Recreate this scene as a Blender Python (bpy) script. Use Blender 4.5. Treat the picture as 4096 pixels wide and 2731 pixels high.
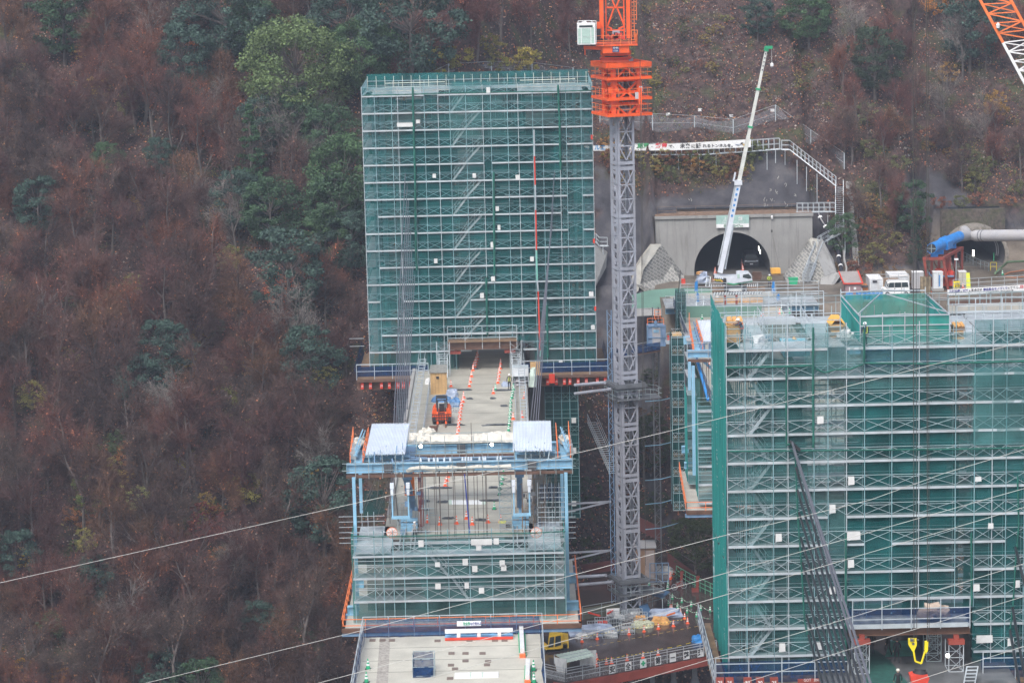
import bpy,math,random
import numpy as np
from mathutils import Vector,Matrix
for _o in list(bpy.data.objects): bpy.data.objects.remove(_o)
sc = bpy.context.scene
C = sc.collection
random.seed(7)
# ---------------------------------------------------------------- camera
FPX,CU,CV,CAMZ = 10800.0,2048.0,1365.5,55.0
PITCH,ROLL = math.radians(10.0),math.radians(1.3)
R0 = Vector((1,0,0)); U0 = Vector((0,math.sin(PITCH),math.cos(PITCH))); F0 = Vector((0,math.cos(PITCH),-math.sin(PITCH)))
RV = R0*math.cos(ROLL) - U0*math.sin(ROLL)
UV = R0*math.sin(ROLL) + U0*math.cos(ROLL)
cam_d = bpy.data.cameras.new('camera'); cam = bpy.data.objects.new('camera',cam_d); C.objects.link(cam)
cam_d.sensor_width = 36.0; cam_d.lens = 36.0*FPX/4096.0; cam_d.clip_start = 1.0; cam_d.clip_end = 3000.0
_m = Matrix((RV,UV,-F0)).transposed().to_4x4(); _m.translation = Vector((0,0,CAMZ))
cam.matrix_world = _m
sc.camera = cam
# ---------------------------------------------------------------- sky, sun, exposure
world = bpy.data.worlds.new("World"); sc.world = world; world.use_nodes = True
nt = world.node_tree; nt.nodes.clear()
sky = nt.nodes.new('ShaderNodeTexSky'); sky.sky_type = 'NISHITA'; sky.sun_disc = False
SUN_EL,SUN_ROT = math.radians(52),math.radians(205)
sky.sun_elevation = SUN_EL; sky.sun_rotation = SUN_ROT; sky.air_density = 1.0; sky.dust_density = 4.0; sky.ozone_density = 1.0
hs = nt.nodes.new('ShaderNodeHueSaturation'); hs.inputs['Saturation'].default_value = 0.6   # overcast cloud cover greys the sky
bg = nt.nodes.new('ShaderNodeBackground'); bg.inputs['Strength'].default_value = 0.15
wo = nt.nodes.new('ShaderNodeOutputWorld')
nt.links.new(sky.outputs[0],hs.inputs['Color']); nt.links.new(hs.outputs[0],bg.inputs[0]); nt.links.new(bg.outputs[0],wo.inputs[0])
sun_d = bpy.data.lights.new('sun','SUN'); sun_d.energy = 1.2; sun_d.angle = math.radians(25); sun_d.color = (1.0,0.97,0.93)
sun = bpy.data.objects.new('sun',sun_d); C.objects.link(sun)
_sd = Vector((math.sin(SUN_ROT)*math.cos(SUN_EL),math.cos(SUN_ROT)*math.cos(SUN_EL),math.sin(SUN_EL)))
sun.rotation_euler = _sd.to_track_quat('Z','Y').to_euler()
sc.view_settings.view_transform = 'Standard'; sc.view_settings.look = 'None'
sc.view_settings.exposure = 0.75; sc.view_settings.gamma = 1.0; sc.view_settings.use_curve_mapping = False
sc.cycles.transparent_max_bounces = 32; sc.cycles.max_bounces = 6; sc.cycles.volume_bounces = 0
sc.cycles.diffuse_bounces = 3; sc.cycles.glossy_bounces = 3; sc.cycles.transmission_bounces = 3

# ---------------------------------------------------------------- pixel (in the 4096 px photograph) -> ray -> world
def ray(u,v):
    return F0 + RV*((u-CU)/FPX) + UV*(-(v-CV)/FPX)
def PY(u,v,Y):                     # on the upright plane y = Y
    d = ray(u,v); t = Y/d.y
    return Vector((d.x*t,Y,CAMZ + d.z*t))
def PZ(u,v,Z=0.0):                 # on the level plane z = Z
    d = ray(u,v); t = (Z-CAMZ)/d.z
    return Vector((d.x*t,d.y*t,Z))

# ---------------------------------------------------------------- materials
MAT = {}
def mat(name,col,rough=0.6,metal=0.0,var=0.12,scale=1.5,bump=0.0,bscale=8.0,rnd=0.0,spec=0.5,dirt=None,dirt_amt=0.0,dscale=0.6,streak=False,emit=0.0,rampmin=0.45,coat=0.0):
    if name in MAT: return MAT[name]
    m = bpy.data.materials.new(name); m.use_nodes = True; N = m.node_tree.nodes; L = m.node_tree.links
    b = N['Principled BSDF']; b.inputs['Roughness'].default_value = rough; b.inputs['Metallic'].default_value = metal
    b.inputs['Specular IOR Level'].default_value = spec; b.inputs['Coat Weight'].default_value = coat
    tc = N.new('ShaderNodeTexCoord'); src = tc.outputs['Object']
    no = N.new('ShaderNodeTexNoise'); no.inputs['Scale'].default_value = scale; no.inputs['Detail'].default_value = 5
    L.new(src,no.inputs['Vector'])
    mr = N.new('ShaderNodeMapRange'); mr.inputs[1].default_value = 0.3; mr.inputs[2].default_value = 0.7
    mr.inputs[3].default_value = 1-var; mr.inputs[4].default_value = 1+var; L.new(no.outputs[0],mr.inputs[0])
    vm = N.new('ShaderNodeVectorMath'); vm.operation = 'SCALE'; vm.inputs[0].default_value = col[:3]
    L.new(mr.outputs[0],vm.inputs['Scale']); out = vm.outputs[0]
    if rnd:
        oi = N.new('ShaderNodeObjectInfo'); m2 = N.new('ShaderNodeMapRange'); m2.inputs[3].default_value = 1-rnd; m2.inputs[4].default_value = 1+rnd
        L.new(oi.outputs['Random'],m2.inputs[0]); v2 = N.new('ShaderNodeVectorMath'); v2.operation = 'SCALE'
        L.new(out,v2.inputs[0]); L.new(m2.outputs[0],v2.inputs['Scale']); out = v2.outputs[0]
    if dirt:
        n2 = N.new('ShaderNodeTexNoise'); n2.inputs['Scale'].default_value = dscale; n2.inputs['Detail'].default_value = 7; n2.inputs['Roughness'].default_value = 0.65
        mp = N.new('ShaderNodeMapping'); L.new(src,mp.inputs[0]); L.new(mp.outputs[0],n2.inputs['Vector'])
        if streak: mp.inputs['Scale'].default_value = (3.0,3.0,0.25)
        r2 = N.new('ShaderNodeMapRange'); r2.inputs[1].default_value = rampmin; r2.inputs[2].default_value = rampmin+0.25; r2.inputs[4].default_value = dirt_amt
        L.new(n2.outputs[0],r2.inputs[0]); mx = N.new('ShaderNodeMix'); mx.data_type = 'RGBA'
        L.new(r2.outputs[0],mx.inputs['Factor']); L.new(out,mx.inputs['A']); mx.inputs['B'].default_value = (*dirt,1); out = mx.outputs['Result']
    L.new(out,b.inputs['Base Color'])
    if bump:
        n3 = N.new('ShaderNodeTexNoise'); n3.inputs['Scale'].default_value = bscale; n3.inputs['Detail'].default_value = 6; L.new(src,n3.inputs['Vector'])
        bp = N.new('ShaderNodeBump'); bp.inputs['Strength'].default_value = bump; bp.inputs['Distance'].default_value = 0.1
        L.new(n3.outputs[0],bp.inputs['Height']); L.new(bp.outputs[0],b.inputs['Normal'])
    if emit:
        b.inputs['Emission Color'].default_value = (1,0.95,0.85,1); b.inputs['Emission Strength'].default_value = emit
    MAT[name] = m; return m
def netmat(name,col,opac=0.5,var=0.15,scale=(0.25,0.25,0.12)):
    m = bpy.data.materials.new(name); m.use_nodes = True; N = m.node_tree.nodes; L = m.node_tree.links; N.clear()
    out = N.new('ShaderNodeOutputMaterial'); tr = N.new('ShaderNodeBsdfTransparent'); tr.inputs[0].default_value = (1,1,1,1)
    df = N.new('ShaderNodeBsdfDiffuse'); tl = N.new('ShaderNodeBsdfTranslucent')
    tc = N.new('ShaderNodeTexCoord'); mp = N.new('ShaderNodeMapping'); mp.inputs['Scale'].default_value = scale
    no = N.new('ShaderNodeTexNoise'); no.inputs['Scale'].default_value = 2.0; no.inputs['Detail'].default_value = 4
    L.new(tc.outputs['Object'],mp.inputs[0]); L.new(mp.outputs[0],no.inputs['Vector'])
    mr = N.new('ShaderNodeMapRange'); mr.inputs[1].default_value = 0.3; mr.inputs[2].default_value = 0.7; mr.inputs[3].default_value = max(0,opac-var); mr.inputs[4].default_value = min(1,opac+var)
    oi = N.new('ShaderNodeObjectInfo'); ad = N.new('ShaderNodeMath'); ad.operation = 'MULTIPLY_ADD'; ad.inputs[1].default_value = 0.34; L.new(oi.outputs['Random'],ad.inputs[0]); ab = N.new('ShaderNodeMath'); ab.operation = 'SUBTRACT'; ab.inputs[1].default_value = 0.17; L.new(no.outputs[0],ad.inputs[2]); L.new(ad.outputs[0],ab.inputs[0]); L.new(ab.outputs[0],mr.inputs[0])
    vm = N.new('ShaderNodeMapRange'); vm.inputs[1].default_value = 0.3; vm.inputs[2].default_value = 0.7; vm.inputs[3].default_value = 0.8; vm.inputs[4].default_value = 1.2
    L.new(no.outputs[0],vm.inputs[0]); sc_ = N.new('ShaderNodeVectorMath'); sc_.operation = 'SCALE'; sc_.inputs[0].default_value = col; L.new(vm.outputs[0],sc_.inputs['Scale'])
    L.new(sc_.outputs[0],df.inputs[0]); L.new(sc_.outputs[0],tl.inputs[0])
    m1 = N.new('ShaderNodeMixShader'); m1.inputs[0].default_value = 0.35; L.new(df.outputs[0],m1.inputs[1]); L.new(tl.outputs[0],m1.inputs[2])
    m2 = N.new('ShaderNodeMixShader'); L.new(mr.outputs[0],m2.inputs[0]); L.new(tr.outputs[0],m2.inputs[1]); L.new(m1.outputs[0],m2.inputs[2])
    L.new(m2.outputs[0],out.inputs[0]); MAT[name] = m; return m

GALV = mat('galvanised steel',(0.46,0.51,0.55),0.45,0.3,0.2,0.7)
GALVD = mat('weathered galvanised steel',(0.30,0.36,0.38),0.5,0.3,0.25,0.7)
GALVG = mat('green tinted galvanised pipe',(0.22,0.36,0.40),0.5,0.2,0.3,0.5)
PLANK = mat('steel plank walkway',(0.50,0.56,0.60),0.35,0.2,0.18,0.8,dirt=(0.35,0.36,0.36),dirt_amt=0.5)
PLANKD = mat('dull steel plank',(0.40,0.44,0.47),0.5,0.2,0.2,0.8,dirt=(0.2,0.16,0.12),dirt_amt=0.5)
ORANGE = mat('crane orange paint',(0.86,0.11,0.018),0.4,0,0.12,0.8,dirt=(0.45,0.08,0.03),dirt_amt=0.5,dscale=1.2)
ORAIL = mat('orange rail paint',(0.80,0.20,0.06),0.5,0,0.15)
MASTG = mat('mast grey paint',(0.31,0.33,0.39),0.5,0,0.12,0.6,dirt=(0.22,0.2,0.19),dirt_amt=0.5,streak=True)
DGREY = mat('dark grey steel',(0.13,0.14,0.155),0.5,0.2,0.2)
SKYB = mat('pale blue paint',(0.25,0.48,0.66),0.42,0,0.14,0.8,dirt=(0.2,0.25,0.28),dirt_amt=0.45,streak=True)
SKYBD = mat('dusty blue steel',(0.16,0.27,0.42),0.5,0,0.18)
WHITE = mat('white paint',(0.78,0.79,0.80),0.4,0,0.06,dirt=(0.5,0.48,0.44),dirt_amt=0.3)
SHEET = mat('white plastic sheet',(0.62,0.63,0.63),0.5,0,0.08,bump=0.5,bscale=2.0)
CREAM = mat('cream canvas',(0.56,0.54,0.48),0.8,0,0.12,1.2,bump=0.6,bscale=3.0)
CORR = mat('corrugated pale sheet',(0.72,0.78,0.86),0.35,0.1,0.06,0.8,dirt=(0.55,0.58,0.6),dirt_amt=0.3)
CONC = mat('wet concrete deck',(0.42,0.405,0.35),0.5,0,0.14,0.35,dirt=(0.28,0.27,0.235),dirt_amt=0.6,dscale=0.25,spec=0.5)
CONCW = mat('weathered concrete wall',(0.29,0.29,0.285),0.85,0,0.1,0.4,bump=0.2,bscale=3,dirt=(0.13,0.12,0.10),dirt_amt=0.75,streak=True,dscale=0.5,rampmin=0.52)
CONCD = mat('dark pylon concrete',(0.20,0.21,0.205),0.8,0,0.15,0.4)
CONCL = mat('pale mortar',(0.42,0.41,0.37),0.8,0,0.12,0.8,dirt=(0.3,0.28,0.24),dirt_amt=0.5)
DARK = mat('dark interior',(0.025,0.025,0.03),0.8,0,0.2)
CABLE = mat('black stay sheath',(0.022,0.024,0.03),0.32,0,0.1)
CABLEG = mat('grey stay sheath',(0.11,0.115,0.14),0.32,0.1,0.1)
WIRE = mat('dark wire',(0.06,0.055,0.05),0.6,0,0.1)
ROPE = mat('white rope',(0.5,0.5,0.48),0.7,0,0.15)
GREENT = mat('green rope net',(0.01,0.11,0.085),0.8,0,0.25)
BLUENETS = mat('blue net cloth',(0.03,0.10,0.32),0.8,0,0.3,1.2,bump=0.5,bscale=3)
RED = mat('red oxide steel',(0.27,0.052,0.035),0.55,0,0.2,0.8,dirt=(0.1,0.03,0.02),dirt_amt=0.5)
REDB = mat('bright red paint',(0.62,0.055,0.03),0.5,0,0.15)
RUST = mat('brown timber beam',(0.12,0.065,0.045),0.6,0,0.3,1.5)
TIMBER = mat('new timber',(0.62,0.33,0.11),0.7,0,0.25,2.0)
TIMBERY = mat('yellow form panel',(0.85,0.45,0.08),0.5,0,0.12,1.0)
PLYB = mat('tan plywood',(0.52,0.33,0.15),0.6,0,0.15,1.0)
WOODD = mat('brown boards',(0.20,0.13,0.08),0.7,0,0.3,1.5)
CONEO = mat('cone orange',(0.88,0.13,0.04),0.45,0,0.08,rnd=0.12)
CONEG = mat('cone green',(0.02,0.36,0.17),0.45,0,0.08,rnd=0.15)
BLACK = mat('black rubber',(0.03,0.03,0.035),0.55,0,0.15)
BLACKP = mat('black plastic pipe',(0.03,0.03,0.04),0.25,0,0.1)
YELLOW = mat('machine yellow',(0.78,0.50,0.04),0.4,0,0.1,dirt=(0.3,0.2,0.05),dirt_amt=0.4)
YELLOWB = mat('bright yellow',(0.85,0.68,0.02),0.4,0,0.06)
GLASS = mat('dark window glass',(0.03,0.045,0.05),0.08,0,0.05,spec=0.8)
GLASSG = mat('greenish cab glass',(0.40,0.55,0.50),0.12,0,0.1,spec=0.7)
TARPB = mat('blue grey tarp',(0.32,0.38,0.50),0.35,0,0.2,1.0,bump=0.7,bscale=2.5)
TARPS = mat('vivid blue tarp',(0.03,0.22,0.55),0.4,0,0.2,1.0,bump=0.6,bscale=3)
TARPK = mat('dark crumpled cloth',(0.07,0.08,0.09),0.6,0,0.35,3,bump=0.8,bscale=5)
GUNG = mat('green shotcrete sheet',(0.13,0.25,0.20),0.8,0,0.14,0.3,bump=0.2,bscale=2)
BLUEF = mat('fan blue paint',(0.03,0.26,0.72),0.35,0,0.12,0.8,dirt=(0.03,0.15,0.35),dirt_amt=0.4)
DUCT = mat('grey duct fabric',(0.42,0.42,0.44),0.6,0,0.08,0.6,dirt=(0.3,0.28,0.24),dirt_amt=0.4)
PINKW = mat('dusty pink wall',(0.30,0.21,0.22),0.7,0,0.1)
SKIN = mat('skin',(0.45,0.28,0.2),0.6,0,0.05)
NAVY = mat('navy workwear',(0.035,0.045,0.08),0.8,0,0.2,6)
BLKW = mat('black rainwear',(0.02,0.022,0.026),0.7,0,0.2,6)
HIVIS = mat('hi vis yellow',(0.62,0.80,0.08),0.6,0,0.1)
BARK = mat('grey brown bark',(0.115,0.098,0.092),0.9,0,0.35,2.0,rnd=0.3)
NETT = netmat('teal safety net',(0.03,0.20,0.205),0.46,0.18)
NETT2 = netmat('bright teal net',(0.06,0.36,0.30),0.70,0.12)
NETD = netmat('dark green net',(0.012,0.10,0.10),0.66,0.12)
NETL = netmat('pale teal net',(0.12,0.33,0.335),0.33,0.16)
NETS = netmat('solid teal side net',(0.05,0.36,0.33),0.93,0.05,(1.5,1.5,0.1))
NETB = netmat('blue safety net',(0.018,0.06,0.17),0.66,0.14,(1,1,1))
NETC = netmat('grey chain net',(0.42,0.43,0.47),0.36,0.06,(1,1,1))
NETF = netmat('green mesh fence',(0.10,0.30,0.22),0.25,0.08,(1,1,1))

# ---------------------------------------------------------------- mesh builder
ORG = {}
class MB:
    def __init__(s): s.v = []; s.f = []; s.mi = []; s.cur = 0; s.sm = []; s.smooth = False
    def _f(s,f): s.f.append(f); s.mi.append(s.cur); s.sm.append(s.smooth)
    def quad(s,a,b,c,d):
        n = len(s.v); s.v += [tuple(a),tuple(b),tuple(c),tuple(d)]; s._f((n,n+1,n+2,n+3)); return s
    def poly(s,pts):
        n = len(s.v); s.v += [tuple(p) for p in pts]; s._f(tuple(range(n,n+len(pts)))); return s
    def box(s,x0,x1,y0,y1,z0,z1):
        n = len(s.v); s.v += [(x0,y0,z0),(x1,y0,z0),(x1,y1,z0),(x0,y1,z0),(x0,y0,z1),(x1,y0,z1),(x1,y1,z1),(x0,y1,z1)]
        for f in ((0,3,2,1),(4,5,6,7),(0,1,5,4),(1,2,6,5),(2,3,7,6),(3,0,4,7)): s._f(tuple(n+i for i in f))
        return s
    def cbox(s,c,sx,sy,sz): return s.box(c[0]-sx/2,c[0]+sx/2,c[1]-sy/2,c[1]+sy/2,c[2],c[2]+sz)
    def beam(s,p,q,w,h=None,up=(0,0,1)):
        h = h or w; p = Vector(p); q = Vector(q); d = q-p
        if d.length < 1e-5: return s
        d.normalize(); u = Vector(up)
        if abs(d.dot(u)) > 0.98: u = Vector((0,1,0))
        a = d.cross(u).normalized()*(w/2); b = a.cross(d).normalized()*(h/2)
        n = len(s.v)
        for c in (p,q):
            for e in (-a-b,a-b,a+b,-a+b): s.v.append(tuple(c+e))
        for f in ((0,3,2,1),(4,5,6,7),(0,1,5,4),(1,2,6,5),(2,3,7,6),(3,0,4,7)): s._f(tuple(n+i for i in f))
        return s
    def tube(s,p,q,r,n=6,r2=None,caps=True):
        p = Vector(p); q = Vector(q); d = q-p
        if d.length < 1e-6: return s
        d.normalize(); u = Vector((0,0,1)) if abs(d.z) < 0.95 else Vector((1,0,0)); a = d.cross(u).normalized(); b = d.cross(a)
        r2 = r if r2 is None else r2; k = len(s.v)
        for c,rr in ((p,r),(q,r2)):
            for i in range(n):
                t = 2*math.pi*i/n; s.v.append(tuple(c + a*(rr*math.cos(t)) + b*(rr*math.sin(t))))
        for i in range(n): s._f((k+i,k+(i+1) % n,k+n+(i+1) % n,k+n+i))
        if caps: s._f(tuple(k+i for i in reversed(range(n)))); s._f(tuple(k+n+i for i in range(n)))
        return s
    def path(s,pts,r,n=6):
        for a,b in zip(pts,pts[1:]): s.tube(a,b,r,n)
        return s
    def lathe(s,c,prof,n=10,axis=(0,0,1)):
        c = Vector(c); d = Vector(axis).normalized(); u = Vector((0,0,1)) if abs(d.z) < 0.95 else Vector((1,0,0)); a = d.cross(u).normalized(); b = d.cross(a); k = len(s.v)
        for r,h in prof:
            for i in range(n):
                t = 2*math.pi*i/n; s.v.append(tuple(c + d*h + a*(r*math.cos(t)) + b*(r*math.sin(t))))
        for j in range(len(prof)-1):
            for i in range(n): s._f((k+j*n+i,k+j*n+(i+1) % n,k+(j+1)*n+(i+1) % n,k+(j+1)*n+i))
        s._f(tuple(k+i for i in reversed(range(n)))); s._f(tuple(k+(len(prof)-1)*n+i for i in range(n)))
        return s
    def prism(s,pts,off):
        off = Vector(off); n = len(s.v); m = len(pts)
        s.v += [tuple(p) for p in pts] + [tuple(Vector(p)+off) for p in pts]
        s._f(tuple(n+i for i in reversed(range(m)))); s._f(tuple(n+m+i for i in range(m)))
        for i in range(m): s._f((n+i,n+(i+1) % m,n+m+(i+1) % m,n+m+i))
        return s
    def grid(s,fn,nu,nv):
        k = len(s.v)
        for j in range(nv+1):
            for i in range(nu+1): s.v.append(tuple(fn(i/nu,j/nv)))
        for j in range(nv):
            for i in range(nu): a = k+j*(nu+1)+i; s._f((a,a+1,a+nu+2,a+nu+1))
        return s
    def lump(s,c,sx,sy,sz,n=9,seed=0,rough=0.25):          # crumpled heap
        rr = random.Random(seed*31+int(abs(c[0])*97)+int(abs(c[1])*31)); k = len(s.v); m = 5
        for j in range(m+1):
            ph = j/m*math.pi/2
            for i in range(n):
                t = 2*math.pi*i/n; q = 1+rr.uniform(-rough,rough)
                sq = (abs(math.cos(t))**4+abs(math.sin(t))**4)**-0.25
                s.v.append((c[0]+sx/2*sq*math.cos(t)*math.cos(ph)**0.5*q,c[1]+sy/2*sq*math.sin(t)*math.cos(ph)**0.5*q,c[2]+sz*math.sin(ph)*(q if j else 1)))
        for j in range(m):
            for i in range(n): s._f((k+j*n+i,k+j*n+(i+1) % n,k+(j+1)*n+(i+1) % n,k+(j+1)*n+i))
        return s
    def build(s,name,m=None,parent=None,loc=None):
        V = np.array(s.v,dtype=np.float64)
        if parent is not None: org = ORG.get(parent.name,Vector((0,0,0)))
        elif loc is not None: org = Vector(loc)
        else: org = Vector(((V[:,0].min()+V[:,0].max())/2,(V[:,1].min()+V[:,1].max())/2,V[:,2].min()))
        me = bpy.data.meshes.new(name); V = V-np.array(org)
        me.from_pydata(V.tolist(),[],s.f)
        ms = m if isinstance(m,(list,tuple)) else [m]
        for x in ms: me.materials.append(x)
        if len(ms) > 1: me.polygons.foreach_set('material_index',s.mi)
        if any(s.sm): me.polygons.foreach_set('use_smooth',s.sm)
        me.update(); o = bpy.data.objects.new(name,me); C.objects.link(o)
        if parent is not None: o.parent = parent
        else: o.location = org
        ORG[o.name] = org
        return o
def tag(o,label=None,cat=None,group=None,kind=None):
    if label: o['label'] = label
    if cat: o['category'] = cat
    if group: o['group'] = group
    if kind: o['kind'] = kind
    return o
def thing(name,label,cat,loc=(0,0,0),group=None):
    o = bpy.data.objects.new(name,None); C.objects.link(o); o.location = loc; o.empty_display_size = 0.3
    ORG[o.name] = Vector(loc); return tag(o,label,cat,group)
def kids(o): return [c for c in bpy.data.objects if c.parent == o]
KID = {}
def dup(o,loc=None,rz=None,label=None,group=None,scale=None,parent=None,top=True):
    c = o.copy(); C.objects.link(c)
    if parent is not None: c.parent = parent
    if loc is not None: c.location = loc
    if rz is not None: c.rotation_euler = (0,0,rz)
    if scale is not None: c.scale = scale
    if label: c['label'] = label
    if group: c['group'] = group
    ORG[c.name] = Vector(c.location) if top else ORG.get(o.name)
    if o.name not in KID: KID[o.name] = kids(o)
    for ch in KID[o.name]: dup(ch,parent=c,top=False)
    return c
def text_mb(txt,width,height,m,name,parent,org,right,up,normal,lift=0.02,bold=0.0):
    cu = bpy.data.curves.new('t','FONT'); cu.body = txt; cu.size = 1.0; cu.offset = bold; cu.resolution_u = 2
    to = bpy.data.objects.new('t',cu); C.objects.link(to)
    dg = bpy.context.evaluated_depsgraph_get(); dg.update(); me = bpy.data.meshes.new_from_object(to.evaluated_get(dg))
    bpy.data.objects.remove(to); bpy.data.curves.remove(cu)
    if len(me.vertices) == 0: return None
    V = np.empty(len(me.vertices)*3); me.vertices.foreach_get('co',V); V = V.reshape(-1,3)
    mn = V.min(0); mx = V.max(0); sx = width/max(1e-6,mx[0]-mn[0]); sy = height/max(1e-6,mx[1]-mn[1])
    right = Vector(right).normalized(); up = Vector(up).normalized(); normal = Vector(normal).normalized()
    base = Vector(org) - (ORG.get(parent.name,Vector((0,0,0))) if parent is not None else Vector((0,0,0)))
    W = np.array(base)[None,:] + ((V[:,0]-mn[0])*sx)[:,None]*np.array(right) + ((V[:,1]-mn[1])*sy)[:,None]*np.array(up) + lift*np.array(normal)
    me.vertices.foreach_set('co',W.ravel()); me.materials.clear(); me.materials.append(m); me.update(); me.name = name
    o = bpy.data.objects.new(name,me); C.objects.link(o)
    if parent is not None: o.parent = parent
    return o
# ================================================================ hillside
def smooth(a,b,x):
    t = min(1,max(0,(x-a)/(b-a))); return t*t*(3-2*t)
def lerp(a,b,t): return a+(b-a)*t
from mathutils import noise as mnoise
def pl(pts,y):
    if y <= pts[0][0]: return pts[0][1]
    for (a,za),(b,zb) in zip(pts,pts[1:]):
        if y <= b: return za+(zb-za)*(y-a)/(b-a)
    (a,za),(b,zb) = pts[-2:]; return zb+(zb-za)/(b-a)*(y-b)
def flat_end(x):
    return lerp(lerp(352,361.6,smooth(17,20.5,x)),lerp(356,369,smooth(54,58,x)),smooth(40.5,43.5,x))
def rightz(x,y):
    ye = flat_end(x)
    lo = [(100,-74),(200,-62),(285,-38),(300,-28.5),(309,-27),(333,-10),(334.5,-0.05),(ye,-0.05)]
    if 19 < x < 41.3: hi = [(ye+0.7,8.4),(ye+3,8.8),(ye+11,19.5),(ye+13,20.5),(ye+100,93)]
    elif x > 58: hi = [(ye+0.7,7.0),(ye+4,9),(ye+100,90)]
    elif x >= 41.3: hi = [(ye+6,7.0),(ye+14,15.5),(ye+100,87)]
    else: hi = [(ye+9.6,9.3),(ye+19,19.5),(ye+22,21),(ye+110,94)]
    if x < 19: lo[5:7] = [(336,-11),(345,-4)]
    return pl(lo+hi,y)
def terr(x,y,nz=True):
    L = pl([(100,-74),(215,-70),(240,-57),(310,-2.2),(420,83.6),(500,140)],y)
    R = rightz(x,y); t = smooth(-6,12,x); z = lerp(L,R,t)
    if nz:
        k = 1.0 if (z < -0.5 or y > flat_end(x)+(2 if x < 19 else 12)) else (0 if y <= flat_end(x)+3 and x > 16 else 0.35)
        n = mnoise.noise(Vector((x*0.07,y*0.07,0)))*1.6 + mnoise.noise(Vector((x*0.25,y*0.25,3)))*1.1 + mnoise.noise(Vector((x*0.7,y*0.7,7)))*0.5
        z += n*k
    return z
def march(u,v,h=0.0):
    d = ray(u,v); t = 205/d.y
    while t < 520/d.y:
        p = Vector((0,0,CAMZ))+d*t
        if p.z-h <= terr(p.x,p.y,False): return Vector((p.x,p.y,terr(p.x,p.y)))
        t += 0.6
    return None
def inpoly(x,y,P):
    r = False; j = len(P)-1
    for i in range(len(P)):
        if (P[i][1] > y) != (P[j][1] > y) and x < (P[j][0]-P[i][0])*(y-P[i][1])/(P[j][1]-P[i][1])+P[i][0]: r = not r
        j = i
    return r
def proj(p):
    d = Vector(p)-Vector((0,0,CAMZ)); f = d.dot(F0); return CU+FPX*d.dot(RV)/f,CV-FPX*d.dot(UV)/f
GUNP = [[(2380,640),(2480,760),(2560,790),(2700,790),(2800,760),(2920,740),(2990,660),(3060,620),(3110,610),(3180,680),(3240,760),(3290,830),(3330,900),(3330,1200),(2380,1320)],
        [(3600,720),(3680,665),(3760,690),(3840,760),(3900,820),(3880,870),(3740,910),(3620,860),(3580,790)],
        [(3260,920),(3330,900),(3370,960),(3420,1010),(3440,1120),(3330,1160),(3260,1100)],
        [(4010,950),(4096,940),(4150,1010),(4150,1080),(4020,1060)],[(2380,1250),(2700,1230),(2700,1480),(2600,1520),(2620,1640),(2640,2000),(2700,2200),(2560,1900),(2500,1600),(2380,1500)]]
xs = np.concatenate([np.arange(-110,-70,4.0),np.arange(-70,100,0.9),np.arange(100,141,5.0)])
ys = np.concatenate([np.arange(-60,200,20.0),np.arange(200,262,2.0),np.arange(262,405,0.8),np.arange(405,520,5.0)])
V = []; gun = []
for y in ys:
    for x in xs:
        z = terr(x,y) if y > 100 else -76+1.5*mnoise.noise(Vector((x*.03,y*.03,0)))
        V.append((x,y,z)); g = 0.0
        if y > 262 and x > 8:
            u,v = proj((x,y,z)); w = mnoise.noise(Vector((x*.5,y*.5,z*.5)))*24
            if any(inpoly(u+w,v+w,P) for P in GUNP): g = 1.0
        if x > 19 and 334 <= y <= flat_end(x)+.5: g = 2.0
        gun.append(g)
nx = len(xs); F = []
for j in range(len(ys)-1):
    for i in range(nx-1):
        xm = (xs[i]+xs[i+1])/2; ym = (ys[j]+ys[j+1])/2
        a = j*nx+i; lo_ = min(V[a][2],V[a+nx][2])
        if 22.5 < xm < 38.5 and 360.8 < ym < 364.5 and lo_ < 8.5: continue          # tunnel mouth
        if 60.2 < xm < 67.9 and 368.2 < ym < 371.5 and lo_ < 6.5: continue
        F.append((a,a+1,a+nx+1,a+nx))
me = bpy.data.meshes.new('hillside'); me.from_pydata(V,[],F)
at = me.attributes.new('gun','FLOAT','POINT'); at.data.foreach_set('value',gun)
me.polygons.foreach_set('use_smooth',[True]*len(F))
hill = bpy.data.objects.new('hillside',me); C.objects.link(hill); hill['kind'] = 'structure'
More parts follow.
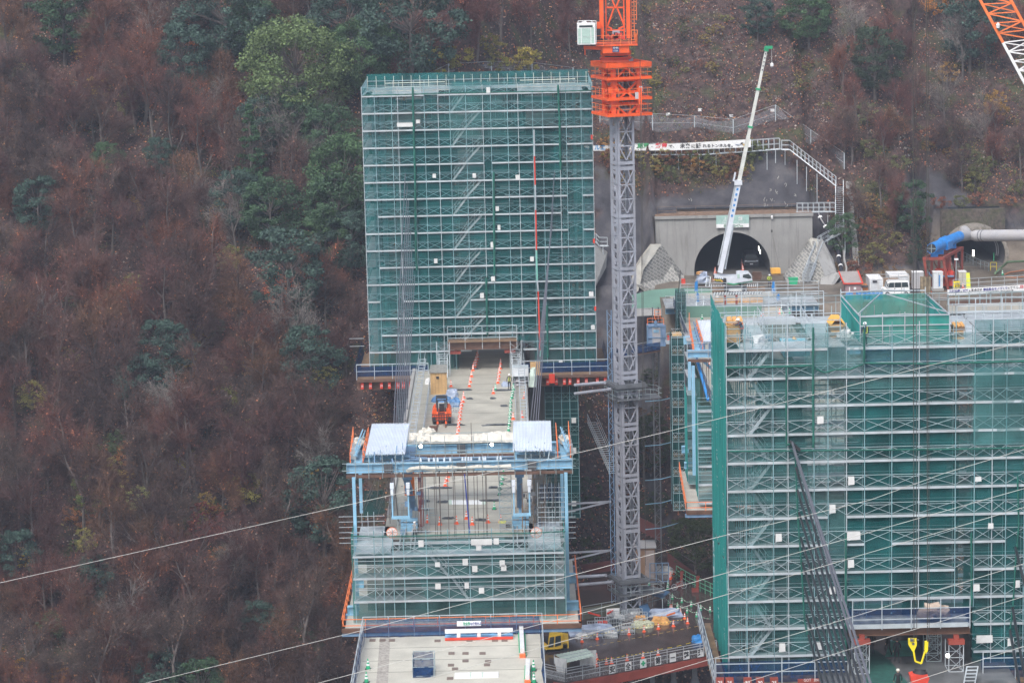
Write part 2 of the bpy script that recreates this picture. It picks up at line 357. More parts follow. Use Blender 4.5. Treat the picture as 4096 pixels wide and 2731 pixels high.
def ground_mat():
    m = bpy.data.materials.new('hillside soil and litter'); m.use_nodes = True; N = m.node_tree.nodes; L = m.node_tree.links; b = N['Principled BSDF']
    b.inputs['Roughness'].default_value = 0.9; b.inputs['Specular IOR Level'].default_value = 0.2
    tc = N.new('ShaderNodeTexCoord')
    def ns(s,d=6,r=0.6):
        n = N.new('ShaderNodeTexNoise'); n.inputs['Scale'].default_value = s; n.inputs['Detail'].default_value = d; n.inputs['Roughness'].default_value = r; L.new(tc.outputs['Object'],n.inputs['Vector']); return n.outputs[0]
    def ramp(f,stops):
        r = N.new('ShaderNodeValToRGB'); L.new(f,r.inputs[0]); e = r.color_ramp.elements
        for i,(p,c) in enumerate(stops):
            el = e[i] if i < 2 else e.new(p)
            el.position = p; el.color = (*c,1)
        return r.outputs[0]
    soil = ramp(ns(1.3,9,0.75),[(0.3,(0.012,0.010,0.011)),(0.46,(0.045,0.030,0.030)),(0.58,(0.09,0.058,0.052)),(0.75,(0.17,0.115,0.10))])
    moss = ramp(ns(0.25,5),[(0.52,(0,0,0)),(0.66,(1,1,1))])
    mx = N.new('ShaderNodeMix'); mx.data_type = 'RGBA'; L.new(moss,mx.inputs['Factor']); L.new(soil,mx.inputs['A'])
    L.new(ramp(ns(2.5,8,0.7),[(0.35,(0.025,0.03,0.016)),(0.7,(0.10,0.105,0.05))]),mx.inputs['B'])
    gunc = ramp(ns(0.35,8,0.6),[(0.3,(0.04,0.039,0.046)),(0.5,(0.07,0.068,0.078)),(0.7,(0.12,0.115,0.12))])
    wet = ramp(ns(0.3,7,0.6),[(0.35,(0.10,0.082,0.065)),(0.65,(0.22,0.185,0.15))])
    a = N.new('ShaderNodeAttribute'); a.attribute_name = 'gun'
    c1 = N.new('ShaderNodeClamp'); L.new(a.outputs['Fac'],c1.inputs[0])
    m2 = N.new('ShaderNodeMix'); m2.data_type = 'RGBA'; L.new(c1.outputs[0],m2.inputs['Factor']); L.new(mx.outputs['Result'],m2.inputs['A']); L.new(gunc,m2.inputs['B'])
    s = N.new('ShaderNodeMath'); s.operation = 'SUBTRACT'; s.use_clamp = True; s.inputs[1].default_value = 1.0; L.new(a.outputs['Fac'],s.inputs[0])
    m3 = N.new('ShaderNodeMix'); m3.data_type = 'RGBA'; L.new(s.outputs[0],m3.inputs['Factor']); L.new(m2.outputs['Result'],m3.inputs['A']); L.new(wet,m3.inputs['B'])
    L.new(m3.outputs['Result'],b.inputs['Base Color'])
    rr = N.new('ShaderNodeMapRange'); rr.inputs[3].default_value = 0.9; rr.inputs[4].default_value = 0.35; L.new(s.outputs[0],rr.inputs[0]); L.new(rr.outputs[0],b.inputs['Roughness'])
    bp = N.new('ShaderNodeBump'); bp.inputs['Strength'].default_value = 0.5; bp.inputs['Distance'].default_value = 0.3; L.new(ns(3,8,0.7),bp.inputs['Height']); L.new(bp.outputs[0],b.inputs['Normal'])
    return m
me.materials.append(ground_mat())

# ---------------------------------------------------------------- leaf-like materials with per-face colour
def facecol_mat(name,rough=0.8,use_obj=False,trans=0.25):
    m = bpy.data.materials.new(name); m.use_nodes = True; N = m.node_tree.nodes; L = m.node_tree.links; N.clear()
    out = N.new('ShaderNodeOutputMaterial'); a = N.new('ShaderNodeAttribute'); a.attribute_name = 'fc'
    col = a.outputs['Color']
    if use_obj:
        oi = N.new('ShaderNodeObjectInfo'); mm = N.new('ShaderNodeMix'); mm.data_type = 'RGBA'; mm.blend_type = 'MULTIPLY'; mm.inputs['Factor'].default_value = 1
        L.new(col,mm.inputs['A']); L.new(oi.outputs['Color'],mm.inputs['B']); col = mm.outputs['Result']
    d = N.new('ShaderNodeBsdfPrincipled'); d.inputs['Roughness'].default_value = rough; d.inputs['Specular IOR Level'].default_value = 0.25; t = N.new('ShaderNodeBsdfTranslucent'); x = N.new('ShaderNodeMixShader'); x.inputs[0].default_value = trans
    L.new(col,d.inputs['Base Color']); L.new(col,t.inputs[0]); L.new(d.outputs[0],x.inputs[1]); L.new(t.outputs[0],x.inputs[2]); L.new(x.outputs[0],out.inputs[0])
    return m
LITTER = facecol_mat('fallen leaves',0.75); LEAFM = facecol_mat('leaf clumps',0.6,True); TWIGM = facecol_mat('fine twigs',0.9,True,0.1)
def quads_obj(name,Q,cols,m,parent=None,org=(0,0,0)):
    """Q: (n,4,3) array of quads, cols: (n,3)"""
    n = len(Q); me = bpy.data.meshes.new(name); me.vertices.add(n*4); me.vertices.foreach_set('co',(Q.reshape(-1,3)-np.array(org)).ravel())
    me.loops.add(n*4); me.loops.foreach_set('vertex_index',np.arange(n*4,dtype=np.int32)); me.polygons.add(n)
    me.polygons.foreach_set('loop_start',np.arange(0,n*4,4,dtype=np.int32)); me.polygons.foreach_set('loop_total',np.full(n,4,dtype=np.int32))
    me.update(calc_edges=True); ca = me.attributes.new('fc','FLOAT_COLOR','FACE')
    ca.data.foreach_set('color',np.hstack([cols,np.ones((n,1))]).ravel().astype(np.float32))
    me.materials.append(m); o = bpy.data.objects.new(name,me); C.objects.link(o)
    if parent is not None: o.parent = parent
    return o
rng = np.random.default_rng(5)
def card_quads(P,w,h,ndir=None,flat=0.0):
    n = len(P); d = rng.normal(size=(n,3)); d /= np.linalg.norm(d,axis=1)[:,None]
    if ndir is not None: d = d*(1-flat)+ndir*flat; d /= np.linalg.norm(d,axis=1)[:,None]
    t = rng.normal(size=(n,3)); a = np.cross(d,t); a /= np.linalg.norm(a,axis=1)[:,None]; b = np.cross(d,a)
    a = a*(w/2)[:,None]; b = b*(h/2)[:,None]
    return np.stack([P-a,P-b,P+a,P+b],1)
# leaf litter strewn over the slopes
def litter(name,n,box,pal,size,lift=0.05,cond=None,label=None):
    x = rng.uniform(box[0],box[1],n); y = rng.uniform(box[2],box[3],n); P = []
    for a,b in zip(x,y):
        z = terr(a,b)
        if cond and not cond(a,b,z): continue
        P.append((a,b,z+lift+random.uniform(0,0.15)))
    P = np.array(P); k = len(P); w = rng.uniform(size[0],size[1],k); Q = card_quads(P,w,w*rng.uniform(0.6,1.0,k),np.array([0,-.5,.8]),0.5)
    pal = np.array(pal); c = pal[rng.integers(0,len(pal),k)]*rng.uniform(0.55,1.3,(k,1))
    return quads_obj(name,Q,c,LITTER)
def lcond(x,y,z):
    if x < -3: return True
    if x > 18 and y < flat_end(x)+2 and y > 333: return False
    u,v = proj((x,y,z)); return not any(inpoly(u,v,P) for P in GUNP)
PAL1 = [(0.34,0.12,0.07),(0.44,0.18,0.10),(0.25,0.11,0.09),(0.46,0.28,0.19),(0.16,0.08,0.07),(0.40,0.26,0.21),(0.52,0.24,0.10),(0.10,0.06,0.055),(0.07,0.05,0.05),(0.38,0.34,0.30)]
lit = litter('leaf_litter',190000,(-66,85,266,400),PAL1,(0.14,0.34),cond=lcond); lit['kind'] = 'stuff'
PALG = [(0.10,0.12,0.04),(0.07,0.10,0.045),(0.24,0.20,0.05),(0.05,0.075,0.04),(0.30,0.26,0.08),(0.13,0.075,0.05),(0.2,0.09,0.05)]
def under(name,box,n,hgt,pal,cond,r=(0.5,1.3)):
    P = []; cc = []; pal = np.array(pal)
    for i in range(n):
        x = random.uniform(box[0],box[1]); y = random.uniform(box[2],box[3]); z = terr(x,y)
        if not cond(x,y,z): continue
        if mnoise.noise(Vector((x*.12,y*.12,9))) < -0.05 and random.random() < .8: continue
        rr = random.uniform(*r); m = int(38*rr); c = pal[random.randrange(len(pal))]
        q = rng.normal(size=(m,3))*np.array([rr*.5,rr*.5,hgt*.4]) + np.array([x,y,z+hgt*.5]); P.append(q); cc.append(np.tile(c,(m,1))*rng.uniform(.55,1.35,(m,1)))
    P = np.vstack(P); cc = np.vstack(cc); w = rng.uniform(.10,.26,len(P)); o = quads_obj(name,card_quads(P,w,w*.7),cc,LITTER); o['kind'] = 'stuff'; return o
under('undergrowth',(-64,-8,268,372),1500,1.0,PALG+[(0.2,.09,.06),(.16,.07,.055)]*3,lambda x,y,z: True)
under('undergrowth',(8,82,300,395),1800,0.8,PALG+[(0.24,.11,.06),(.16,.07,.055)]*2,lcond,(0.4,1.1))
def gcond(x,y,z):
    u,v = proj((x,y,z)); w = 40*mnoise.noise(Vector((x*.3,y*.3,1)))
    return (2480 < u < 3010 and 610 < v-w < 775-abs(u-2760)*.15) or (3330 < u < 3800 and 840 < v < 1130 and y > flat_end(x)) 
under('slope_weeds',(41,62,350,375),1200,1.1,[(0.22,.2,.06),(.10,.11,.04),(.30,.17,.07),(.26,.19,.10),(.17,.075,.05),(.08,.05,.04)],gcond,(0.5,1.3))
under('slope_weeds',(13,44,361,388),2600,1.0,[(0.24,.22,.06),(.10,.12,.04),(.34,.18,.07),(.30,.22,.11),(.17,.075,.05),(.08,.05,.04)],gcond,(0.4,1.0))

under('loose_rock',(14,85,362,398),420,.35,[(.30,.29,.28),(.2,.19,.19),(.38,.36,.34)],lcond,(.25,.7))
under('undergrowth',(14,82,345,395),1300,.8,[(.13,.17,.05),(.2,.22,.07),(.05,.07,.03),(.25,.10,.06),(.07,.05,.045),(.05,.04,.04)],lcond,(.4,1.2))
# ---------------------------------------------------------------- trees
def rot_about(v,ax,ang): return Matrix.Rotation(ang,3,ax) @ v
def bare_proto(seed,H,spread,twig,fuzz,lean=0.0,name='bare_tree',lf=0):
    R = random.Random(seed); tr = MB(); Q = []; tips = []
    def grow(p,d,L,r,lv):
        n = 3 if lv < 2 else 2
        for i in range(n):
            d2 = (d + Vector((R.uniform(-1,1),R.uniform(-1,1),R.uniform(-.3,.6)))*(0.10 if lv == 0 else .22)).normalized(); q = p+d2*(L/n); rr = r*(1-.35*(i+1)/n)
            tr.tube(p,q,r*(1-.35*i/n),5 if lv == 0 else 3,rr,caps=False) if lv < 3 else tips.append((p,q))
            if lv >= 1 or i >= 1:
                for k in range(R.randint(1,2) if lv < 3 else 2):
                    ax = Vector((R.uniform(-1,1),R.uniform(-1,1),0)).normalized(); b = rot_about(d2,ax,R.uniform(.4,.95)*spread)
                    if lv < 3: grow(p.lerp(q,R.uniform(.3,1)),b,L*R.uniform(.42,.62),rr*.55,lv+1)
                    else: tips.append((q,q+b*L*.7))
            p,d = q,d2
        if lv < 3: grow(p,d,L*.55,r*.55,lv+1)
    grow(Vector((0,0,-.6)),Vector((lean,R.uniform(-.1,.1),1)).normalized(),H*.42,0.02*H*.75,0)
    T = np.array([[a,b] for a,b in tips]); 
    zt = T[:,:,2].max(); T *= H/zt
    sc_v = H/zt; tr.v = [(a*sc_v,b*sc_v,c*sc_v) for a,b,c in tr.v]
    A = []; 
    def strips(P0,P1,w):
        d = P1-P0; s = np.cross(d,rng.normal(size=d.shape)); s /= np.linalg.norm(s,axis=1)[:,None]+1e-9; s *= w/2
        return np.stack([P0-s,P0+s,P1+s*.4,P1-s*.4],1)
    A.append(strips(T[:,0],T[:,1],0.05)); idx = rng.integers(0,len(T),twig); f = rng.uniform(0,1,(twig,1)); b0 = T[idx,0]*(1-f)+T[idx,1]*f
    dd = T[idx,1]-T[idx,0]; dd /= np.linalg.norm(dd,axis=1)[:,None]+1e-9; dd = dd+rng.normal(size=dd.shape)*.55+np.array([0,0,.25]); dd *= rng.uniform(.3,.9,(twig,1))
    A.append(strips(b0,b0+dd,.028)); e = b0+dd; i2 = rng.integers(0,twig,fuzz); g = b0[i2]+dd[i2]*rng.uniform(.2,1,(fuzz,1)); A.append(strips(g,g+dd[i2]*.4+rng.normal(size=(fuzz,3))*.22,.022))
    Q = np.vstack(A); n = len(Q); cols = np.array([1,1,1])*rng.uniform(.5,1.5,(n,1)); cols[:len(T)] *= .55
    if lf: LP = b0[rng.integers(0,twig,lf)]+rng.normal(size=(lf,3))*.15; LW = rng.uniform(.12,.26,lf); Q = np.vstack([Q,card_quads(LP,LW,LW*.8)]); cols = np.vstack([cols,np.array([2.6,2.0,1.3])*rng.uniform(.7,1.5,(lf,1))])
    root = thing(name,None,'tree'); tr.build('trunk',BARK,root); quads_obj('crown',Q,cols,TWIGM,root)
    return root
def leafy_proto(seed,H,W,clumps,per,leaf,base=.1,cone=False,name='evergreen_tree',squash=1.0):
    R = random.Random(seed); P = []; c = []; tr = MB(); tr.tube((0,0,-.6),(0,0,H*.55),.022*H,6,.012*H,caps=False); nd = []
    for k in range(clumps):
        if cone:
            h = base+(1-base)*R.random()**1.1; rad = W/2*(1-h)*1.05+.12; a = R.uniform(0,6.28); cx,cy,cz = rad*R.uniform(.5,1)*math.cos(a),rad*R.uniform(.5,1)*math.sin(a),H*h; cr = .35+.5*(1-h)
        else:
            while True:
                x,y,z = R.uniform(-1,1),R.uniform(-1,1),R.uniform(-1,1); l = math.sqrt(x*x+y*y+z*z)
                if .35 < l < 1: break
            l2 = l**.4/l; lobe = 1+.22*math.sin(3*math.atan2(y,x)+seed)*(1 if z < .5 else .3)
            cx,cy,cz = x*l2*W/2*lobe,y*l2*W/2*lobe,H*(base+(1-base)/2*(1+z*l2*.92)); cr = R.uniform(.5,1.0)*W*.13
        if k % 3 == 0: tr.tube((0,0,min(cz*.75,H*.5)),(cx*.85,cy*.85,cz),.006*H,3,.002*H,caps=False)
        q = rng.normal(size=(per,3)); q /= np.linalg.norm(q,axis=1)[:,None]; nn = q.copy(); q = q*np.array([1,1,.62*squash])*cr*rng.uniform(.55,1.05,(per,1)) + np.array([cx,cy,cz])
        P.append(q); nd.append(nn*.6+np.array([0,0,.6])); s = R.uniform(.7,1.35); c.append(np.tile([s,s,s],(per,1))*rng.uniform(.7,1.3,(per,1)))
    P = np.vstack(P); c = np.vstack(c); nd = np.vstack(nd); nd /= np.linalg.norm(nd,axis=1)[:,None]; w = rng.uniform(.6,1.2,len(P))*leaf
    root = thing(name,None,'tree'); tr.build('trunk',BARK,root); quads_obj('crown',card_quads(P,w,w*.75,nd,.55),c,LEAFM,root)
    return root
protos = [bare_proto(11,10.0,1.1,2600,5600,lf=300),bare_proto(12,11.5,.95,2600,5800,.12,lf=80),bare_proto(13,9.0,1.25,2400,5200,lf=460),bare_proto(14,8.0,1.2,2000,4200,-.15,lf=140),bare_proto(15,12.0,.9,2600,5000,lf=240)]
greyb = [bare_proto(21,9.5,1.2,900,1200,name='dead_tree'),bare_proto(22,11,.9,700,900,.1,name='dead_tree')]
everg = [leafy_proto(31,12,11.5,190,120,.27),leafy_proto(32,10,8.0,130,110,.26),leafy_proto(33,9,6,90,100,.24)]
pine = leafy_proto(41,11,6.5,110,60,.22,.2,True,'conifer_tree',.5)
bush = [leafy_proto(51,3.2,3.2,34,42,.20,.05,name='shrub'),leafy_proto(52,2.4,3.6,34,42,.17,.05,name='shrub')]
leafl = [leafy_proto(61,6,4.5,60,34,.24,.2,name='autumn_tree'),leafy_proto(62,5,4.0,44,30,.22,.2,name='autumn_tree')]
usedp = set()
def plant(proto,p,s,col,label,cat='tree',group=None,rz=None,sz=None):
    if proto.name in usedp: o = dup(proto)
    else: o = proto; usedp.add(proto.name); 
    o.location = p; o.rotation_euler = (0,0,random.uniform(0,6.28) if rz is None else rz); o.scale = (s,s,s*(sz or random.uniform(.92,1.1)))
    for ch in (KID.get(o.name) or kids(o)):
        if ch.name.startswith('crown'): ch.color = (*col,1)
    o['label'] = label; o['category'] = cat
    if group: o['group'] = group
    elif 'group' in o: del o['group']
    return o
def plant_uv(proto,u,v,H,px,col,label,cat='tree',group=None,**k):
    """crown centre at photograph pixel u,v; px = crown width in photograph pixels; H,px refer to the proto"""
    p = march(u,v,H[0]*.6*px/H[1]/33.0); 
    if p is None: return
    return plant(proto,p,px/33.0/H[1],col,label,cat,group,**k)
DG = (.055,.105,.056); DB = (.055,.098,.078); LG = (.13,.185,.075); MG = (.07,.13,.06)
EV = [(0,1180,245,470,LG,'largest pale yellow-green broadleaf tree, left of the top of the far scaffold tower'),
      (1,1010,120,190,DG,'dark green tree touching the upper left side of the large pale green tree'),
      (0,1450,230,250,MG,'mid green tree between the large pale tree and the far scaffold tower'),
      (1,1640,70,330,DB,'blue-green tree half lost in mist above the far scaffold tower'),
      (1,1380,60,260,DB,'dark tree in mist at the top edge, right of the large pale green tree'),
      (1,900,60,280,DB,'misty dark green tree at the top edge, left of the large pale tree'),
      (2,740,240,200,DB,'blue-green tree under the orange-leaved tree near the top'),
      (1,1310,540,190,DG,'dark spreading tree just below the large pale green tree'),
      (2,1040,480,170,DB,'dark dusty green tree below left of the large pale tree'),
      (2,1180,470,180,DG,'dark low tree tangled in grey bare branches, left of the far scaffold'),
      (1,1370,700,240,MG,'green tree close to the left edge of the far scaffold tower, upper one'),
      (1,1350,820,230,DG,'dark evergreen tree beside the left edge of the far scaffold tower'),
      (2,1300,935,150,MG,'lighter green rounded tree at the foot of the dark evergreens by the scaffold'),
      (1,1400,960,190,DB,'dark blue-green tree half behind the left edge of the scaffold tower'),
      (1,1080,830,200,DG,'green rounded tree to the lower right of the lone conifer'),
      (2,950,780,170,DB,'blue-green tree to the lower left of the lone conifer'),
      (2,1150,1060,230,DB,'dusty green tree right above the bright orange tree'),
      (2,150,810,160,DB,'small dark evergreen near the left edge of the photo'),
      (2,650,1375,170,DB,'upper dark evergreen of the stacked pair on the open slope'),
      (1,560,1510,170,DB,'lower dark evergreen of the stacked pair on the open slope'),
      (2,1235,1445,190,DB,'dim dark green tree left of the far tower working platform'),
      (2,1180,1330,90,DB,'small dark green tree above the dim tree left of the platform'),
      (2,1290,1960,220,DB,'very dark evergreen left of the hanging net platform'),
      (2,250,60,220,DG,'dark green tree at the top left corner'),
      (2,430,640,110,MG,'small dull green tree in the upper left slope'),
      (2,640,610,110,DB,'small green tree among russet trees, upper middle of left slope'),
      (2,1030,2470,110,DB,'small round dark green tree near the bottom of the slope'),
      (2,370,2310,110,DB,'small blue-green tree just under the upper white rope'),
      (2,60,2200,150,DB,'dark green tree touching the left edge under the white rope'),
      (2,640,2680,130,DB,'dark green tree at the bottom edge below the orange tree'),
      (2,1230,2590,110,MG,'small leaning green tree above the lower white rope end'),
      (2,800,2700,150,DG,'dark green tree at the bottom edge right of the small orange tree'),
      (1,3235,60,190,MG,'green tree at the top edge right of the mobile crane tip'),
      (2,3030,60,130,DB,'dark blue-green tree at the top edge above the crane boom tip'),
      (2,3500,200,200,(.05,.075,.045),'pale misty green tree in the upper right slope'),
      (2,3880,90,240,DB,'dark misty tree beside the red and white lattice jib'),
      (2,3370,950,110,MG,'leafy green bush tree hanging over the black drain pipe'),
      (2,2600,1760,150,(.05,.07,.03),'mossy green tree on the bank right of the grey crane mast'),
      (2,2780,2180,170,(.05,.065,.025),'olive green tree in the gap left of the near scaffold')]
EH = {0: (12,11.5),1: (10,8.0),2: (9,6)}
EV = [(k,u,v,px*(1.22 if i else 1),c,l) for i,(k,u,v,px,c,l) in enumerate(EV)]
for k,u,v,px,col,lab in EV: plant_uv(everg[k],u,v,EH[k],px,col,lab)
plant_uv(pine,1005,690,(11,6.5),210,(.045,.10,.045),'lone pointed green conifer left of the far scaffold tower',sz=1.35)
plant_uv(pine,3660,1000,(11,6.5),110,(.035,.07,.045),'small dark conifer rising behind the round tree above the containers')
plant(dup(everg[2]),Vector((PY(3645,1090,360).x,360,terr(PY(3645,1090,360).x,360)-.5)),.85,DG,'dark green round tree growing above the shipping containers')
AT = [(1115,1165,130,(.55,.16,.07),'bright orange-red tree, the brightest on the slope left of the far tower'),(790,180,110,(.50,.17,.05),'orange-leaved tree against the dark green crowns near the top'),
      (520,860,110,(.50,.33,.06),'yellow-leaved tree in the middle of the left slope, larger of two neighbours'),(545,925,90,(.52,.38,.08),'pale yellow tree just below the larger yellow one'),(805,1345,80,(.45,.30,.06),'small golden tree right of the dark evergreen pair'),
      (990,1430,80,(.42,.26,.05),'small gold-brown tree left of the dim dark tree'),(820,2110,130,(.19,.05,.04),'deep red tree under the upper white rope'),(770,2640,80,(.55,.14,.06),'small orange-pink tree at the bottom of the slope'),
      (740,1865,90,(.45,.42,.06),'lime yellow shrub tree with drooping leaves'),(90,2230,90,(.48,.34,.05),'yellow tree by the left edge under the rope'),(100,2700,100,(.40,.22,.04),'golden brown tree in the bottom left corner'),(230,2710,90,(.40,.2,.04),'gold tree at the bottom edge, second from the left corner'),
      (880,1590,150,(.24,.24,.07),'olive yellow tree on the middle of the slope'),(590,1750,120,(.30,.19,.06),'yellow-brown tree left of the blue traveller beams'),(980,1980,120,(.33,.30,.07),'pale yellow hanging creeper tree left of the net platform'),(430,1200,120,(.13,.17,.07),'grey-green tree in the middle of the left slope'),
      (350,2000,140,(.14,.19,.05),'green leafy tree above the upper white rope'),(460,1980,90,(.33,.33,.08),'pale yellow-green tree above the rope'),(130,1570,110,(.33,.30,.09),'pale yellow creeper tree near the left edge'),(860,830,80,(.5,.30,.07),'small yellow-orange tree by the lone conifer'),
      (3740,30,140,(.45,.2,.05),'orange tree at the top edge beside the hoist wires'),(3790,300,120,(.33,.2,.06),'faded gold tree right of the hoist wires'),(3980,440,120,(.33,.2,.05),'faded orange tree beside the white lattice jib'),(3470,420,120,(.17,.21,.09),'pale green bushy tree on the right slope'),(2620,340,60,(.3,.26,.06),'small yellow shrub tree right of the orange crane top')]
for i,(u,v,px,col,lab) in enumerate(AT): plant_uv(leafl[i % 2],u,v,(6,4.5),px,col,lab)
for i,(u,v,px) in enumerate([(2600,1500,90),(2655,1620,110),(2600,1850,120),(2640,2010,110),(2720,2130,120),(2800,2230,120),(2350,1980,130),(2330,2150,120),(2560,1680,90),(2790,2080,90),(2360,2240,90)]): plant_uv(bush[i % 2],u,v,(3,3.3),px,[(.05,.07,.03),(.07,.085,.03),(.12,.07,.04)][i % 3],'low dull green bush on the dark bank in the gap around the crane mast','shrub',group='bushes in the gap')
rb_ = random.Random(15)
for i in range(46):
    u = rb_.uniform(2420,3030); v = rb_.uniform(625,745)-abs(u-2760)*.03; p = march(u,v); s = rb_.uniform(.5,.95); c = rb_.choice([(.30,.26,.08),(.16,.17,.06),(.36,.20,.07),(.20,.09,.05),(.28,.18,.09),(.12,.14,.05)])
    if p: plant(bush[i % 2],p,s,c,'yellowish brown weedy bush on the bank just below the slogan banner','shrub','bushes below the slogan banner')
for i in range(26):
    u = rb_.uniform(3380,4090); v = rb_.uniform(560,900); p = march(u,v); s = rb_.uniform(.5,1.0); c = rb_.choice([(.30,.13,.06),(.24,.10,.06),(.28,.18,.07),(.14,.15,.06),(.34,.17,.07)])
    if p and not any(inpoly(u,v,P) for P in GUNP): plant(bush[i % 2],p,s,c,'low reddish autumn bush on the slope above the work yard','shrub','low bushes on the right slope')
for i in range(22):
    u = rb_.uniform(2560,3350); v = rb_.uniform(60,430); p = march(u,v); s = rb_.uniform(.3,.65); c = rb_.choice([(.22,.22,.07),(.10,.12,.05),(.2,.09,.06),(.26,.2,.07),(.07,.06,.05)])
    if p: plant(bush[i % 2],p,s,c,'small scrubby bush on the open slope behind the mobile crane boom','shrub','scrub bushes behind the boom')
for i,(u,v,px) in enumerate([(3330,1080,70),(3440,1060,110),(3500,1020,120),(3560,1080,90),(3470,930,110),(3560,960,100),(3530,870,90),(3760,940,80),(3900,720,110),(3640,1110,60),(3400,780,80)]): plant_uv(bush[i % 2],u,v,(3,3.3),px,[(.20,.12,.05),(.22,.085,.05),(.17,.16,.05)][i % 3],'brownish autumn bush on the slope behind the sheds and containers','shrub',group='autumn bushes above the yard')
GB = [(850,400),(1120,500),(1240,600),(1180,540),(830,800),(940,870),(690,1600),(1150,1250),(560,2400),(520,2480),(900,2250),(150,1300),(1260,450),(620,150),(3850,180),(3950,500),(3420,110),(3780,380),(1300,1800),(1180,1330)]
GBL = ['left slope, upper part','left slope, lower part','upper right slope']
for i,(u,v) in enumerate(GB):
    w = 2 if u > 3000 else (0 if v < 1300 else 1)
    plant_uv(greyb[i % 2],u,v,(10,6.5),random.uniform(170,240),(.24,.215,.20),'leafless grey tree with pale branches among russet trees, '+GBL[w],group='leafless grey trees, '+GBL[w])
# undergrowth shrubs one can tell apart near the banner and the fence
SH = [(1760,240,150,(.26,.24,.06)),(1830,215,140,(.30,.26,.05)),(1960,210,120,(.22,.19,.05)),(2060,230,150,(.33,.27,.06)),(2120,250,120,(.24,.22,.05)),(1990,270,110,(.20,.2,.05))]
for i,(u,v,px,col) in enumerate(SH): plant_uv(bush[i % 2],u,v,(3,3.3),px,col,'yellow-green shrub on the slope just above the far scaffold tower','shrub',group='shrubs above the far tower')
# the mass of russet and brown trees
RC = [(.175,.08,.066),(.14,.07,.066),(.19,.105,.07),(.12,.074,.066),(.155,.09,.08),(.09,.06,.058),(.20,.088,.062),(.14,.10,.088)]
def tree_label(u,v,c):
    tone = {0: 'russet',1: 'wine brown',2: 'rust brown',3: 'dull brown',4: 'pinkish brown',5: 'dark brown',6: 'red brown',7: 'grey brown'}[c]
    if u > 1500: return f'{tone} leafless tree on the slope at the upper right'
    return f'{tone} leafless tree on the left slope, ' + ('in the mist near the top' if v < 500 else 'level with the far scaffold tower' if v < 1400 else 'level with the blue gantry' if v < 2000 else 'low down by the white ropes')
rc_ = random.Random(8)
SC = []
for i in range(64):
    u,v = rc_.uniform(0,1330),rc_.uniform(150,2700) if i % 3 else rc_.uniform(1500,2200); c = rc_.choice([(.30,.28,.08),(.16,.19,.07),(.40,.28,.07),(.09,.13,.06),(.34,.15,.06),(.24,.25,.09)])
    plant_uv(leafl[i % 2] if i % 4 else bush[0],u,v,(5,4.2),rc_.uniform(60,115),c,'small tinted tree or climber showing among the russet trees of the left slope',group='small coloured trees on the left slope'); SC.append((0,u,v,75))
cnt = 0
for vv in range(-60,2860,106):
    for uu in range(-60,1500,112):
        u = uu+random.uniform(-55,55)+(60 if (vv//118) % 2 else 0); v = vv+random.uniform(-50,50)
        if any(abs(u-e[1]) < e[3]*.48 and -e[3]*.35 < v-e[2] < e[3]*.5+50 for e in EV+[(0,a[0],a[1],a[2]) for a in AT]+SC): continue
        if u > 1400 and 300 < v: continue
        k = random.choice([0,0,1,2,2,3,4]); c = random.randrange(8); s = random.uniform(170,280)
        H = {0: (10,7.5),1: (11.5,7.5),2: (9,7.5),3: (8,6.5),4: (12,7.5)}[k]; r = random.uniform(.8,1.15); dk = 1.0 if v < 1300 else .85
        if plant_uv(protos[k],u,v,H,s,tuple(x*r*dk*.9 for x in RC[c]),tree_label(u,v,c),group='russet and brown leafless trees, '+('misty top' if v < 500 else 'upper half' if v < 1400 else 'gantry level' if v < 2000 else 'low down')): cnt += 1
for i in range(44):
    u = random.uniform(2950,4150); v = random.uniform(-60,520) if i < 32 else random.uniform(350,800)
    if u < 3350 and v > 0: continue
    c = random.randrange(8); k = i % 5; H = {0: (10,7.5),1: (11.5,7.5),2: (9,7.5),3: (8,6.5),4: (12,7.5)}[k]
    plant_uv(protos[k],u,v,H,random.uniform(130,220),RC[c],tree_label(u,v,c),group='russet leafless trees of the right slope')
for u,v,s in [(2350,60,230),(2250,-20,250),(1900,60,260),(1990,0,240),(2120,20,230),(2280,150,150),(1800,20,260),(1600,250,200),(1720,170,200),(3540,540,160),(3600,470,170)]:
    plant_uv(protos[(u//7) % 5],u,v,(10,7.5),s,(.15,.068,.062),'wine brown leafless tree on the slope above and right of the far scaffold tower',group='trees above the far scaffold')
print('bare trees',cnt)
# ================================================================ left bridge
def xs_of(us,v,Y): return [PY(u,v,Y).x for u in us]
def rail(mb,pts,hgt=1.0,r=.03,posts=1.8,mids=(0.5,)):
    for a,b in zip(pts,pts[1:]):
        a = Vector(a); b = Vector(b); L = (b-a).length; n = max(1,round(L/posts)); up = Vector((0,0,1))
        for f in (1,)+tuple(mids): mb.beam(a+up*hgt*f,b+up*hgt*f,r*1.6)
        for i in range(n+1): p = a.lerp(b,i/n); mb.beam(p,p+up*hgt,r*1.8)
BX0,BX1 = -11.1,1.52
br = thing('bridge_deck','long wet concrete bridge deck running from the blue gantry into the far scaffold tower','bridge deck',(-4.8,285,0))
m = MB(); m.box(BX0,BX1,219.8,353,-.35,0); m.build('road_slab',CONC,br)
m = MB(); m.prism([(-8.6,219.9,-.35),(-1,219.9,-.35),(-2.2,219.9,-4.2),(-7.4,219.9,-4.2)],(0,133,0)); m.build('box_girder',CONCW,br)
for k in range(19):
    y = 223.5+k*5.2; m = MB(); m.box(BX0+.9,BX1-.9,y,y+.07,0,.006); m.build('slab_joint',mat('dark joint',(.12,.115,.10),.6),br)
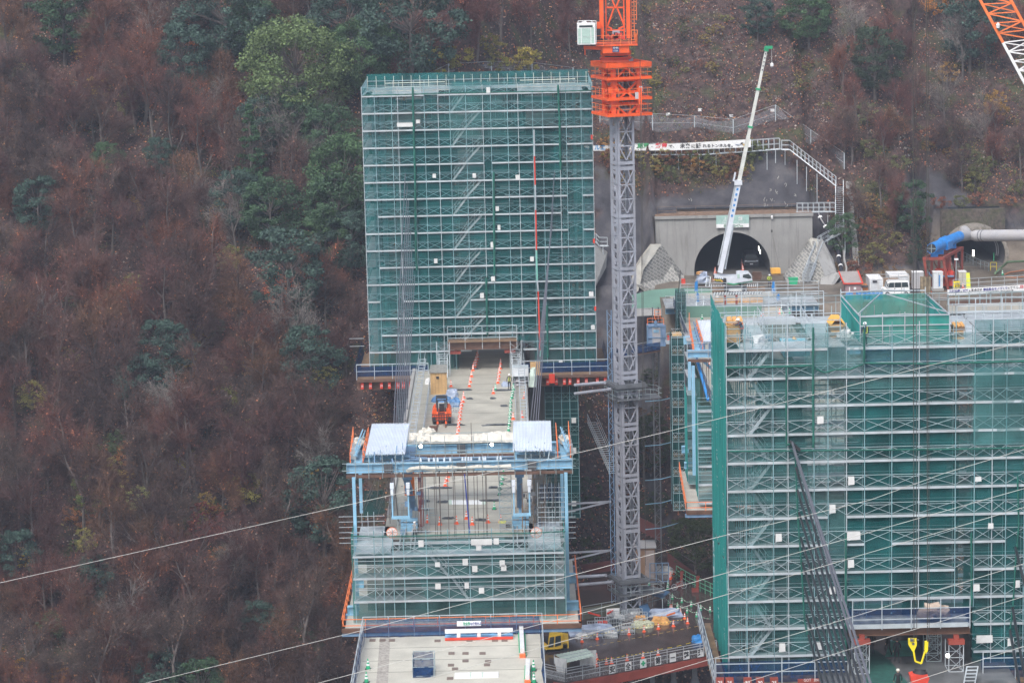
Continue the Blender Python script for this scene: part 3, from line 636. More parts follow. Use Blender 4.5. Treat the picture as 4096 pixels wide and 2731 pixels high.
for x0,x1,nm in ((BX0,BX0+.35,'l'),(BX1-.35,BX1,'r')):
    m = MB(); m.box(x0,x1,226,352.8,0.002,.32); m.build('kerb',CONCW,br)
nb = thing('bridge_slab','pale concrete bridge slab at the bottom edge of the photo, fenced by blue netting','bridge deck',(-4.8,150,0))
m = MB(); m.box(BX0-.2,BX1+.2,96,189.6,-.35,0); m.build('road_slab',mat('pale slab',(.50,.485,.42),.5,0,.1,.3,dirt=(.30,.29,.25),dirt_amt=.55,dscale=.35),nb)
m = MB(); m.prism([(-8.6,189.5,-.35),(-1,189.5,-.35),(-2.2,189.5,-4),(-7.4,189.5,-4)],(0,-93,0)); m.build('box_girder',CONCW,nb)
J = mat('dark joint',(.12,.115,.10),.6)
for v in (2586,2636,2682): p = PZ(1800,v); m = MB(); m.box(BX0+.05,BX1-.05,p.y,p.y+.06,0,.006); m.build('slab_joint',J,nb)
for u,v in [(1490,2560),(1530,2560),(1568,2560),(1750,2562),(1878,2560),(1980,2560),(2018,2560),(1806,2612),(1862,2612),(1930,2612),(1862,2642),(1952,2644),(1948,2658),(1804,2659),(1820,2674),(1800,2712)]:
    p = PZ(u,v); m = MB(); m.box(p.x-.22,p.x+.22,p.y-.3,p.y+.3,.001,.03); m.build('cover_plate',mat('rusty plate',(.17,.13,.11),.6),nb)
m = MB(); a = PZ(1520,2546); b = PZ(1505,2731); m.poly([(a.x,a.y,.005),(a.x+.75,a.y,.005),(b.x+.8,b.y,.005),(b.x,b.y,.005)]); m.build('rough_strip',mat('bush hammered strip',(.33,.31,.28),.9,0,.35,4),nb)

# ---- general scaffold tower
def lattice_face(mb,A,B,z0,z1):                      # one X brace pair between two posts
    mb.beam((A[0],A[1],z0),(B[0],B[1],z1),.026); mb.beam((A[0],A[1],z1),(B[0],B[1],z0),.026)
def scaff(root,xs,Yf,depth,zs,S,zbot,gap=None,light=1.0,ystep=1.83,brk=(),tf=.92):
    """xs front post positions, zs walkway heights; gap=(x0,x1,ztop) opening at the bottom"""
    top = zs[-1]+S*tf; xw = xs[0]; xe = xs[-1]; fy = Yf-.02
    for i,x in enumerate(xs):
        zb = gap[2] if gap and gap[0] < x < gap[1] else zbot
        m = MB(); m.beam((x,fy,zb),(x,fy,top),.06)
        for z in zs: m.cbox((x,fy,z+.9),.1,.1,.09)
        m.build('upright',GALVG if i % 3 else GALV,root)
    rr0 = random.Random(int(Yf)+1)
    yb = [Yf+1.1+k*ystep for k in range(int((depth-1.1)/ystep)+1)]+[Yf+depth]
    for k,z in enumerate(zs):
        w = MB(); g = MB(); segs = list(zip(xs,xs[1:])); skip = set()
        for a,b in segs:
            if gap and gap[0]-.1 <= a and b <= gap[1]+.1 and z < gap[2]-.2: skip.add((a,b)); continue
            if rr0.random() < .05: continue
            w.box(a+.04,b-.04,Yf+.02,Yf+.95,z-.05,z); w.box(a+.03,b-.03,Yf-.10,Yf-.07,z-.06,z+.11)
        for j,(a,b) in enumerate(segs):
            if (a,b) in skip: continue
            lattice_face(g,(a,fy-.01),(b,fy-.01),z+.18,z+S*.48); g.beam((a,fy,z+S*.5),(b,fy,z+S*.5),.03)
            if j % 2 == k % 2: g.beam((a,fy,z+S*.42),(b,fy,z+S*.42),.03)
            g.beam((a,Yf+1.0,z+S*.5),(b,Yf+1.0,z+S*.5),.035)
        for sx,ox in ((xw,.95),(xe,-.95)):           # side walkways
            w.box(min(sx,sx+ox),max(sx,sx+ox),Yf+1,Yf+depth,z-.05,z)
            for a,b in zip(yb,yb[1:]): lattice_face(g,(sx,a),(sx,b),z+.15,z+S*.48); g.beam((sx,a,z+S*.5),(sx,b,z+S*.5),.035)
        w.box(xw+1,xe-1,Yf+depth-.95,Yf+depth,z-.05,z)
        w.build('walkway',PLANK,root); g.build('cross_bracing',GALVG if light < 1 else GALV,root)
    m = MB(); rr = random.Random(int(Yf))
    for x in xs[1:-1]:
        if gap and gap[0] < x < gap[1]: zb = gap[2]
        else: zb = zbot
        m.beam((x,Yf+1.05,zb),(x,Yf+1.05,top-.5),.055); m.beam((x+.5,Yf+depth-1,zb+2),(x+.5,Yf+depth-1,top-.9),.05); m.beam((x-.3,Yf+depth,zb+2),(x-.3,Yf+depth,top-.3),.05)
    m.beam((xw,Yf+depth,top-.3),(xe,Yf+depth,top-.3),.06); m.beam((xw,Yf+depth,top-.8),(xe,Yf+depth,top-.8),.04)
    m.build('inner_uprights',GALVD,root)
    m = MB()
    for y in yb:
        for x in (xw,xw+1.0,xw+1.9,xe,xe-1.0,xe-1.9): m.beam((x,y,zbot+.2),(x,y,top if abs(x-xw) < .1 or abs(x-xe) < .1 else top-1),.055)
    m.build('side_uprights',GALVG,root)
    m = MB()                                              # short inner decks and ledgers glimpsed behind the net
    for k,z in enumerate(zs[:-1]):
        for _ in range(int(len(xs)*.9)):
            a = rr.uniform(xw+1,xe-4); L = rr.uniform(1.5,4); y = Yf+rr.choice([2.0,2.6,3.4,depth-2.5]); zz = z+rr.choice([0,.5,.9,1.3]); 
            if gap and z < gap[2]+.5 and gap[0]-2 < a < gap[1]: continue
            if rr.random() < .45: m.box(a,a+L,y,y+.5,zz-.05,zz)
            else: m.beam((a,y,zz),(a+L,y,zz),.045)
        for sx in (xw+1.9,xe-4.6):
            m.box(sx,sx+2.7,Yf+1.3,Yf+1.9,z+.25,z+.30)
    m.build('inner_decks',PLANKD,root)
    return top
def stair_run(root,x0,x1,y,z0,z1,w=.75,mats=None):
    m = MB()
    for s in (0,w): m.beam((x0,y+s,z0),(x1,y+s,z1),.06,.2)
    n = 10
    for i in range(1,n): f = i/n; m.cbox((lerp(x0,x1,f),y+w/2,lerp(z0,z1,f)),.22,w-.1,.05)
    for h in (.55,1.0): m.beam((x0,y-.02,z0+h),(x1,y-.02,z1+h),.035)
    for f in (.15,.5,.85): m.beam((lerp(x0,x1,f),y-.02,lerp(z0,z1,f)),(lerp(x0,x1,f),y-.02,lerp(z0,z1,f)+1),.035)
    m.build('stair_flight',mats or GALV,root)
def netp(root,name,pts,m,nu=1,nv=1,wave=0.0):
    a,b,c,d = [Vector(p) for p in pts]; mb = MB()
    nrm = (b-a).cross(d-a).normalized()
    mb.grid(lambda s,t: (a.lerp(b,s)).lerp(d.lerp(c,s),t)+nrm*(wave*mnoise.noise(Vector((s*nu*.9,t*nv*.5,a.x)))),nu,nv)
    return mb.build(name,m,root)

def netwall(root,x0,x1,Y,z0,z1,mt,nx,nz):
    for i in range(nx):
        for j in range(nz):
            a,b,c,d = lerp(x0,x1,i/nx),lerp(x0,x1,(i+1)/nx),lerp(z0,z1,j/nz),lerp(z0,z1,(j+1)/nz); y = Y+.015*((i+j) % 2); netp(root,'net_panel',[(a-.05,y,c-.04),(b,y,c-.04),(b,y,d),(a-.05,y,d)],mt,6,3,.05)
FT = 295.0; S1 = 1.893; ZS1 = [2.05+S1*k for k in range(16)]
us = [1451,1502,1570,1594,1657,1700,1755,1802,1866,1933,1965,2032,2074,2132,2172,2239,2266,2326,2371]
XS1 = [PY(u,560+(u-1450)*-.02,FT).x for u in us]
ft = thing('scaffold_tower','far tall scaffold tower wrapped in teal safety net, standing over the left bridge deck','scaffold tower',(-3.1,FT,-.5),'netted scaffold towers round the bridge pylons')
OPX = (PY(1858,1400,FT).x,PY(2096,1400,FT).x)
scaff(ft,XS1,FT,12.0,ZS1,S1,-.4,gap=(OPX[0],OPX[1],3.6),light=.8,tf=.55)
tp = ZS1[-1]+S1*.5
netwall(ft,XS1[0],XS1[7]+.3,FT+.12,-.3,tp,NETT,3,6); netwall(ft,XS1[7]+.34,XS1[13]-.3,FT+.13,3.1,tp+.4,NETT,2,6); netwall(ft,XS1[13]-.26,XS1[-1],FT+.12,-.3,tp,NETT,2,6)
for x in (XS1[0]-.03,XS1[-1]+.03): netp(ft,'side_net',[(x,FT,-.3),(x,FT+12,-.3),(x,FT+12,tp),(x,FT,tp)],NETT)
netp(ft,'back_net',[(XS1[0],FT+12.05,5),(XS1[-1],FT+12.05,5),(XS1[-1],FT+12.05,tp+.6),(XS1[0],FT+12.05,tp+.6)],NETT)
netp(ft,'bright_net_bay',[(PY(1795,480,FT).x,FT-.02,ZS1[12]+.9),(PY(2028,480,FT).x,FT-.02,ZS1[12]+.9),(PY(2034,380,FT).x,FT-.04,ZS1[15]+1.3),(PY(1797,380,FT).x,FT-.04,ZS1[15]+1.3)],NETL,12,8,.08)
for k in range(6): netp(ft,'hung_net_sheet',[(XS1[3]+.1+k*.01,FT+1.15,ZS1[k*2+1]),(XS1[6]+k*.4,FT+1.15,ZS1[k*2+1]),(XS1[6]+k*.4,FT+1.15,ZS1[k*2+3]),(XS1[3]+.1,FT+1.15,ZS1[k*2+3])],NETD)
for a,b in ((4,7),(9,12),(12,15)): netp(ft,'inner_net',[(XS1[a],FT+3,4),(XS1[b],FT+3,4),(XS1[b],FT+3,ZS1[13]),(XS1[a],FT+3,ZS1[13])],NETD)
for k in range(0,15):                                    # zig-zag stairs seen through the net
    xa = PY(1815,900,FT).x; xb = PY(1865,900,FT).x; xc = PY(1930,900,FT).x
    if k % 2: stair_run(ft,xb,xc,FT+.15,ZS1[k],ZS1[k+1],mats=GALVD)
    elif k < 15: stair_run(ft,xa,xb+.1,FT+.15,ZS1[k],ZS1[k+1],mats=GALVD)
def rope_bundle(root,pts,r=.14,name='rolled_net'):
    m = MB()
    for a,b in zip(pts,pts[1:]):
        a = Vector(a); b = Vector(b); n = max(2,int((b-a).length/.5))
        for i in range(n): m.tube(a.lerp(b,i/n),a.lerp(b,(i+1)/n),r*(.7+.3*(i % 2)),5,r*(.7+.3*((i+1) % 2)),caps=False)
    return m.build(name,GREENT,root)
for pts in ([(1651,350),(1656,560),(1660,690)],[(2232,340),(2238,480),(2243,680)],[(1660,690),(1664,1010),(1668,1080)],[(1975,690),(1978,1100)],[(1945,1110),(1950,1340)],[(2188,1220),(2192,1430)]):
    rope_bundle(ft,[PY(u,v,FT-.2) for u,v in pts])
for pts in ([(1452,382),(1640,378),(1800,372),(2030,368),(2230,366),(2370,362)],):
    rope_bundle(ft,[PY(u,v,FT-.1) for u,v in pts],.07)
for u,v,w,h in [(1664,480,16,14),(1945,350,16,22),(2062,700,18,20),(1962,968,14,22),(1736,1035,14,18),(2120,1027,16,18),(1920,1172,16,20),(1964,1106,16,18),(2356,1166,18,20),(2364,1300,16,18),(1990,900,12,20),(2235,1440,16,14),(1730,696,14,16),(1890,694,14,18),(1982,826,14,18)]:
    p = PY(u,v,FT-.15); q = PY(u+w,v+h,FT-.15); m = MB(); m.box(p.x,q.x,FT-.16,FT-.13,q.z,p.z); m.build('notice_sheet',SHEET,ft)
p = PY(1588,492,FT-.1); q = PY(1652,507,FT-.1); m = MB(); m.box(p.x,q.x,FT-.14,FT-.11,q.z,p.z); m.build('white_banner_sheet',SHEET,ft)
for u,v in [(2363,540),(2372,955),(2377,1225)]:
    p = PY(u,v,FT-.15); m = MB(); m.box(p.x,p.x+.2,FT-.2,FT-.1,p.z-.5,p.z); m.build('fire_extinguisher_box',REDB,ft)
tk = MB()                                                  # roof level inner rails with rope
for (a,b,v) in ((1540,1780,330),(1540,1780,345),(2080,2300,318),(2080,2300,333),(1480,1800,362),(2060,2360,345)): 
    A = PY(a,v+4,FT+6); B = PY(b,v-2,FT+6); tk.beam(A,B,.07)
for i in range(26): A = PY(1470+i*35,345,FT+8); tk.beam((A.x,A.y,ZS1[-1]),(A.x,A.y,ZS1[-1]+1.6),.05)
tk.build('top_rails',CREAM,ft)
m = MB(); m.box(XS1[0]+.3,XS1[6],FT+1.2,FT+6.5,ZS1[-1]-.06,ZS1[-1]); m.box(XS1[12],XS1[-1]-.3,FT+1.2,FT+7,ZS1[-1]-.06,ZS1[-1]); m.box(XS1[0]+.3,XS1[-1]-.3,FT+8,FT+11.8,ZS1[-1]-.07,ZS1[-1]-.01)
m.build('top_floor',PLANK,ft)
# concrete pylon inside
py = thing('bridge_pylon','dark concrete H-shaped bridge pylon hidden inside the far netted scaffold tower','pylon',(-4.5,300,-30))
for x0,x1,y0 in ((-13.2,-9.2,298),(1.8,5.8,298)):
    m = MB(); m.prism([(x0,y0,-30),(x1,y0,-30),(x1-.3 if x0 < 0 else x1-.6,y0,29.5),(x0+.8 if x0 < 0 else x0+.3,y0,29.5)],(0,5.5,0)); m.build('leg',CONCD,py)
m = MB(); m.box(-9.4,2.1,298.6,302.8,20.5,23.5); m.build('cross_beam',CONCD,py)
m = MB(); m.box(-9.4,2.1,298.6,302.8,5.8,7.6); m.build('cross_beam',CONCD,py)
# ---- working platform at its foot
wp = thing('work_platform','timber and steel working platform with pipe rails round the far tower foot','platform',(-3.3,296,-1.2))
PX0,PX1 = -17.2,10.5; DX0,DX1 = -10.0,.9
for a,b in ((PX0,-9.3),(.55,PX1)):
    m = MB(); m.box(a,b,292.6,309,-.62,-.5); m.build('plank_floor',WOODD,wp)
    m = MB(); m.box(a,b,292.35,292.6,-.75,-.45); m.build('edge_beam',RUST,wp)
    m = MB(); m.box(a,b,292.9,293.15,-1.75,-1.62); m.box(a,b,293.0,293.05,-1.62,-.9); m.box(a,b,292.9,293.15,-.9,-.75); m.build('steel_beam',RUST,wp)
    m = MB(); rail(m,[(a,292.4,-.5),(b,292.4,-.5)],1.75,.035,2.05,(.55,.97)); m.build('pipe_rail',GALV,wp)
    m = MB(); m.box(a,b,294.4,294.5,-.5,.6); m.build('blue_net',NETB,wp)
uu = [1447,1480,1524,1556,1590,1612,1640,1677,1725,2190,2224,2257,2279,2312,2345,2389,2421]
for i,u in enumerate(uu):
    p = PY(u,1488,292.5); m = MB(); m.box(p.x-.16,p.x+.16,292.55,292.9,-1.55,-.85); b = m.build('red_bracket',REDB,wp)
    b['label'] = 'red steel bracket with white stencilled number'
    text_mb('40' if i in (9,10) else '35',.24,.2,WHITE,'number_mark',wp,(p.x-.12,292.54,-1.3),(1,0,0),(0,0,1),(0,-1,0))
for u,v0,v1 in ((1664,1505,1540),(2207,1495,1530)):
    p = PY(u,v0,292.3); q = PY(u,v1,292.3); m = MB(); m.box(p.x-.32,p.x+.32,292.0,292.3,q.z,p.z); m.build('red_jack',REDB,wp)
for x in (PX0,PX1): netp(wp,'blue_net',[(x,292.5,-.6),(x,309,-.6),(x-.3 if x < 0 else x+.1,309,.9),(x-.3 if x < 0 else x+.1,292.5,.9)],NETB,8,3,.15)
m = MB(); 
for z in (-.1,.8): m.beam((PX0-1.5,306,z+1),(PX0+.2,306,z+1),.06)
m.build('stub_rails',GALV,wp)
# portal lintel over the road
pf = thing('portal_beam','brown steel lintel beam with pipe rails above the road opening of the far tower','beam',(-2.4,294,3))
a = PY(1792,1385,293.6); b = PY(2068,1383,293.6)
m = MB(); m.box(a.x,b.x,293.4,293.9,2.45,2.55); m.box(a.x,b.x,293.62,293.7,2.55,3.2); m.box(a.x,b.x,293.4,293.9,3.2,3.3); m.build('steel_beam',RUST,pf)
m = MB(); m.box(a.x,b.x,293.2,294.6,3.31,3.45); m.build('plank_floor',WOODD,pf)
m = MB(); rail(m,[(a.x,293.3,2.5),(b.x,293.3,2.5)],2.6,.035,2.0,(.5,.72)); m.build('pipe_rail',GALV,pf)
for x in (a.x+.8,b.x-.8):
    m = MB(); m.box(x-.6,x+.6,293.6,294.1,1.95,2.3); m.cbox((x,293.8,2.3),.3,.3,.15); m.build('red_jack',RED,pf)
def tower_frame(root,x0,x1,y0,y1,z0,z1,step=1.2,name='frame',mt=None,dense=1):
    m = MB()
    for x in (x0,x1):
        for y in (y0,y1): m.beam((x,y,z0),(x,y,z1),.06)
    z = z0; i = 0
    while z < z1-.2:
        for a,b in (((x0,y0),(x1,y0)),((x0,y1),(x1,y1)),((x0,y0),(x0,y1)),((x1,y0),(x1,y1))): m.beam((*a,z),(*b,z),.04)
        zz = min(z+step,z1); lattice_face(m,(x0,y0),(x1,y0),z,zz) if dense else None
        z += step; i += 1
    return m.build(name,mt or GALV,root)
for nm,x0,x1,lab in (('a',-8.3,-6.9,'left'),('b',-.2,1.0,'right')):
    s = thing('access_stair',f'small pipe scaffold stair at the {lab} side of the far tower road opening','stairs',((x0+x1)/2,293,0))
    tower_frame(s,x0,x1,291.5,293.2,0,3.4); 
    m = MB(); 
    for i in range(9): m.cbox(((x0+x1)/2,290+i*.22,.2+i*.24),.85,.2,.04)
    m.beam(((x0+x1)/2-.45,289.8,0),((x0+x1)/2-.45,291.9,2.3),.07,.14); m.beam(((x0+x1)/2+.45,289.8,0),((x0+x1)/2+.45,291.9,2.3),.07,.14); m.build('steps',PLANK,s)
    for y in (295,299,303): tower_frame(s,x0-.1,x0+1.3,y,y+2.5,0,3.2,1.0,'shoring_frame',GALVD)
m = MB()
for y in (297,304): 
    for x in (-8.8,-6.3): pass
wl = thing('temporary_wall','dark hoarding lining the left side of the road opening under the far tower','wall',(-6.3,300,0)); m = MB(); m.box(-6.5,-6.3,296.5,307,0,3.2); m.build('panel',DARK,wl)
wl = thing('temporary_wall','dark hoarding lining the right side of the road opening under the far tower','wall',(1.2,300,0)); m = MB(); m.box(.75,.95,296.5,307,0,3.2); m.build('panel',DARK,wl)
# dark netted scaffolds hanging below the platform
def lower_scaff(name,lab,u0,u1,Y,z0,z1,dep=4,n=4,bright=False,plank=True,S=1.9,net=None):
    x0 = PY(u0,1600,Y).x; x1 = PY(u1,1600,Y).x; t = thing(name,lab,'scaffold',((x0+x1)/2,Y+dep/2,z0)); k = int((z1-z0)/S)
    m = MB(); xx = [lerp(x0,x1,i/n) for i in range(n+1)]
    for x in xx: m.beam((x,Y,z0),(x,Y,z1),.06); m.beam((x,Y+dep,z0),(x,Y+dep,z1),.05)
    m.build('uprights',GALVG,t)
    for j in range(k+1):
        z = z0+S*j; m = MB(); m.box(x0,x1,Y+.05,Y+.9,z-.06,z)
        for h in (.5,.95): m.beam((x0,Y,z+h),(x1,Y,z+h),.035)
        if bright or j % 2: 
            for a,b in zip(xx,xx[1:]): lattice_face(m,(a,Y),(b,Y),z+.1,z+1.0)
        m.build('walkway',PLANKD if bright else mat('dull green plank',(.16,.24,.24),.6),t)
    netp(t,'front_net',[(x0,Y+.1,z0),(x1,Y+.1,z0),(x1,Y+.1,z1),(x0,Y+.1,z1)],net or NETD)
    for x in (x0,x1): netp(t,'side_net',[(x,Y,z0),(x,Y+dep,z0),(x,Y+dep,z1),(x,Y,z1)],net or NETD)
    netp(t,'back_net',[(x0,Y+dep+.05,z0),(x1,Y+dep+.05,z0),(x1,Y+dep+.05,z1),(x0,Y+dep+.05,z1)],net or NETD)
    return t
lower_scaff('hanging_scaffold','dark green netted scaffold below the far tower platform, on the left',1590,1735,296,-16,-2,8)
t = lower_scaff('hanging_scaffold','dark green netted scaffold below the far tower platform, on the right',2180,2312,294,-17,-2,10,4)
for u,v in ((2295,1680),(2296,1800),(2296,2012)):
    p = PY(u,v,293.8); m = MB(); m.box(p.x-.25,p.x+.25,293.7,293.75,p.z-.3,p.z+.3); m.build('notice_sheet',SHEET,t)
t = thing('long_stair_scaffold','slanting pipe stair going down the bank right of the left bridge','stairs',(9.5,300,-20))
m = MB(); a = PY(2350,1690,298); b = PY(2440,1900,298)
for o in (0,1.0):
    for h in (0,.5,1.0): m.beam(a+Vector((o,0,h)),b+Vector((o,0,h)),.05)
for i in range(24): f = i/24; p = a.lerp(b,f); m.beam(p,p+Vector((1.0,0,0)),.06); m.beam(p,p+Vector((0,0,1)),.03)
m.build('stair_frame',GALV,t)
# stay cables of the left bridge
TU = [(1621,692),(1629,745),(1634,800),(1638,860),(1643,925),(1648,990),(1653,1050),(1659,1100)]
for i,(u,v) in enumerate(TU):
    p = PY(u,v,295.2); q = Vector((-10.9,228+i*6.2,.4)); d = (p-q).normalized(); m = MB(); m.tube(q,p+d*3,.05,7)
    c = m.build('stay_cable',CABLEG); tag(c,'grey stay cable in the bundle rising from the left edge of the far deck','cable','stay cables on the left side of the far deck')
for i in range(4):
    p = PY(2218-i*3,685+i*70,295.2); q = Vector((1.75-i*.08,238+i*7,.4)); d = (p-q).normalized(); m = MB(); m.tube(q,p+d*3,.05,7)
    c = m.build('stay_cable',CABLEG); tag(c,'grey stay cable in the tight bundle at the right edge of the far deck','cable','stay cables on the right side of the far deck')
m = MB(); P = [PY(u,v,294.2) for u,v in ((2136,520),(2138,625),(2141,740),(2143,840),(2146,1000),(2149,1120),(2153,1165),(2160,1400),(2162,1425))]
cols = [GALV,REDB,GALV,REDB,mat('pale green pipe',(.2,.5,.42),.5),GALV,REDB,mat('pale green pipe',(.2,.5,.42),.5)]
t = thing('pump_pipe','thin riser pipe with red and pale green lengths up the far tower face','pipe',P[-1])
for i in range(len(P)-1): m = MB(); m.tube(P[i],P[i+1],.09,6); m.build('pipe_length',[GALV,REDB,GALV,REDB,MAT['pale green pipe'],GALV,REDB,MAT['pale green pipe']][i],t)
# ladders / stair scaffolds along the deck edges
def ladder_stair(lab,a,b,w,steps,rails=True):
    t = thing('stair_ladder',lab,'stairs',a); m = MB(); a = Vector(a); b = Vector(b); s = Vector((w,0,0))
    for o in (Vector((0,0,0)),s):
        m.beam(a+o,b+o,.07,.12)
        if rails: m.beam(a+o+Vector((0,0,1)),b+o+Vector((0,0,1)),.045)
    for i in range(steps+1):
        p = a.lerp(b,i/steps); m.beam(p,p+s,.07)
        if rails and i % 4 == 0: m.beam(p,p+Vector((0,0,1)),.04); m.beam(p+s,p+s+Vector((0,0,1)),.04)
    m.build('ladder_frame',GALV,t); return t
ladder_stair('metal stair climbing beside the left stay cables of the far deck',(-10.3,243,.1),(-9.9,284,3.2),.65,34)
ladder_stair('metal stair climbing beside the right stay cables of the far deck',(.8,243,.1),(.6,282,3.0),.6,34)
for x,lab in ((-8.9,'left'),(.2,'right')):
    t = thing('pipe_fence',f'low pipe guard fence along the {lab} edge of the far bridge deck','fence',(x,262,0)); m = MB(); rail(m,[(x,240,0),(x,283,0)],1.1,.03,1.8); m.build('pipes',GALV,t)
    netp(t,'mesh',[(x,240,0),(x,283,0),(x,283,1.1),(x,240,1.1)],NETC)

# ================================================================ blue travelling form gantry at the deck end
tv = thing('form_traveller','pale blue travelling form gantry with corrugated roofs at the end of the far deck','gantry',(-4.6,222,0))
def ibeam_x(mb,x0,x1,y,z0,z1,fl=.55,th=.06):
    mb.box(x0,x1,y,y+fl,z1-th,z1); mb.box(x0,x1,y,y+fl,z0,z0+th); mb.box(x0,x1,y+fl/2-.03,y+fl/2+.03,z0+th,z1-th)
    n = max(1,int((x1-x0)/1.9))
    for i in range(n+1): x = x0+.02+(x1-x0-.08)*i/n; mb.box(x,x+.04,y+.03,y+fl/2-.031,z0+th,z1-th)
TY = 219.0
zt = PY(1850,1847,TY).z; zb2 = PY(1850,1883,TY).z
xl = PY(1385,1870,TY).x; xr = PY(2292,1850,TY).x
m = MB(); ibeam_x(m,xl,xr,TY,zb2,zt); m.build('front_beam',SKYB,tv)
m = MB(); m.box(xl,xr,TY-.5,TY-.02,zb2-.3,zb2-.12); m.build('timber_walkway',RUST,tv)
# rear beam
RY = 230.0; z1 = PY(1850,1777,RY).z; z0 = PY(1850,1812,RY).z; xa = PY(1610,1790,RY).x; xb = PY(2065,1790,RY).x
m = MB(); ibeam_x(m,xa-3.5,xb+3.5,RY,z0,z1); m.build('rear_beam',SKYB,tv)
m = MB(); m.box(xa,xb,RY-.5,RY-.02,z0-.25,z0-.08); m.build('timber_walkway',RUST,tv)
MY = 224.0; z1 = PY(1850,1832,MY).z; m = MB(); ibeam_x(m,PY(1640,1840,MY).x,PY(2060,1840,MY).x,MY,z1-.8,z1); m.build('middle_beam',SKYBD,tv)
m = MB(); ibeam_x(m,PY(1400,1830,222).x,PY(1640,1840,222).x,222,zb2+.3,zt-.05); ibeam_x(m,PY(2060,1820,222).x,PY(2280,1820,222).x,222,zb2+.3,zt-.05); m.build('middle_beam',SKYB,tv)
for yy,u in ((TY-.03,1555),(TY-.03,1846),(TY-.03,2130),(RY-.03,1847)):
    v = 1865-(u-1850)*.02 if yy < 225 else 1793; p = PY(u,v,yy); s = .42; m = MB(); m.box(p.x-s,p.x+s*.75,yy-.03,yy,p.z-.36,p.z+.36); m.build('bolted_splice',DGREY,tv)
    m = MB(); 
    for i in range(5):
        for j in range(4): m.cbox((p.x-s+.12+i*.17,yy-.05,p.z-.3+j*.17),.05,.04,.05)
    m.build('bolts',BLACK,tv)
rr = random.Random(77)
for side in (0,1):
    m = MB()
    for k in range(46):
        u = rr.uniform(1470,1640) if side == 0 else rr.uniform(2055,2215); Y = rr.uniform(219.5,226); v = rr.uniform(1818,1850); p = PY(u,v,Y); L = rr.uniform(.6,2.2)
        if k % 3 == 0: m.beam(p,p+Vector((0,0,rr.uniform(.6,1.4))),.05)
        elif k % 3 == 1: m.beam(p,p+Vector((L,0,rr.uniform(-.1,.3))),.045)
        else: m.beam(p,p+Vector((rr.uniform(-.3,.3),rr.uniform(-.5,1.2),rr.uniform(-.6,.9))),.09)
    m.build('pipework',GALVD if side else SKYBD,tv); m = MB()
    for k in range(40):
        u = rr.uniform(1575,1720) if side == 0 else rr.uniform(2060,2180); Y = rr.uniform(219,227); p = PY(u,rr.uniform(1905,2120),Y); p.z = max(.1,p.z)
        if k % 2: m.beam(p,p+Vector((rr.uniform(-1.2,1.2),0,rr.uniform(-.05,.05))),.045)
        else: m.beam((p.x,Y,.0),(p.x,Y,p.z+.8),.045)
    m.build('leg_scaffold',WOODD if side else GALVD,tv); m = MB()
    for k in range(12):
        u = rr.uniform(1600,1700) if side == 0 else rr.uniform(2080,2160); Y = rr.uniform(219,227); p = PY(u,2000,Y); m.cbox((p.x,Y,rr.uniform(.1,3.5)),rr.uniform(.2,.5),.3,rr.uniform(.2,.5))
    m.build('jacks_and_pumps',[SKYBD,DGREY][side],tv)
def roof(uvs,lab):
    # corrugated sheet: far edge high, near edge low
    (ul,vl),(ur,vr),(vr2u,vr2v),(vl2u,vl2v) = uvs; A = PY(ul,vl,227.5); B = PY(ur,vr,227.5); Cc = PY(vr2u,vr2v,219.8); D = PY(vl2u,vl2v,219.8)
    n = 26; mb = MB()
    def f(s,t): p = A.lerp(B,s).lerp(D.lerp(Cc,s),t); return p+Vector((0,0,.07*math.cos(s*n*2*math.pi)))
    mb.grid(f,n*6,1); top = len(mb.v); 
    o = mb.build('corrugated_roof',CORR,tv)
    sm = o.modifiers.new('thickness','SOLIDIFY'); sm.thickness = .02
    m = MB()
    for s in (.08,.92):
        for t in (.05,.95):
            p = Vector(f(s,t)); m.beam((p.x,p.y,zb2+.6),p-Vector((0,0,.15)),.09)
    m.beam(Vector(f(0,.1))-Vector((0,0,.12)),Vector(f(1,.1))-Vector((0,0,.12)),.1); m.beam(Vector(f(0,.9))-Vector((0,0,.12)),Vector(f(1,.9))-Vector((0,0,.12)),.1)
    m.build('roof_frame',SKYB,tv)
roof([(1488,1696),(1638,1694),(1620,1816),(1462,1818)],'l')
roof([(2053,1686),(2203,1684),(2208,1802),(2051,1804)],'r')
def cloth_roll(uvs,Y,r,nm,mt,seed=0):
    m = MB(); P = [PY(u,v,Y) for u,v in uvs]; rr = random.Random(seed); prev = None
    pts = []
    for a,b in zip(P,P[1:]):
        n = max(2,int((b-a).length/.3))
        for i in range(n): pts.append(a.lerp(b,i/n)+Vector((0,0,rr.uniform(-.06,.06))))
    pts.append(P[-1]); rad = [r*rr.uniform(.65,1.15) for _ in pts]
    for i in range(len(pts)-1): m.tube(pts[i],pts[i+1],rad[i],7,rad[i+1],caps=False)
    return m.build(nm,mt,tv)
cloth_roll([(1626,1884),(1660,1872),(1700,1872),(1740,1873),(1800,1872),(1850,1873),(1900,1868),(1990,1868),(2045,1864)],TY-.35,.2,'rolled_tarp',CREAM,3)
m = MB(); A = [PY(u,v,231.5) for u,v in ((1640,1738),(1700,1740),(1800,1744),(1900,1742),(1970,1732),(2052,1724))]; B = [PY(u,v,229.8) for u,v in ((1636,1758),(1700,1765),(1800,1768),(1900,1768),(1970,1765),(2052,1768))]
def cf(s,t):
    k = s*(len(A)-1); i = min(len(A)-2,int(k)); a = A[i].lerp(A[i+1],k-i); b = B[i].lerp(B[i+1],k-i); p = a.lerp(b,t); return p+Vector((0,0,.18*mnoise.noise(Vector((s*22,t*5,1)))+.35*math.sin(t*math.pi)))
m.grid(cf,60,8); m.build('folded_canvas',CREAM,tv)
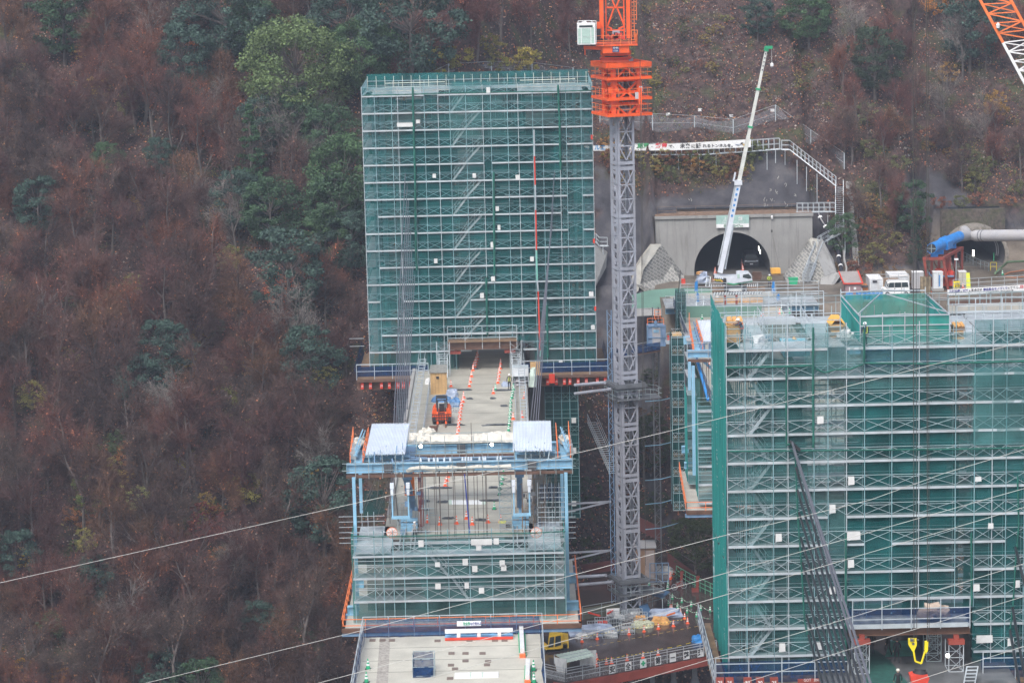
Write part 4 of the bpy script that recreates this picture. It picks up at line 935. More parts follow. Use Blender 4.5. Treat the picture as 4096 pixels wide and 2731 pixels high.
for u,v,Y,r in ((1648,1855,221,.3),(2028,1848,221,.35),(1712,1730,232,.5)):
    p = PY(u,v,Y); m = MB(); m.lump((p.x,p.y,p.z-.3),r*3,r*2,r*1.4,11,u); m.build('tarp_bundle',CREAM,tv)
# pipes rails on the beams
m = MB()
for zz in (.35,.95): m.beam((xl-.3,TY-.55,zb2+zz),(xr+.2,TY-.55,zb2+zz),.05)
for u in (1422,1475,1530,1583,1613,1679,1744,1810,1867,1930,1994,2060,2105,2161,2224,2290): p = PY(u,1885,TY-.6); m.beam((p.x,TY-.6,zb2-.35),(p.x,TY-.6,zb2+1.9),.055)
for zz in (.6,1.35): m.beam((xa,RY-.55,z0-.2+zz),(xb,RY-.55,z0-.2+zz),.05)
for i in range(9): x = lerp(xa,xb,i/8); m.beam((x,RY-.6,z0-.5),(x,RY-.6,z0+1.7),.055)
for Y,v,a,b in ((225.4,1818,1480,2250),(221.3,1836,1500,2280),(226,1806,1600,2240),(231.5,1732,1640,2052),(232,1750,1640,2052)):
    A_ = PY(a,v+3,Y); B_ = PY(b,v-12,Y); m.beam(A_,(B_.x,Y,A_.z),.05)
m.build('pipe_rails',GALVD,tv)
# side ends with orange rails
for sx,us_ in ((-1,((1414,1724),(1401,1860),(1475,1726),(1452,1850))),(1,((2274,1702),(2283,1838),(2224,1708),(2232,1836)))):
    for (ua,va),(ub,vb) in ((us_[0],us_[1]),(us_[2],us_[3])):
        p = PY(ua,va+28,228); q = PY(ub,vb,220); m = MB()
        up = Vector((0,0,1.0))
        for h in (.05,.55,1.0): m.beam(p+up*h,q+up*h,.05)
        for i in range(6): a = p.lerp(q,i/5); m.beam(a,a+up*1.02,.05)
        m.build('orange_rail',ORAIL,tv)
    ua,va = ((1448,1770) if sx < 0 else (2248,1760)); p = PY(ua,va,228); q = PY(1432 if sx < 0 else 2262,1850 if sx < 0 else 1835,220); m = MB()
    m.beam(p,q,.7,.15); m.build('side_beam',SKYB,tv)
    m = MB(); a = p+Vector((.55*sx*-.2,0,.45)); b = q+Vector((.2*sx,0,.6))
    m.beam(a,b,.3,.08); m.beam(a+Vector((0,0,.7)),b+Vector((0,0,.5)),.1)
    for i in range(7): c = a.lerp(b,i/6); m.beam(c,c+Vector((.2,0,.65)),.07)
    m.build('side_truss',SKYB,tv)
    for k in range(4): c = p.lerp(q,.15+k*.23)+Vector((.45*sx,0,.1)); m = MB(); m.cbox(c,.55,.8,.5); m.build('ballast_block',PLANKD,tv)
    m = MB(); c = p.lerp(q,.3); m.lump((c.x+.1*sx,c.y,c.z+.3),.9,2.2,.6,9,5); m.build('tarp_bundle',CREAM,tv)
# legs, main truss (vertical blue-grey columns) and sled frames over the deck
for (u,lab) in ((1640,'l'),(2080,'r')):
    x = PY(u,2000,222).x-(.1 if lab == 'l' else 0)
    m = MB(); m.box(x-.42,x+.42,220.2,229.5,zb2-.55,zb2-.1); m.build('main_girder',SKYBD,tv)
    m = MB(); m.beam((x+(-.2 if lab == 'l' else 0),220.6,zb2-.5),(x+(.35 if lab == 'l' else 0),225.5,.9),.5,.35); m.beam((x-.1,229,zb2-.3),(x+.1,226,.8),.4,.3); m.build('raking_strut',SKYBD,tv)
    m = MB(); m.cbox((x,220.5,zb2-.95),.75,.5,.8); m.build('corbel',SKYBD,tv)
    m = MB(); m.box(x-.7,x+.7,221.5,221.8,.75,1.0); m.box(x-.7,x+.7,221.5,221.8,.35,.6); m.box(x-.12,x+.12,222.6,225.8,.3,.7); m.box(x-.7,x+.7,221,221.4,.02,.4); m.build('sled',SKYB,tv)
    m = MB()
    for s in (-.62,-.3,.3,.62): m.box(x+s-.05,x+s+.05,215,224,.02,.3)
    m.build('slide_rails',PLANKD,tv)
    fl = PY(1566 if lab == 'l' else 2052,2065,216.8); fr = PY(1640 if lab == 'l' else 2124,2065,216.8)   # hanging frame
    z_lo = PY(1600,2067,216.8).z; z_hi = zb2-.3; m = MB(); m.box(fl.x,fr.x,216.7,217.05,z_lo-.15,z_lo+.05)
    for xx in (fl.x+.1,fr.x-.1): m.beam((xx,216.85,z_lo),(xx,216.85,z_hi-.5),.12)
    m.build('hanging_frame',SKYB,tv)
    for xx in (fl.x+.1,fr.x-.1): m = MB(); m.cbox((xx,216.8,z_hi-1.1),.22,.3,.5); m.cbox((xx,216.8,z_hi-.55),.3,.35,.45); m.build('hoist_block',CORR,tv)
    cx = PY(1568 if lab == 'l' else 2144,2128,214.6); m = MB(); m.lathe(cx,[(.42,-.1),(.42,.1)],20,(0,1,0)); m.build('cable_reel',WHITE,tv)
    m = MB()
    for k in range(20): a0 = k/20*6.283; a1 = (k+1)/20*6.283; m.beam(cx+Vector((.44*math.cos(a0),-.1,.44*math.sin(a0))),cx+Vector((.44*math.cos(a1),-.1,.44*math.sin(a1))),.04)
    for k in range(4): a0 = k/4*3.14; d = Vector((.38*math.cos(a0),0,.38*math.sin(a0))); m.beam(cx-d-Vector((0,.12,0)),cx+d-Vector((0,.12,0)),.03)
    m.build('reel_rim',ORAIL,tv)
p = PY(1652,1935,223.5); m = MB(); m.cbox((p.x-.3,223.5,p.z-.9),.85,.8,1.9); m.build('orange_power_unit',mat('orange unit',(.8,.2,.04),.5),tv)
m = MB(); x = PY(1682,2000,222).x
for i in range(4): m.beam((x-.1+i*.1,221+i*.5,.1),(x-.1+i*.1,221+i*.5,4.9),.08)
m.build('orange_pipes',RED,tv)
# outer hanging columns and suspension rods
for u0,u1,v0,v1,Y in ((1414,1424,1900,2200,218),(1441,1446,1900,2060,226),(2263,2266,1885,2150,218),(2247,2262,1890,1920,222)):
    a = PY(u0,v0,Y); b = PY(u1,v1,Y); m = MB(); m.beam((a.x,Y,zb2-.1),(a.x,Y,-6.0 if v1 > 2100 else .5),.27,.2); m.build('hanging_column',SKYB,tv)
for i,u in enumerate([1736,1743,1756,1758,1790,1812,1818,1851,1868,1871,1895,1908,1930,1941,1945]):
    p = PY(u,1900,TY-.2); q = Vector((p.x,TY-.2,.0 if i % 2 else -1.5)); m = MB(); m.tube(p+Vector((0,0,.4)),q,.028,5); m.build('suspension_rod',mat('rusty rod',(.11,.09,.08),.6),tv)
m = MB(); m.tube(PY(1858,1895,216),PY(1879,2130,216),.05,5); m.build('blue_hose',mat('blue hose',(.03,.05,.28),.5),tv)
for u,v in ((1884,1690),(1780,1770)): p = PY(u,v,230); m = MB(); m.beam((p.x,230,p.z),(p.x,230,p.z-2.5),.05); m.build('upright_rod',mat('rusty rod',(.11,.09,.08),.6),tv)
for u,v in ((1683,1784),(1967,1777)):
    p = PY(u,v,228.9); m = MB(); m.lathe(p,[(.02,-.12),(.14,-.1),(.14,.02),(.02,.05)],12,(0,1,0)); m.build('work_lamp',mat('lit work lamp',(1,.97,.9),.3,emit=9.0),tv)
m = MB()
for u in (1683,1716,1736,1751,1777,1801,1850,1862,1874,1885,1918,1932,1941,1990,2003): p = PY(u,1850,TY+.3); m.cbox((p.x,TY+.3,zt),.16,.2,.22); m.cbox((p.x,TY+.3,zt+.22),.08,.08,.15)
m.build('anchor_plates',CORR,tv)
rr = random.Random(4)                                      # wires between roof and lower scaffold
for side in (0,1):
    for k in range(9):
        u = (1520+rr.uniform(-20,60)) if side == 0 else (2180+rr.uniform(-30,55)); a = PY(u,1890,219); b = PY(u+rr.uniform(-70,40),rr.uniform(1990,2110),217); m = MB(); m.tube(a,b,.025,4); m.build('chain',WIRE,tv)

# ---- netted lower cage of the gantry
cg = thing('hanging_cage','teal netted scaffold cage hanging at the end of the far bridge deck','scaffold',(-4.6,218,-6.5))
GY = 214.0; gx0 = PY(1408,2300,GY).x; gx1 = PY(2262,2300,GY).x
GU = [1420,1500,1535,1575,1618,1708,1795,1880,1970,2056,2102,2143,2178,2220,2262]
GX = [PY(u,2300,GY).x for u in GU]; GZ = [PY(1850,v,GY).z for v in (2398,2306,2218)]
for x in GX: m = MB(); m.beam((x,GY-.02,-6.4),(x,GY-.02,1.9),.07); m.build('upright',GALVG,cg)
for z in GZ:
    m = MB(); m.box(gx0+.1,gx1-.1,GY-.12,GY-.09,z-.06,z+.11); m.box(gx0+.1,gx1-.1,GY+.02,GY+1.9,z-.05,z); m.build('walkway',PLANK,cg)
    m = MB(); m.box(gx0+2,gx1-2,GY+3,GY+3.7,z+.2,z+.27); m.build('inner_deck',PLANKD,cg)
    m = MB()
    for a,b in zip(GX,GX[1:]):
        lattice_face(m,(a,GY-.04),(b,GY-.04),z+.15,z+1.0)
        for h in (1.02,1.15,1.5): m.beam((a,GY-.03,z+h),(b,GY-.03,z+h),.04)
    m.build('cross_bracing',GALV,cg)
m = MB()
for z in (.7,1.2,1.75): m.beam((gx0,GY-.03,z),(gx1,GY-.03,z),.045)
for z in (-.3,.2): 
    for k in range(7): a = lerp(gx0,gx1,k/7); m.beam((a,GY+.8,z),(a+2.2,GY+.8,z+.02),.045)
m.build('ledgers',GALV,cg)
netp(cg,'front_net',[(gx0,GY+.05,-6.2),(gx1,GY+.05,-6.2),(gx1,GY+.05,1.5),(gx0,GY+.05,1.5)],NETL)
netp(cg,'inner_net',[(gx0+1,GY+3.9,-6.2),(gx1-1,GY+3.9,-6.2),(gx1-1,GY+3.9,-.4),(gx0+1,GY+3.9,-.4)],NETD)
for x in (gx0,gx1): netp(cg,'side_net',[(x,GY,-6.2),(x,GY+7,-6.2),(x,GY+7,1.5),(x,GY,1.5)],NETT2)
netp(cg,'side_screen_net',[PY(1455,2070,221),PY(1540,2050,221),PY(1540,1960,221),PY(1455,1962,221)],NETD)
netp(cg,'side_screen_net',[PY(2160,2000,224),PY(2252,2000,224),PY(2252,1935,224),PY(2160,1935,224)],NETB)
rope_bundle(cg,[PY(u,v,GY-.15) for u,v in ((1405,2142),(1500,2146),(1600,2144),(1700,2142),(1800,2138),(1960,2132),(2100,2132),(2262,2124))],.06)
stair_run(cg,PY(1708,2200,GY).x+.2,PY(1795,2300,GY).x,GY+.3,GZ[2],GZ[1]); stair_run(cg,PY(1795,2300,GY).x+.2,PY(1872,2390,GY).x,GY+.3,GZ[1],GZ[0])
m = MB()
for x0,x1,y1 in ((gx0+.3,gx0+3.2,223),(gx1-3.0,gx1-.3,223)):
    m = MB(); m.box(x0,x1,GY+.2,y1,-.1,0); m.build('upper_deck',PLANK,cg)
for x0 in (gx0+.2,gx1-1.2):
    m = MB(); 
    for k in range(6): z = -.1+k*.45; m.beam((x0-1.4 if x0 < 0 else x0,218,z),(x0+2.4 if x0 < 0 else x0+2.2,218,z),.045)
    for k in range(4): m.beam((x0+k*.5,218.4,-.1),(x0+k*.5,218.4,2.4),.045)
    m.build('side_scaffold_pipes',GALV,cg)
t_x = PY(2160,2000,220).x
m = MB()
for k in range(10): z = .1+k*.42; m.beam((t_x-.2,219.5,z),(t_x+2.2,219.5,z),.045)
for k in range(5): m.beam((t_x-.2+k*.6,219.6,0),(t_x-.2+k*.6,219.6,4.3),.05)
m.build('side_scaffold_pipes',GALV,cg)
tower_frame(cg,PY(1998,2000,221).x,PY(2046,2000,221).x,220,222,0,4.8,.55,'inner_stair_frame',GALVD)
for u,v,w,h in [(1673,2160,22,26),(1884,2156,84,22),(1904,2178,22,22),(1974,2152,22,24),(1850,2234,22,26),(1998,2240,22,24),(1888,2262,22,24),(2004,2260,22,22),(1741,2333,22,22),(1858,2330,18,22),(1915,2350,22,22),(1740,2248,20,18)]:
    p = PY(u,v,GY-.2); q = PY(u+w,v+h,GY-.2); m = MB(); m.box(p.x,q.x,GY-.2,GY-.17,q.z,p.z); m.build('notice_sheet',SHEET,cg)
p = PY(1460,2215,217); m = MB(); m.lump((p.x-.2,216,p.z),1.1,.8,.6,11,3); m.build('white_sack',CREAM,cg)
# bottom form platform
bp = thing('form_platform','white floored form platform with orange rails below the netted cage','platform',(-4.6,220,-6.8))
fx0 = PY(1368,2515,212).x; fx1 = PY(2326,2505,212).x; zf = PY(1850,2515,212).z
m = MB(); m.box(fx0+.2,fx1-.2,212,233,zf+.02,zf+.1); m.build('floor',CONCL,bp)
m = MB(); m.box(fx0,fx1,211.7,212,zf-.05,zf+.3); m.build('timber_edge',RUST,bp)
m = MB(); m.box(fx0,fx1,211.8,212.3,zf-.35,zf-.07); m.build('edge_beam',SKYBD,bp)
for y in (217,226.5,231): m = MB(); ibeam_x(m,fx0,fx1,y,zf-.9,zf+.0,.5); m.build('cross_beam',SKYBD,bp)
for y,h in ((216.4,.75),(225,.8)):
    for a,b in ((fx0+.2,gx0+.3),(gx1+.05,fx1-.1)): m = MB(); ibeam_x(m,a,b,y,zf+.12,zf+.12+h,.5); m.build('cross_beam',SKYB,bp)
m = MB(); rail(m,[(fx0,231,zf),(fx0,211.9,zf),(fx1,211.9,zf),(fx1,231,zf)],1.05,.035,1.9); m.build('orange_rail',ORAIL,bp)
for y in (217,227): 
    for x in (fx0+1.5,fx1-1.5): m = MB(); m.cbox((x,y,zf-1.8),.8,.6,1.4); m.build('hanger_post',SKYBD,bp)
m = MB(); m.prism([(-8.6,214.6,-.4),(-1,214.6,-.4),(-2.2,214.6,-4.4),(-7.4,214.6,-4.4)],(0,5,0)); m.build('girder_form',mat('dark teal form',(.05,.12,.12),.7),bp)
# ================================================================ tower crane on its grey mast
MYc = 285.0
tc_ = thing('tower_crane','tower crane with grey lattice mast, orange climbing frames, white cab and orange A-frame','tower crane',(11.6,MYc,-24))
# the mast is turned, so that its corner faces the camera: left face narrow, right face wide
def mx(u,v=1500): return PY(u,v,MYc).x
cL,cM,cR = 10.50,11.66,12.98
ML = Vector((cL,MYc+1.6,0)); MM = Vector((cM,MYc,0)); MR = Vector((cR+.62,MYc+2.2,0)); MM_,MR_ = MM,MR
MR = Vector((cM+1.85,MYc+.55,0)); ML = Vector((cM-.62,MYc+1.85,0)); MK = MR+ML-MM
sc_m = 2.28/1.95; MR = MM+(MR-MM)*.92*sc_m*.9; ML = MM+(ML-MM)*sc_m*.98; MK = MR+ML-MM
Zs = []; z = PY(2480,663,MYc).z; seg = (PY(2480,663,MYc).z-PY(2480,1085,MYc).z)/2
z = PY(2480,663,MYc).z+2*seg; zbot = -25
while z > zbot-.5: Zs.append(z); z -= seg
Zs.append(-25.6)
for k in range(len(Zs)-1):
    za,zb_ = Zs[k],max(Zs[k+1],-25.6); m = MB()
    for A,B in ((MM,MR),(MM,ML),(MR,MK),(ML,MK)):
        d = (B-A).normalized(); w = (B-A).length; nrm = d.cross(Vector((0,0,1))); up = Vector((0,0,1)); off = nrm*.0
        def P_(s,z): return (A+d*s) + up*z
        c = .24
        for s0,s1 in ((0,c),(w-c,w)): m.prism([P_(s0,zb_+.02),P_(s1,zb_+.02),P_(s1,za-.02),P_(s0,za-.02)],nrm*-.05)
        for zc,h in ((za-.28,.5),(zb_+.30,.45)): m.prism([P_(c,zc-h/2+(.0)),P_(w-c,zc-h/2),P_(w-c,zc+h/2-.12),P_(c,zc+h/2-.12)],nrm*-.05)
        H = (za-.55)-(zb_+.5); n = 3
        if H > 1:
            for i in range(n+1): zz = zb_+.5+H*i/n; m.beam(P_(c*.5,zz),P_(w-c*.5,zz),.12,.12) if 0 < i < n else None
            for i in range(n):
                z0_,z1_ = zb_+.5+H*i/n,zb_+.5+H*(i+1)/n
                if i % 2: m.beam(P_(c*.6,z0_),P_(w/2,z1_),.15,.1); m.beam(P_(w-c*.6,z0_),P_(w/2,z1_),.15,.1)
                else: m.beam(P_(c*.6,z1_),P_(w/2,z0_),.15,.1); m.beam(P_(w-c*.6,z1_),P_(w/2,z0_),.15,.1)
    A,d,w = MM,(ML-MM).normalized(),(ML-MM).length; nn = d.cross(Vector((0,0,1)))*-.06; nq = 6; hh = (za-zb_-.04)/nq
    for i in range(nq):
        for s0,s1 in ((.0,.3),(.62,1)): m.prism([A+d*w*s0+Vector((0,0,zb_+.02+i*hh)),A+d*w*s1+Vector((0,0,zb_+.02+i*hh)),A+d*w*s1+Vector((0,0,zb_+(i+1)*hh)),A+d*w*s0+Vector((0,0,zb_+(i+1)*hh))],nn)
        m.prism([A+d*w*.3+Vector((0,0,zb_+.02+i*hh)),A+d*w*.62+Vector((0,0,zb_+.02+i*hh)),A+d*w*.62+Vector((0,0,zb_+(i+.42)*hh)),A+d*w*.3+Vector((0,0,zb_+(i+.3)*hh))],nn)
    m.build('mast_section',MASTG,tc_)
m = MB(); lad = (MM+MK)/2
for s in (-.25,.25): m.beam(lad+Vector((s,0,-25)),lad+Vector((s,0,22)),.06)
for i in range(94): m.beam(lad+Vector((-.25,0,-25+i*.5)),lad+Vector((.25,0,-25+i*.5)),.05)
m.build('inner_ladder',GALV,tc_)
Cc = (MM+MK)/2; ax = (MR-MM).normalized(); ay = (ML-MM).normalized()
def ring(hw,z0,h,mt,name,rails=True,grip=True):
    P4 = [Cc+ax*a*hw+ay*b*hw for a,b in ((-1,-1),(1,-1),(1,1),(-1,1))]; m = MB()
    m.prism([p+Vector((0,0,z0)) for p in P4],(0,0,.12)); 
    for a,b in zip(P4,P4[1:]+P4[:1]): m.beam(a+Vector((0,0,z0)),b+Vector((0,0,z0)),.1,.28)
    m.build(name,mt,tc_)
    if rails: m = MB(); rail(m,[p+Vector((0,0,z0+.1)) for p in P4+P4[:1]],.95,.026,1.3,(.5,)); m.build('guard_rail',ORAIL if mt is ORANGE else DGREY,tc_)
for v in (312,394,458): ring(2.45,PY(2460,v,MYc).z,.15,ORANGE,'platform')
# climbing frame plates
zt_,zb3 = PY(2460,275,MYc).z,PY(2460,462,MYc).z
m = MB(); q = 1.42
P4 = [Cc+ax*a*q+ay*b*q for a,b in ((-1,-1),(1,-1),(1,1),(-1,1))]
for p in P4: m.beam(p+Vector((0,0,zb3)),p+Vector((0,0,zt_)),.5,.5)
nlev = 4
for i,(a,b) in enumerate(zip(P4,P4[1:]+P4[:1])):
    for k in range(nlev):
        z0_,z1_ = lerp(zb3,zt_,k/nlev),lerp(zb3,zt_,(k+1)/nlev); mid = (a+b)/2
        m.beam(a+Vector((0,0,z0_)),b+Vector((0,0,z0_)),.2,.3)
        if k % 2: m.beam(a+Vector((0,0,z0_)),mid+Vector((0,0,z1_)),.25,.2); m.beam(b+Vector((0,0,z0_)),mid+Vector((0,0,z1_)),.25,.2)
        else: m.beam(a+Vector((0,0,z1_)),mid+Vector((0,0,z0_)),.25,.2); m.beam(b+Vector((0,0,z1_)),mid+Vector((0,0,z0_)),.25,.2)
m.build('climbing_frame',ORANGE,tc_)
rr = random.Random(9); m = MB()
for i in range(26):
    z = rr.uniform(zb3,zt_); a = rr.choice(P4)+ax*rr.uniform(-.6,.6)+Vector((0,-.3,z)); m.cbox(a,rr.uniform(.2,.6),.3,rr.uniform(.2,.7))
m.build('jacks_and_boxes',ORANGE,tc_)
zc = lambda v: PY(2460,v,MYc).z
m = MB(); c = Vector((Cc.x,Cc.y,0)); hw = 2.45
P4 = [c+ax*a*2.35+ay*b*2.35 for a,b in ((-1,-1),(1,-1),(1,1),(-1,1))]
for a,b in zip(P4,P4[1:]+P4[:1]): m.beam(a+Vector((0,0,(zc(250)+zc(268))/2)),b+Vector((0,0,(zc(250)+zc(268))/2)),.35,.5)
for s in (-1,1): m.beam(c+ax*s*1.1-ay*2.3+Vector((0,0,zc(258))),c+ax*s*1.1+ay*2.3+Vector((0,0,zc(258))),.4,.5); m.beam(c+ay*s*1.1-ax*2.3+Vector((0,0,zc(258))),c+ay*s*1.1+ax*2.3+Vector((0,0,zc(258))),.4,.5)
m.build('collar_beams',ORANGE,tc_)
c = c+Vector(((2464-proj((c.x,c.y,zc(230)))[0])/37.0,0,0))
m = MB(); m.lathe(c+Vector((0,0,zc(262))),[(1.75,0),(1.6,.5),(1.6,.85)],28); m.build('turntable_base',ORANGE,tc_)
m = MB(); m.lathe(c+Vector((0,0,zc(241))),[(1.65,0),(1.72,.05),(1.72,.2),(1.5,.22)],28); m.build('slewing_ring',REDB,tc_)
m = MB(); m.lathe(c+Vector((0,0,zc(233))),[(1.45,0),(1.45,.35)],28); m.build('slewing_bearing',BLACK,tc_)
m = MB(); m.lathe(c+Vector((0,0,zc(224))),[(1.62,0),(1.62,.45)],28)
for s in (-1,1): m.beam(c+Vector((s*1.35,-.7,zc(245))),c+Vector((s*1.35,-.7,zc(207))),.22)
m.build('turntable',ORANGE,tc_)
bx0,bx1 = PY(2410,190,283).x,PY(2517,190,283).x
m = MB(); m.box(bx0,bx1,283,287.4,zc(208),zc(180)); m.build('slewing_box',ORANGE,tc_)
sx_ = PY(2450,193,283); m = MB(); m.box(sx_.x,sx_.x+.68,282.94,282.99,zc(205)+.02,zc(182)+.02); s = m.build('maker_plate',mat('navy plate',(.02,.04,.15),.5),tc_)
text_mb('IHI',.5,.22,WHITE,'plate_lettering',tc_,(sx_.x+.09,282.94,zc(193)+.06),(1,0,0),(0,0,1),(0,-1,0),bold=.02)
text_mb('7.5.53',.45,.18,WHITE,'plate_lettering',tc_,(sx_.x+.1,282.94,zc(203)+.02),(1,0,0),(0,0,1),(0,-1,0))
# deck with rails
dz = zc(180); dx0,dx1 = PY(2385,180,283).x,PY(2550,180,283).x
m = MB(); m.box(dx0,dx1,282.8,288,dz+.01,dz+.13); m.beam((PY(2335,182,283).x,283.5,dz-.1),(bx0,283.5,dz-.25),.25,.35); m.beam((PY(2340,188,283).x,283.5,dz-.9),(PY(2340,188,283).x,283.5,dz-.1),.12); m.build('machine_deck',ORANGE,tc_)
m = MB(); rail(m,[(PY(2380,180,283).x,282.9,dz+.1),(dx1,282.9,dz+.1),(dx1,288,dz+.1)],1.0,.03,.9); 
for u in (2526,2550): p = PY(u,178,283); m.beam((p.x,283,dz),(p.x,283,dz+1.6),.07)
m.beam((PY(2526,128,283).x,283,dz+1.6),(PY(2550,128,283).x,283,dz+1.6),.07); m.build('guard_rail',ORAIL,tc_)
# A-frame legs rising out of the picture
for (ua,ub,d) in ((2400,2416,0),(2423,2428,.8),(2495,2500,.8),(2507,2522,0)):
    a = PY(ua,155,283.4+d); b = PY(ua,-160,283.4+d); w = PY(ub,155,283.4).x-PY(ua,155,283.4).x; m = MB(); m.box(a.x,a.x+w,283.4+d,283.9+d,a.z,b.z); m.build('frame_leg',ORANGE,tc_)
m = MB(); yb = 284.4; P_ = lambda u,v: PY(u,v,yb)
for a,b in (((2425,31),(2496,31)),((2456,31),(2428,112)),((2468,31),(2496,100)),((2425,122),(2496,122)),((2430,108),(2448,116)),((2474,116),(2496,106)),((2425,-60),(2496,-60)),((2428,-50),(2460,28)),((2496,-50),(2465,28))): m.beam(P_(*a),P_(*b),.16)
m.build('frame_bracing',ORANGE,tc_)
m = MB(); a = P_(2449,155); b = P_(2478,122); m.box(a.x,b.x,283.5,284.2,a.z,b.z); m.build('control_box',MASTG,tc_)
m = MB(); m.cbox((a.x+.3,283.44,a.z+.2),.35,.05,.5); m.build('box_window',DARK,tc_)
m = MB()
for i in range(18): c0 = PY(2425+rr.uniform(0,75),160-rr.uniform(0,18),283.5); m.cbox(c0,rr.uniform(.15,.4),.4,rr.uniform(.12,.4))
m.build('winch_machinery',REDB,tc_)
m = MB(); x0 = PY(2524,0,284).x; x1 = PY(2545,0,284).x   # side ladder with cage
za_,zb_ = PY(2530,160,284).z,PY(2530,-120,284).z
for x in (x0,x0+.3,x1): m.beam((x,284,za_ if x < x1 else za_+2),(x,284,zb_),.07)
z = za_
while z < zb_: m.beam((x0,284,z),(x0+.3,284,z),.05); z += .35
z = PY(2540,95,284).z
while z < zb_: m.beam((x0,284,z),(x1,284,z),.07); z += .45
m.build('side_ladder',ORAIL,tc_)
# cab
ca,cb_ = PY(2311,180,282),PY(2381,95,282); cab = MB(); x0,x1,z0,z1 = ca.x,cb_.x,ca.z,cb_.z; cab.box(x0,x1,282.05,284.2,z0,z1); c_ = cab.build('operator_cab',WHITE,tc_)
def frame_part(x0_,x1_,z0_,z1_,y,mt,nm,par): m = MB(); m.box(x0_,x1_,y-.03,y,z0_,z1_); o = m.build(nm,mt,par); return o
ORG[c_.name] = ORG['tower_crane']
W,H = x1-x0,z1-z0
for fx0_,fx1_,fz0,fz1,mt in ((.03,.18,.06,.35,GLASSG),(.03,.18,.38,.78,GLASSG),(.23,.72,.05,.35,GLASSG),(.23,.72,.37,.78,GLASSG),(.77,.92,.06,.35,GLASSG),(.77,.92,.38,.82,GLASSG),(.1,.85,.83,.92,GLASS)):
    frame_part(x0+W*fx0_,x0+W*fx1_,z0+H*fz0,z0+H*fz1,282.04,mt,'window',c_)
m = MB(); rail(m,[(x0+.1,283,z1),(x1-.3,283,z1)],.25,.03,.6,()); m.beam((x1-.5,282.4,z1+.25),(x1+.1,282.4,z1+.25),.07); m.beam((x1+.1,282.4,z1+.25),(x1+.1,282.4,z0),.07); m.cbox((x0+W*.4,283,z1),.5,.5,.16); m.build('roof_fittings',WHITE,c_)
m = MB(); m.box(x1+.12,dx0+.5,283,284,zc(145),zc(110)); m.build('dark_unit',BLACK,tc_)
m = MB(); p = PY(2388,105,283); m.box(p.x,p.x+.35,283,283.5,p.z-.35,p.z+.4); m.build('orange_box',ORANGE,tc_)
for u,v,s in ((2540,375,.45),(2556,350,.35)):
    p = PY(u,v,282.6); m = MB(); m.box(p.x,p.x+s,282.4,282.7,p.z-s*1.2,p.z+s*.3); m.build('electric_box',DUCT,tc_)
m = MB(); p = PY(2567,345,282.5); m.box(p.x-.35,p.x,282.3,282.8,zc(410),zc(345)); m.build('hoist_bracket',ORANGE,tc_)
# grey collars with walkways
c = Vector((Cc.x,Cc.y,0))
for v in (1545,2325):
    z = PY(2480,v,MYc).z; ring(1.75,z,.2,DGREY,'collar',rails=False); m = MB()
    P4 = [c+ax*a*1.55+ay*b*1.55 for a,b in ((-1,-1),(1,-1),(1,1),(-1,1))]
    for a,b in zip(P4,P4[1:]+P4[:1]): m.beam(a+Vector((0,0,z)),b+Vector((0,0,z)),.3,.55)
    m.build('tie_collar',DGREY,tc_)
    z2 = PY(2480,v+55,MYc).z; m = MB(); P5 = [c+ax*a+ay*b+Vector((0,0,z2)) for a,b in ((-1.8,-1.8),(3.4,-1.8),(3.4,.2),(1.8,1.8),(-1.8,1.8))]
    m.prism(P5,(0,0,.12)); m.build('collar_walkway',DGREY,tc_)
    m = MB(); rail(m,P5+P5[:1],1.1,.025,1.3); m.build('walkway_rail',GALVD,tc_)
for (v,us0) in ((1540,(2300,2420)),(2310,(2250,2425))):
    for dv in (0,26):
        a = PY(us0[0],v+dv+(8 if dv else 0),290); b = PY(us0[1]+dv,v+dv-10,285.6); m = MB(); m.tube(a,b,.18,10); m.build('tie_strut',MASTG,tc_)
for v in (1995,2190):
    a = PY(2270,v+20,292); 
    for dv in (0,30): b = PY(2442,v+10,286); m = MB(); m.beam(a+Vector((0,0,-dv*.03)),b,.2); m.build('tie_brace',MASTG,tc_)
hl = thing('cable_ladder_mast','slim pale blue lattice running up the left side of the crane mast','mast',(10,287,-25)); m = MB(); xq = PY(2432,1500,287).x
for s in (0,.45): m.beam((xq+s,287,-25),(xq+s,287,PY(2432,1240,287).z),.07)
z = -25
while z < PY(2432,1240,287).z-.6: m.beam((xq,287,z),(xq+.45,287,z+.6),.04); m.beam((xq+.45,287,z+.6),(xq,287,z+1.2),.04); z += 1.2
m.build('lattice',SKYBD,hl)

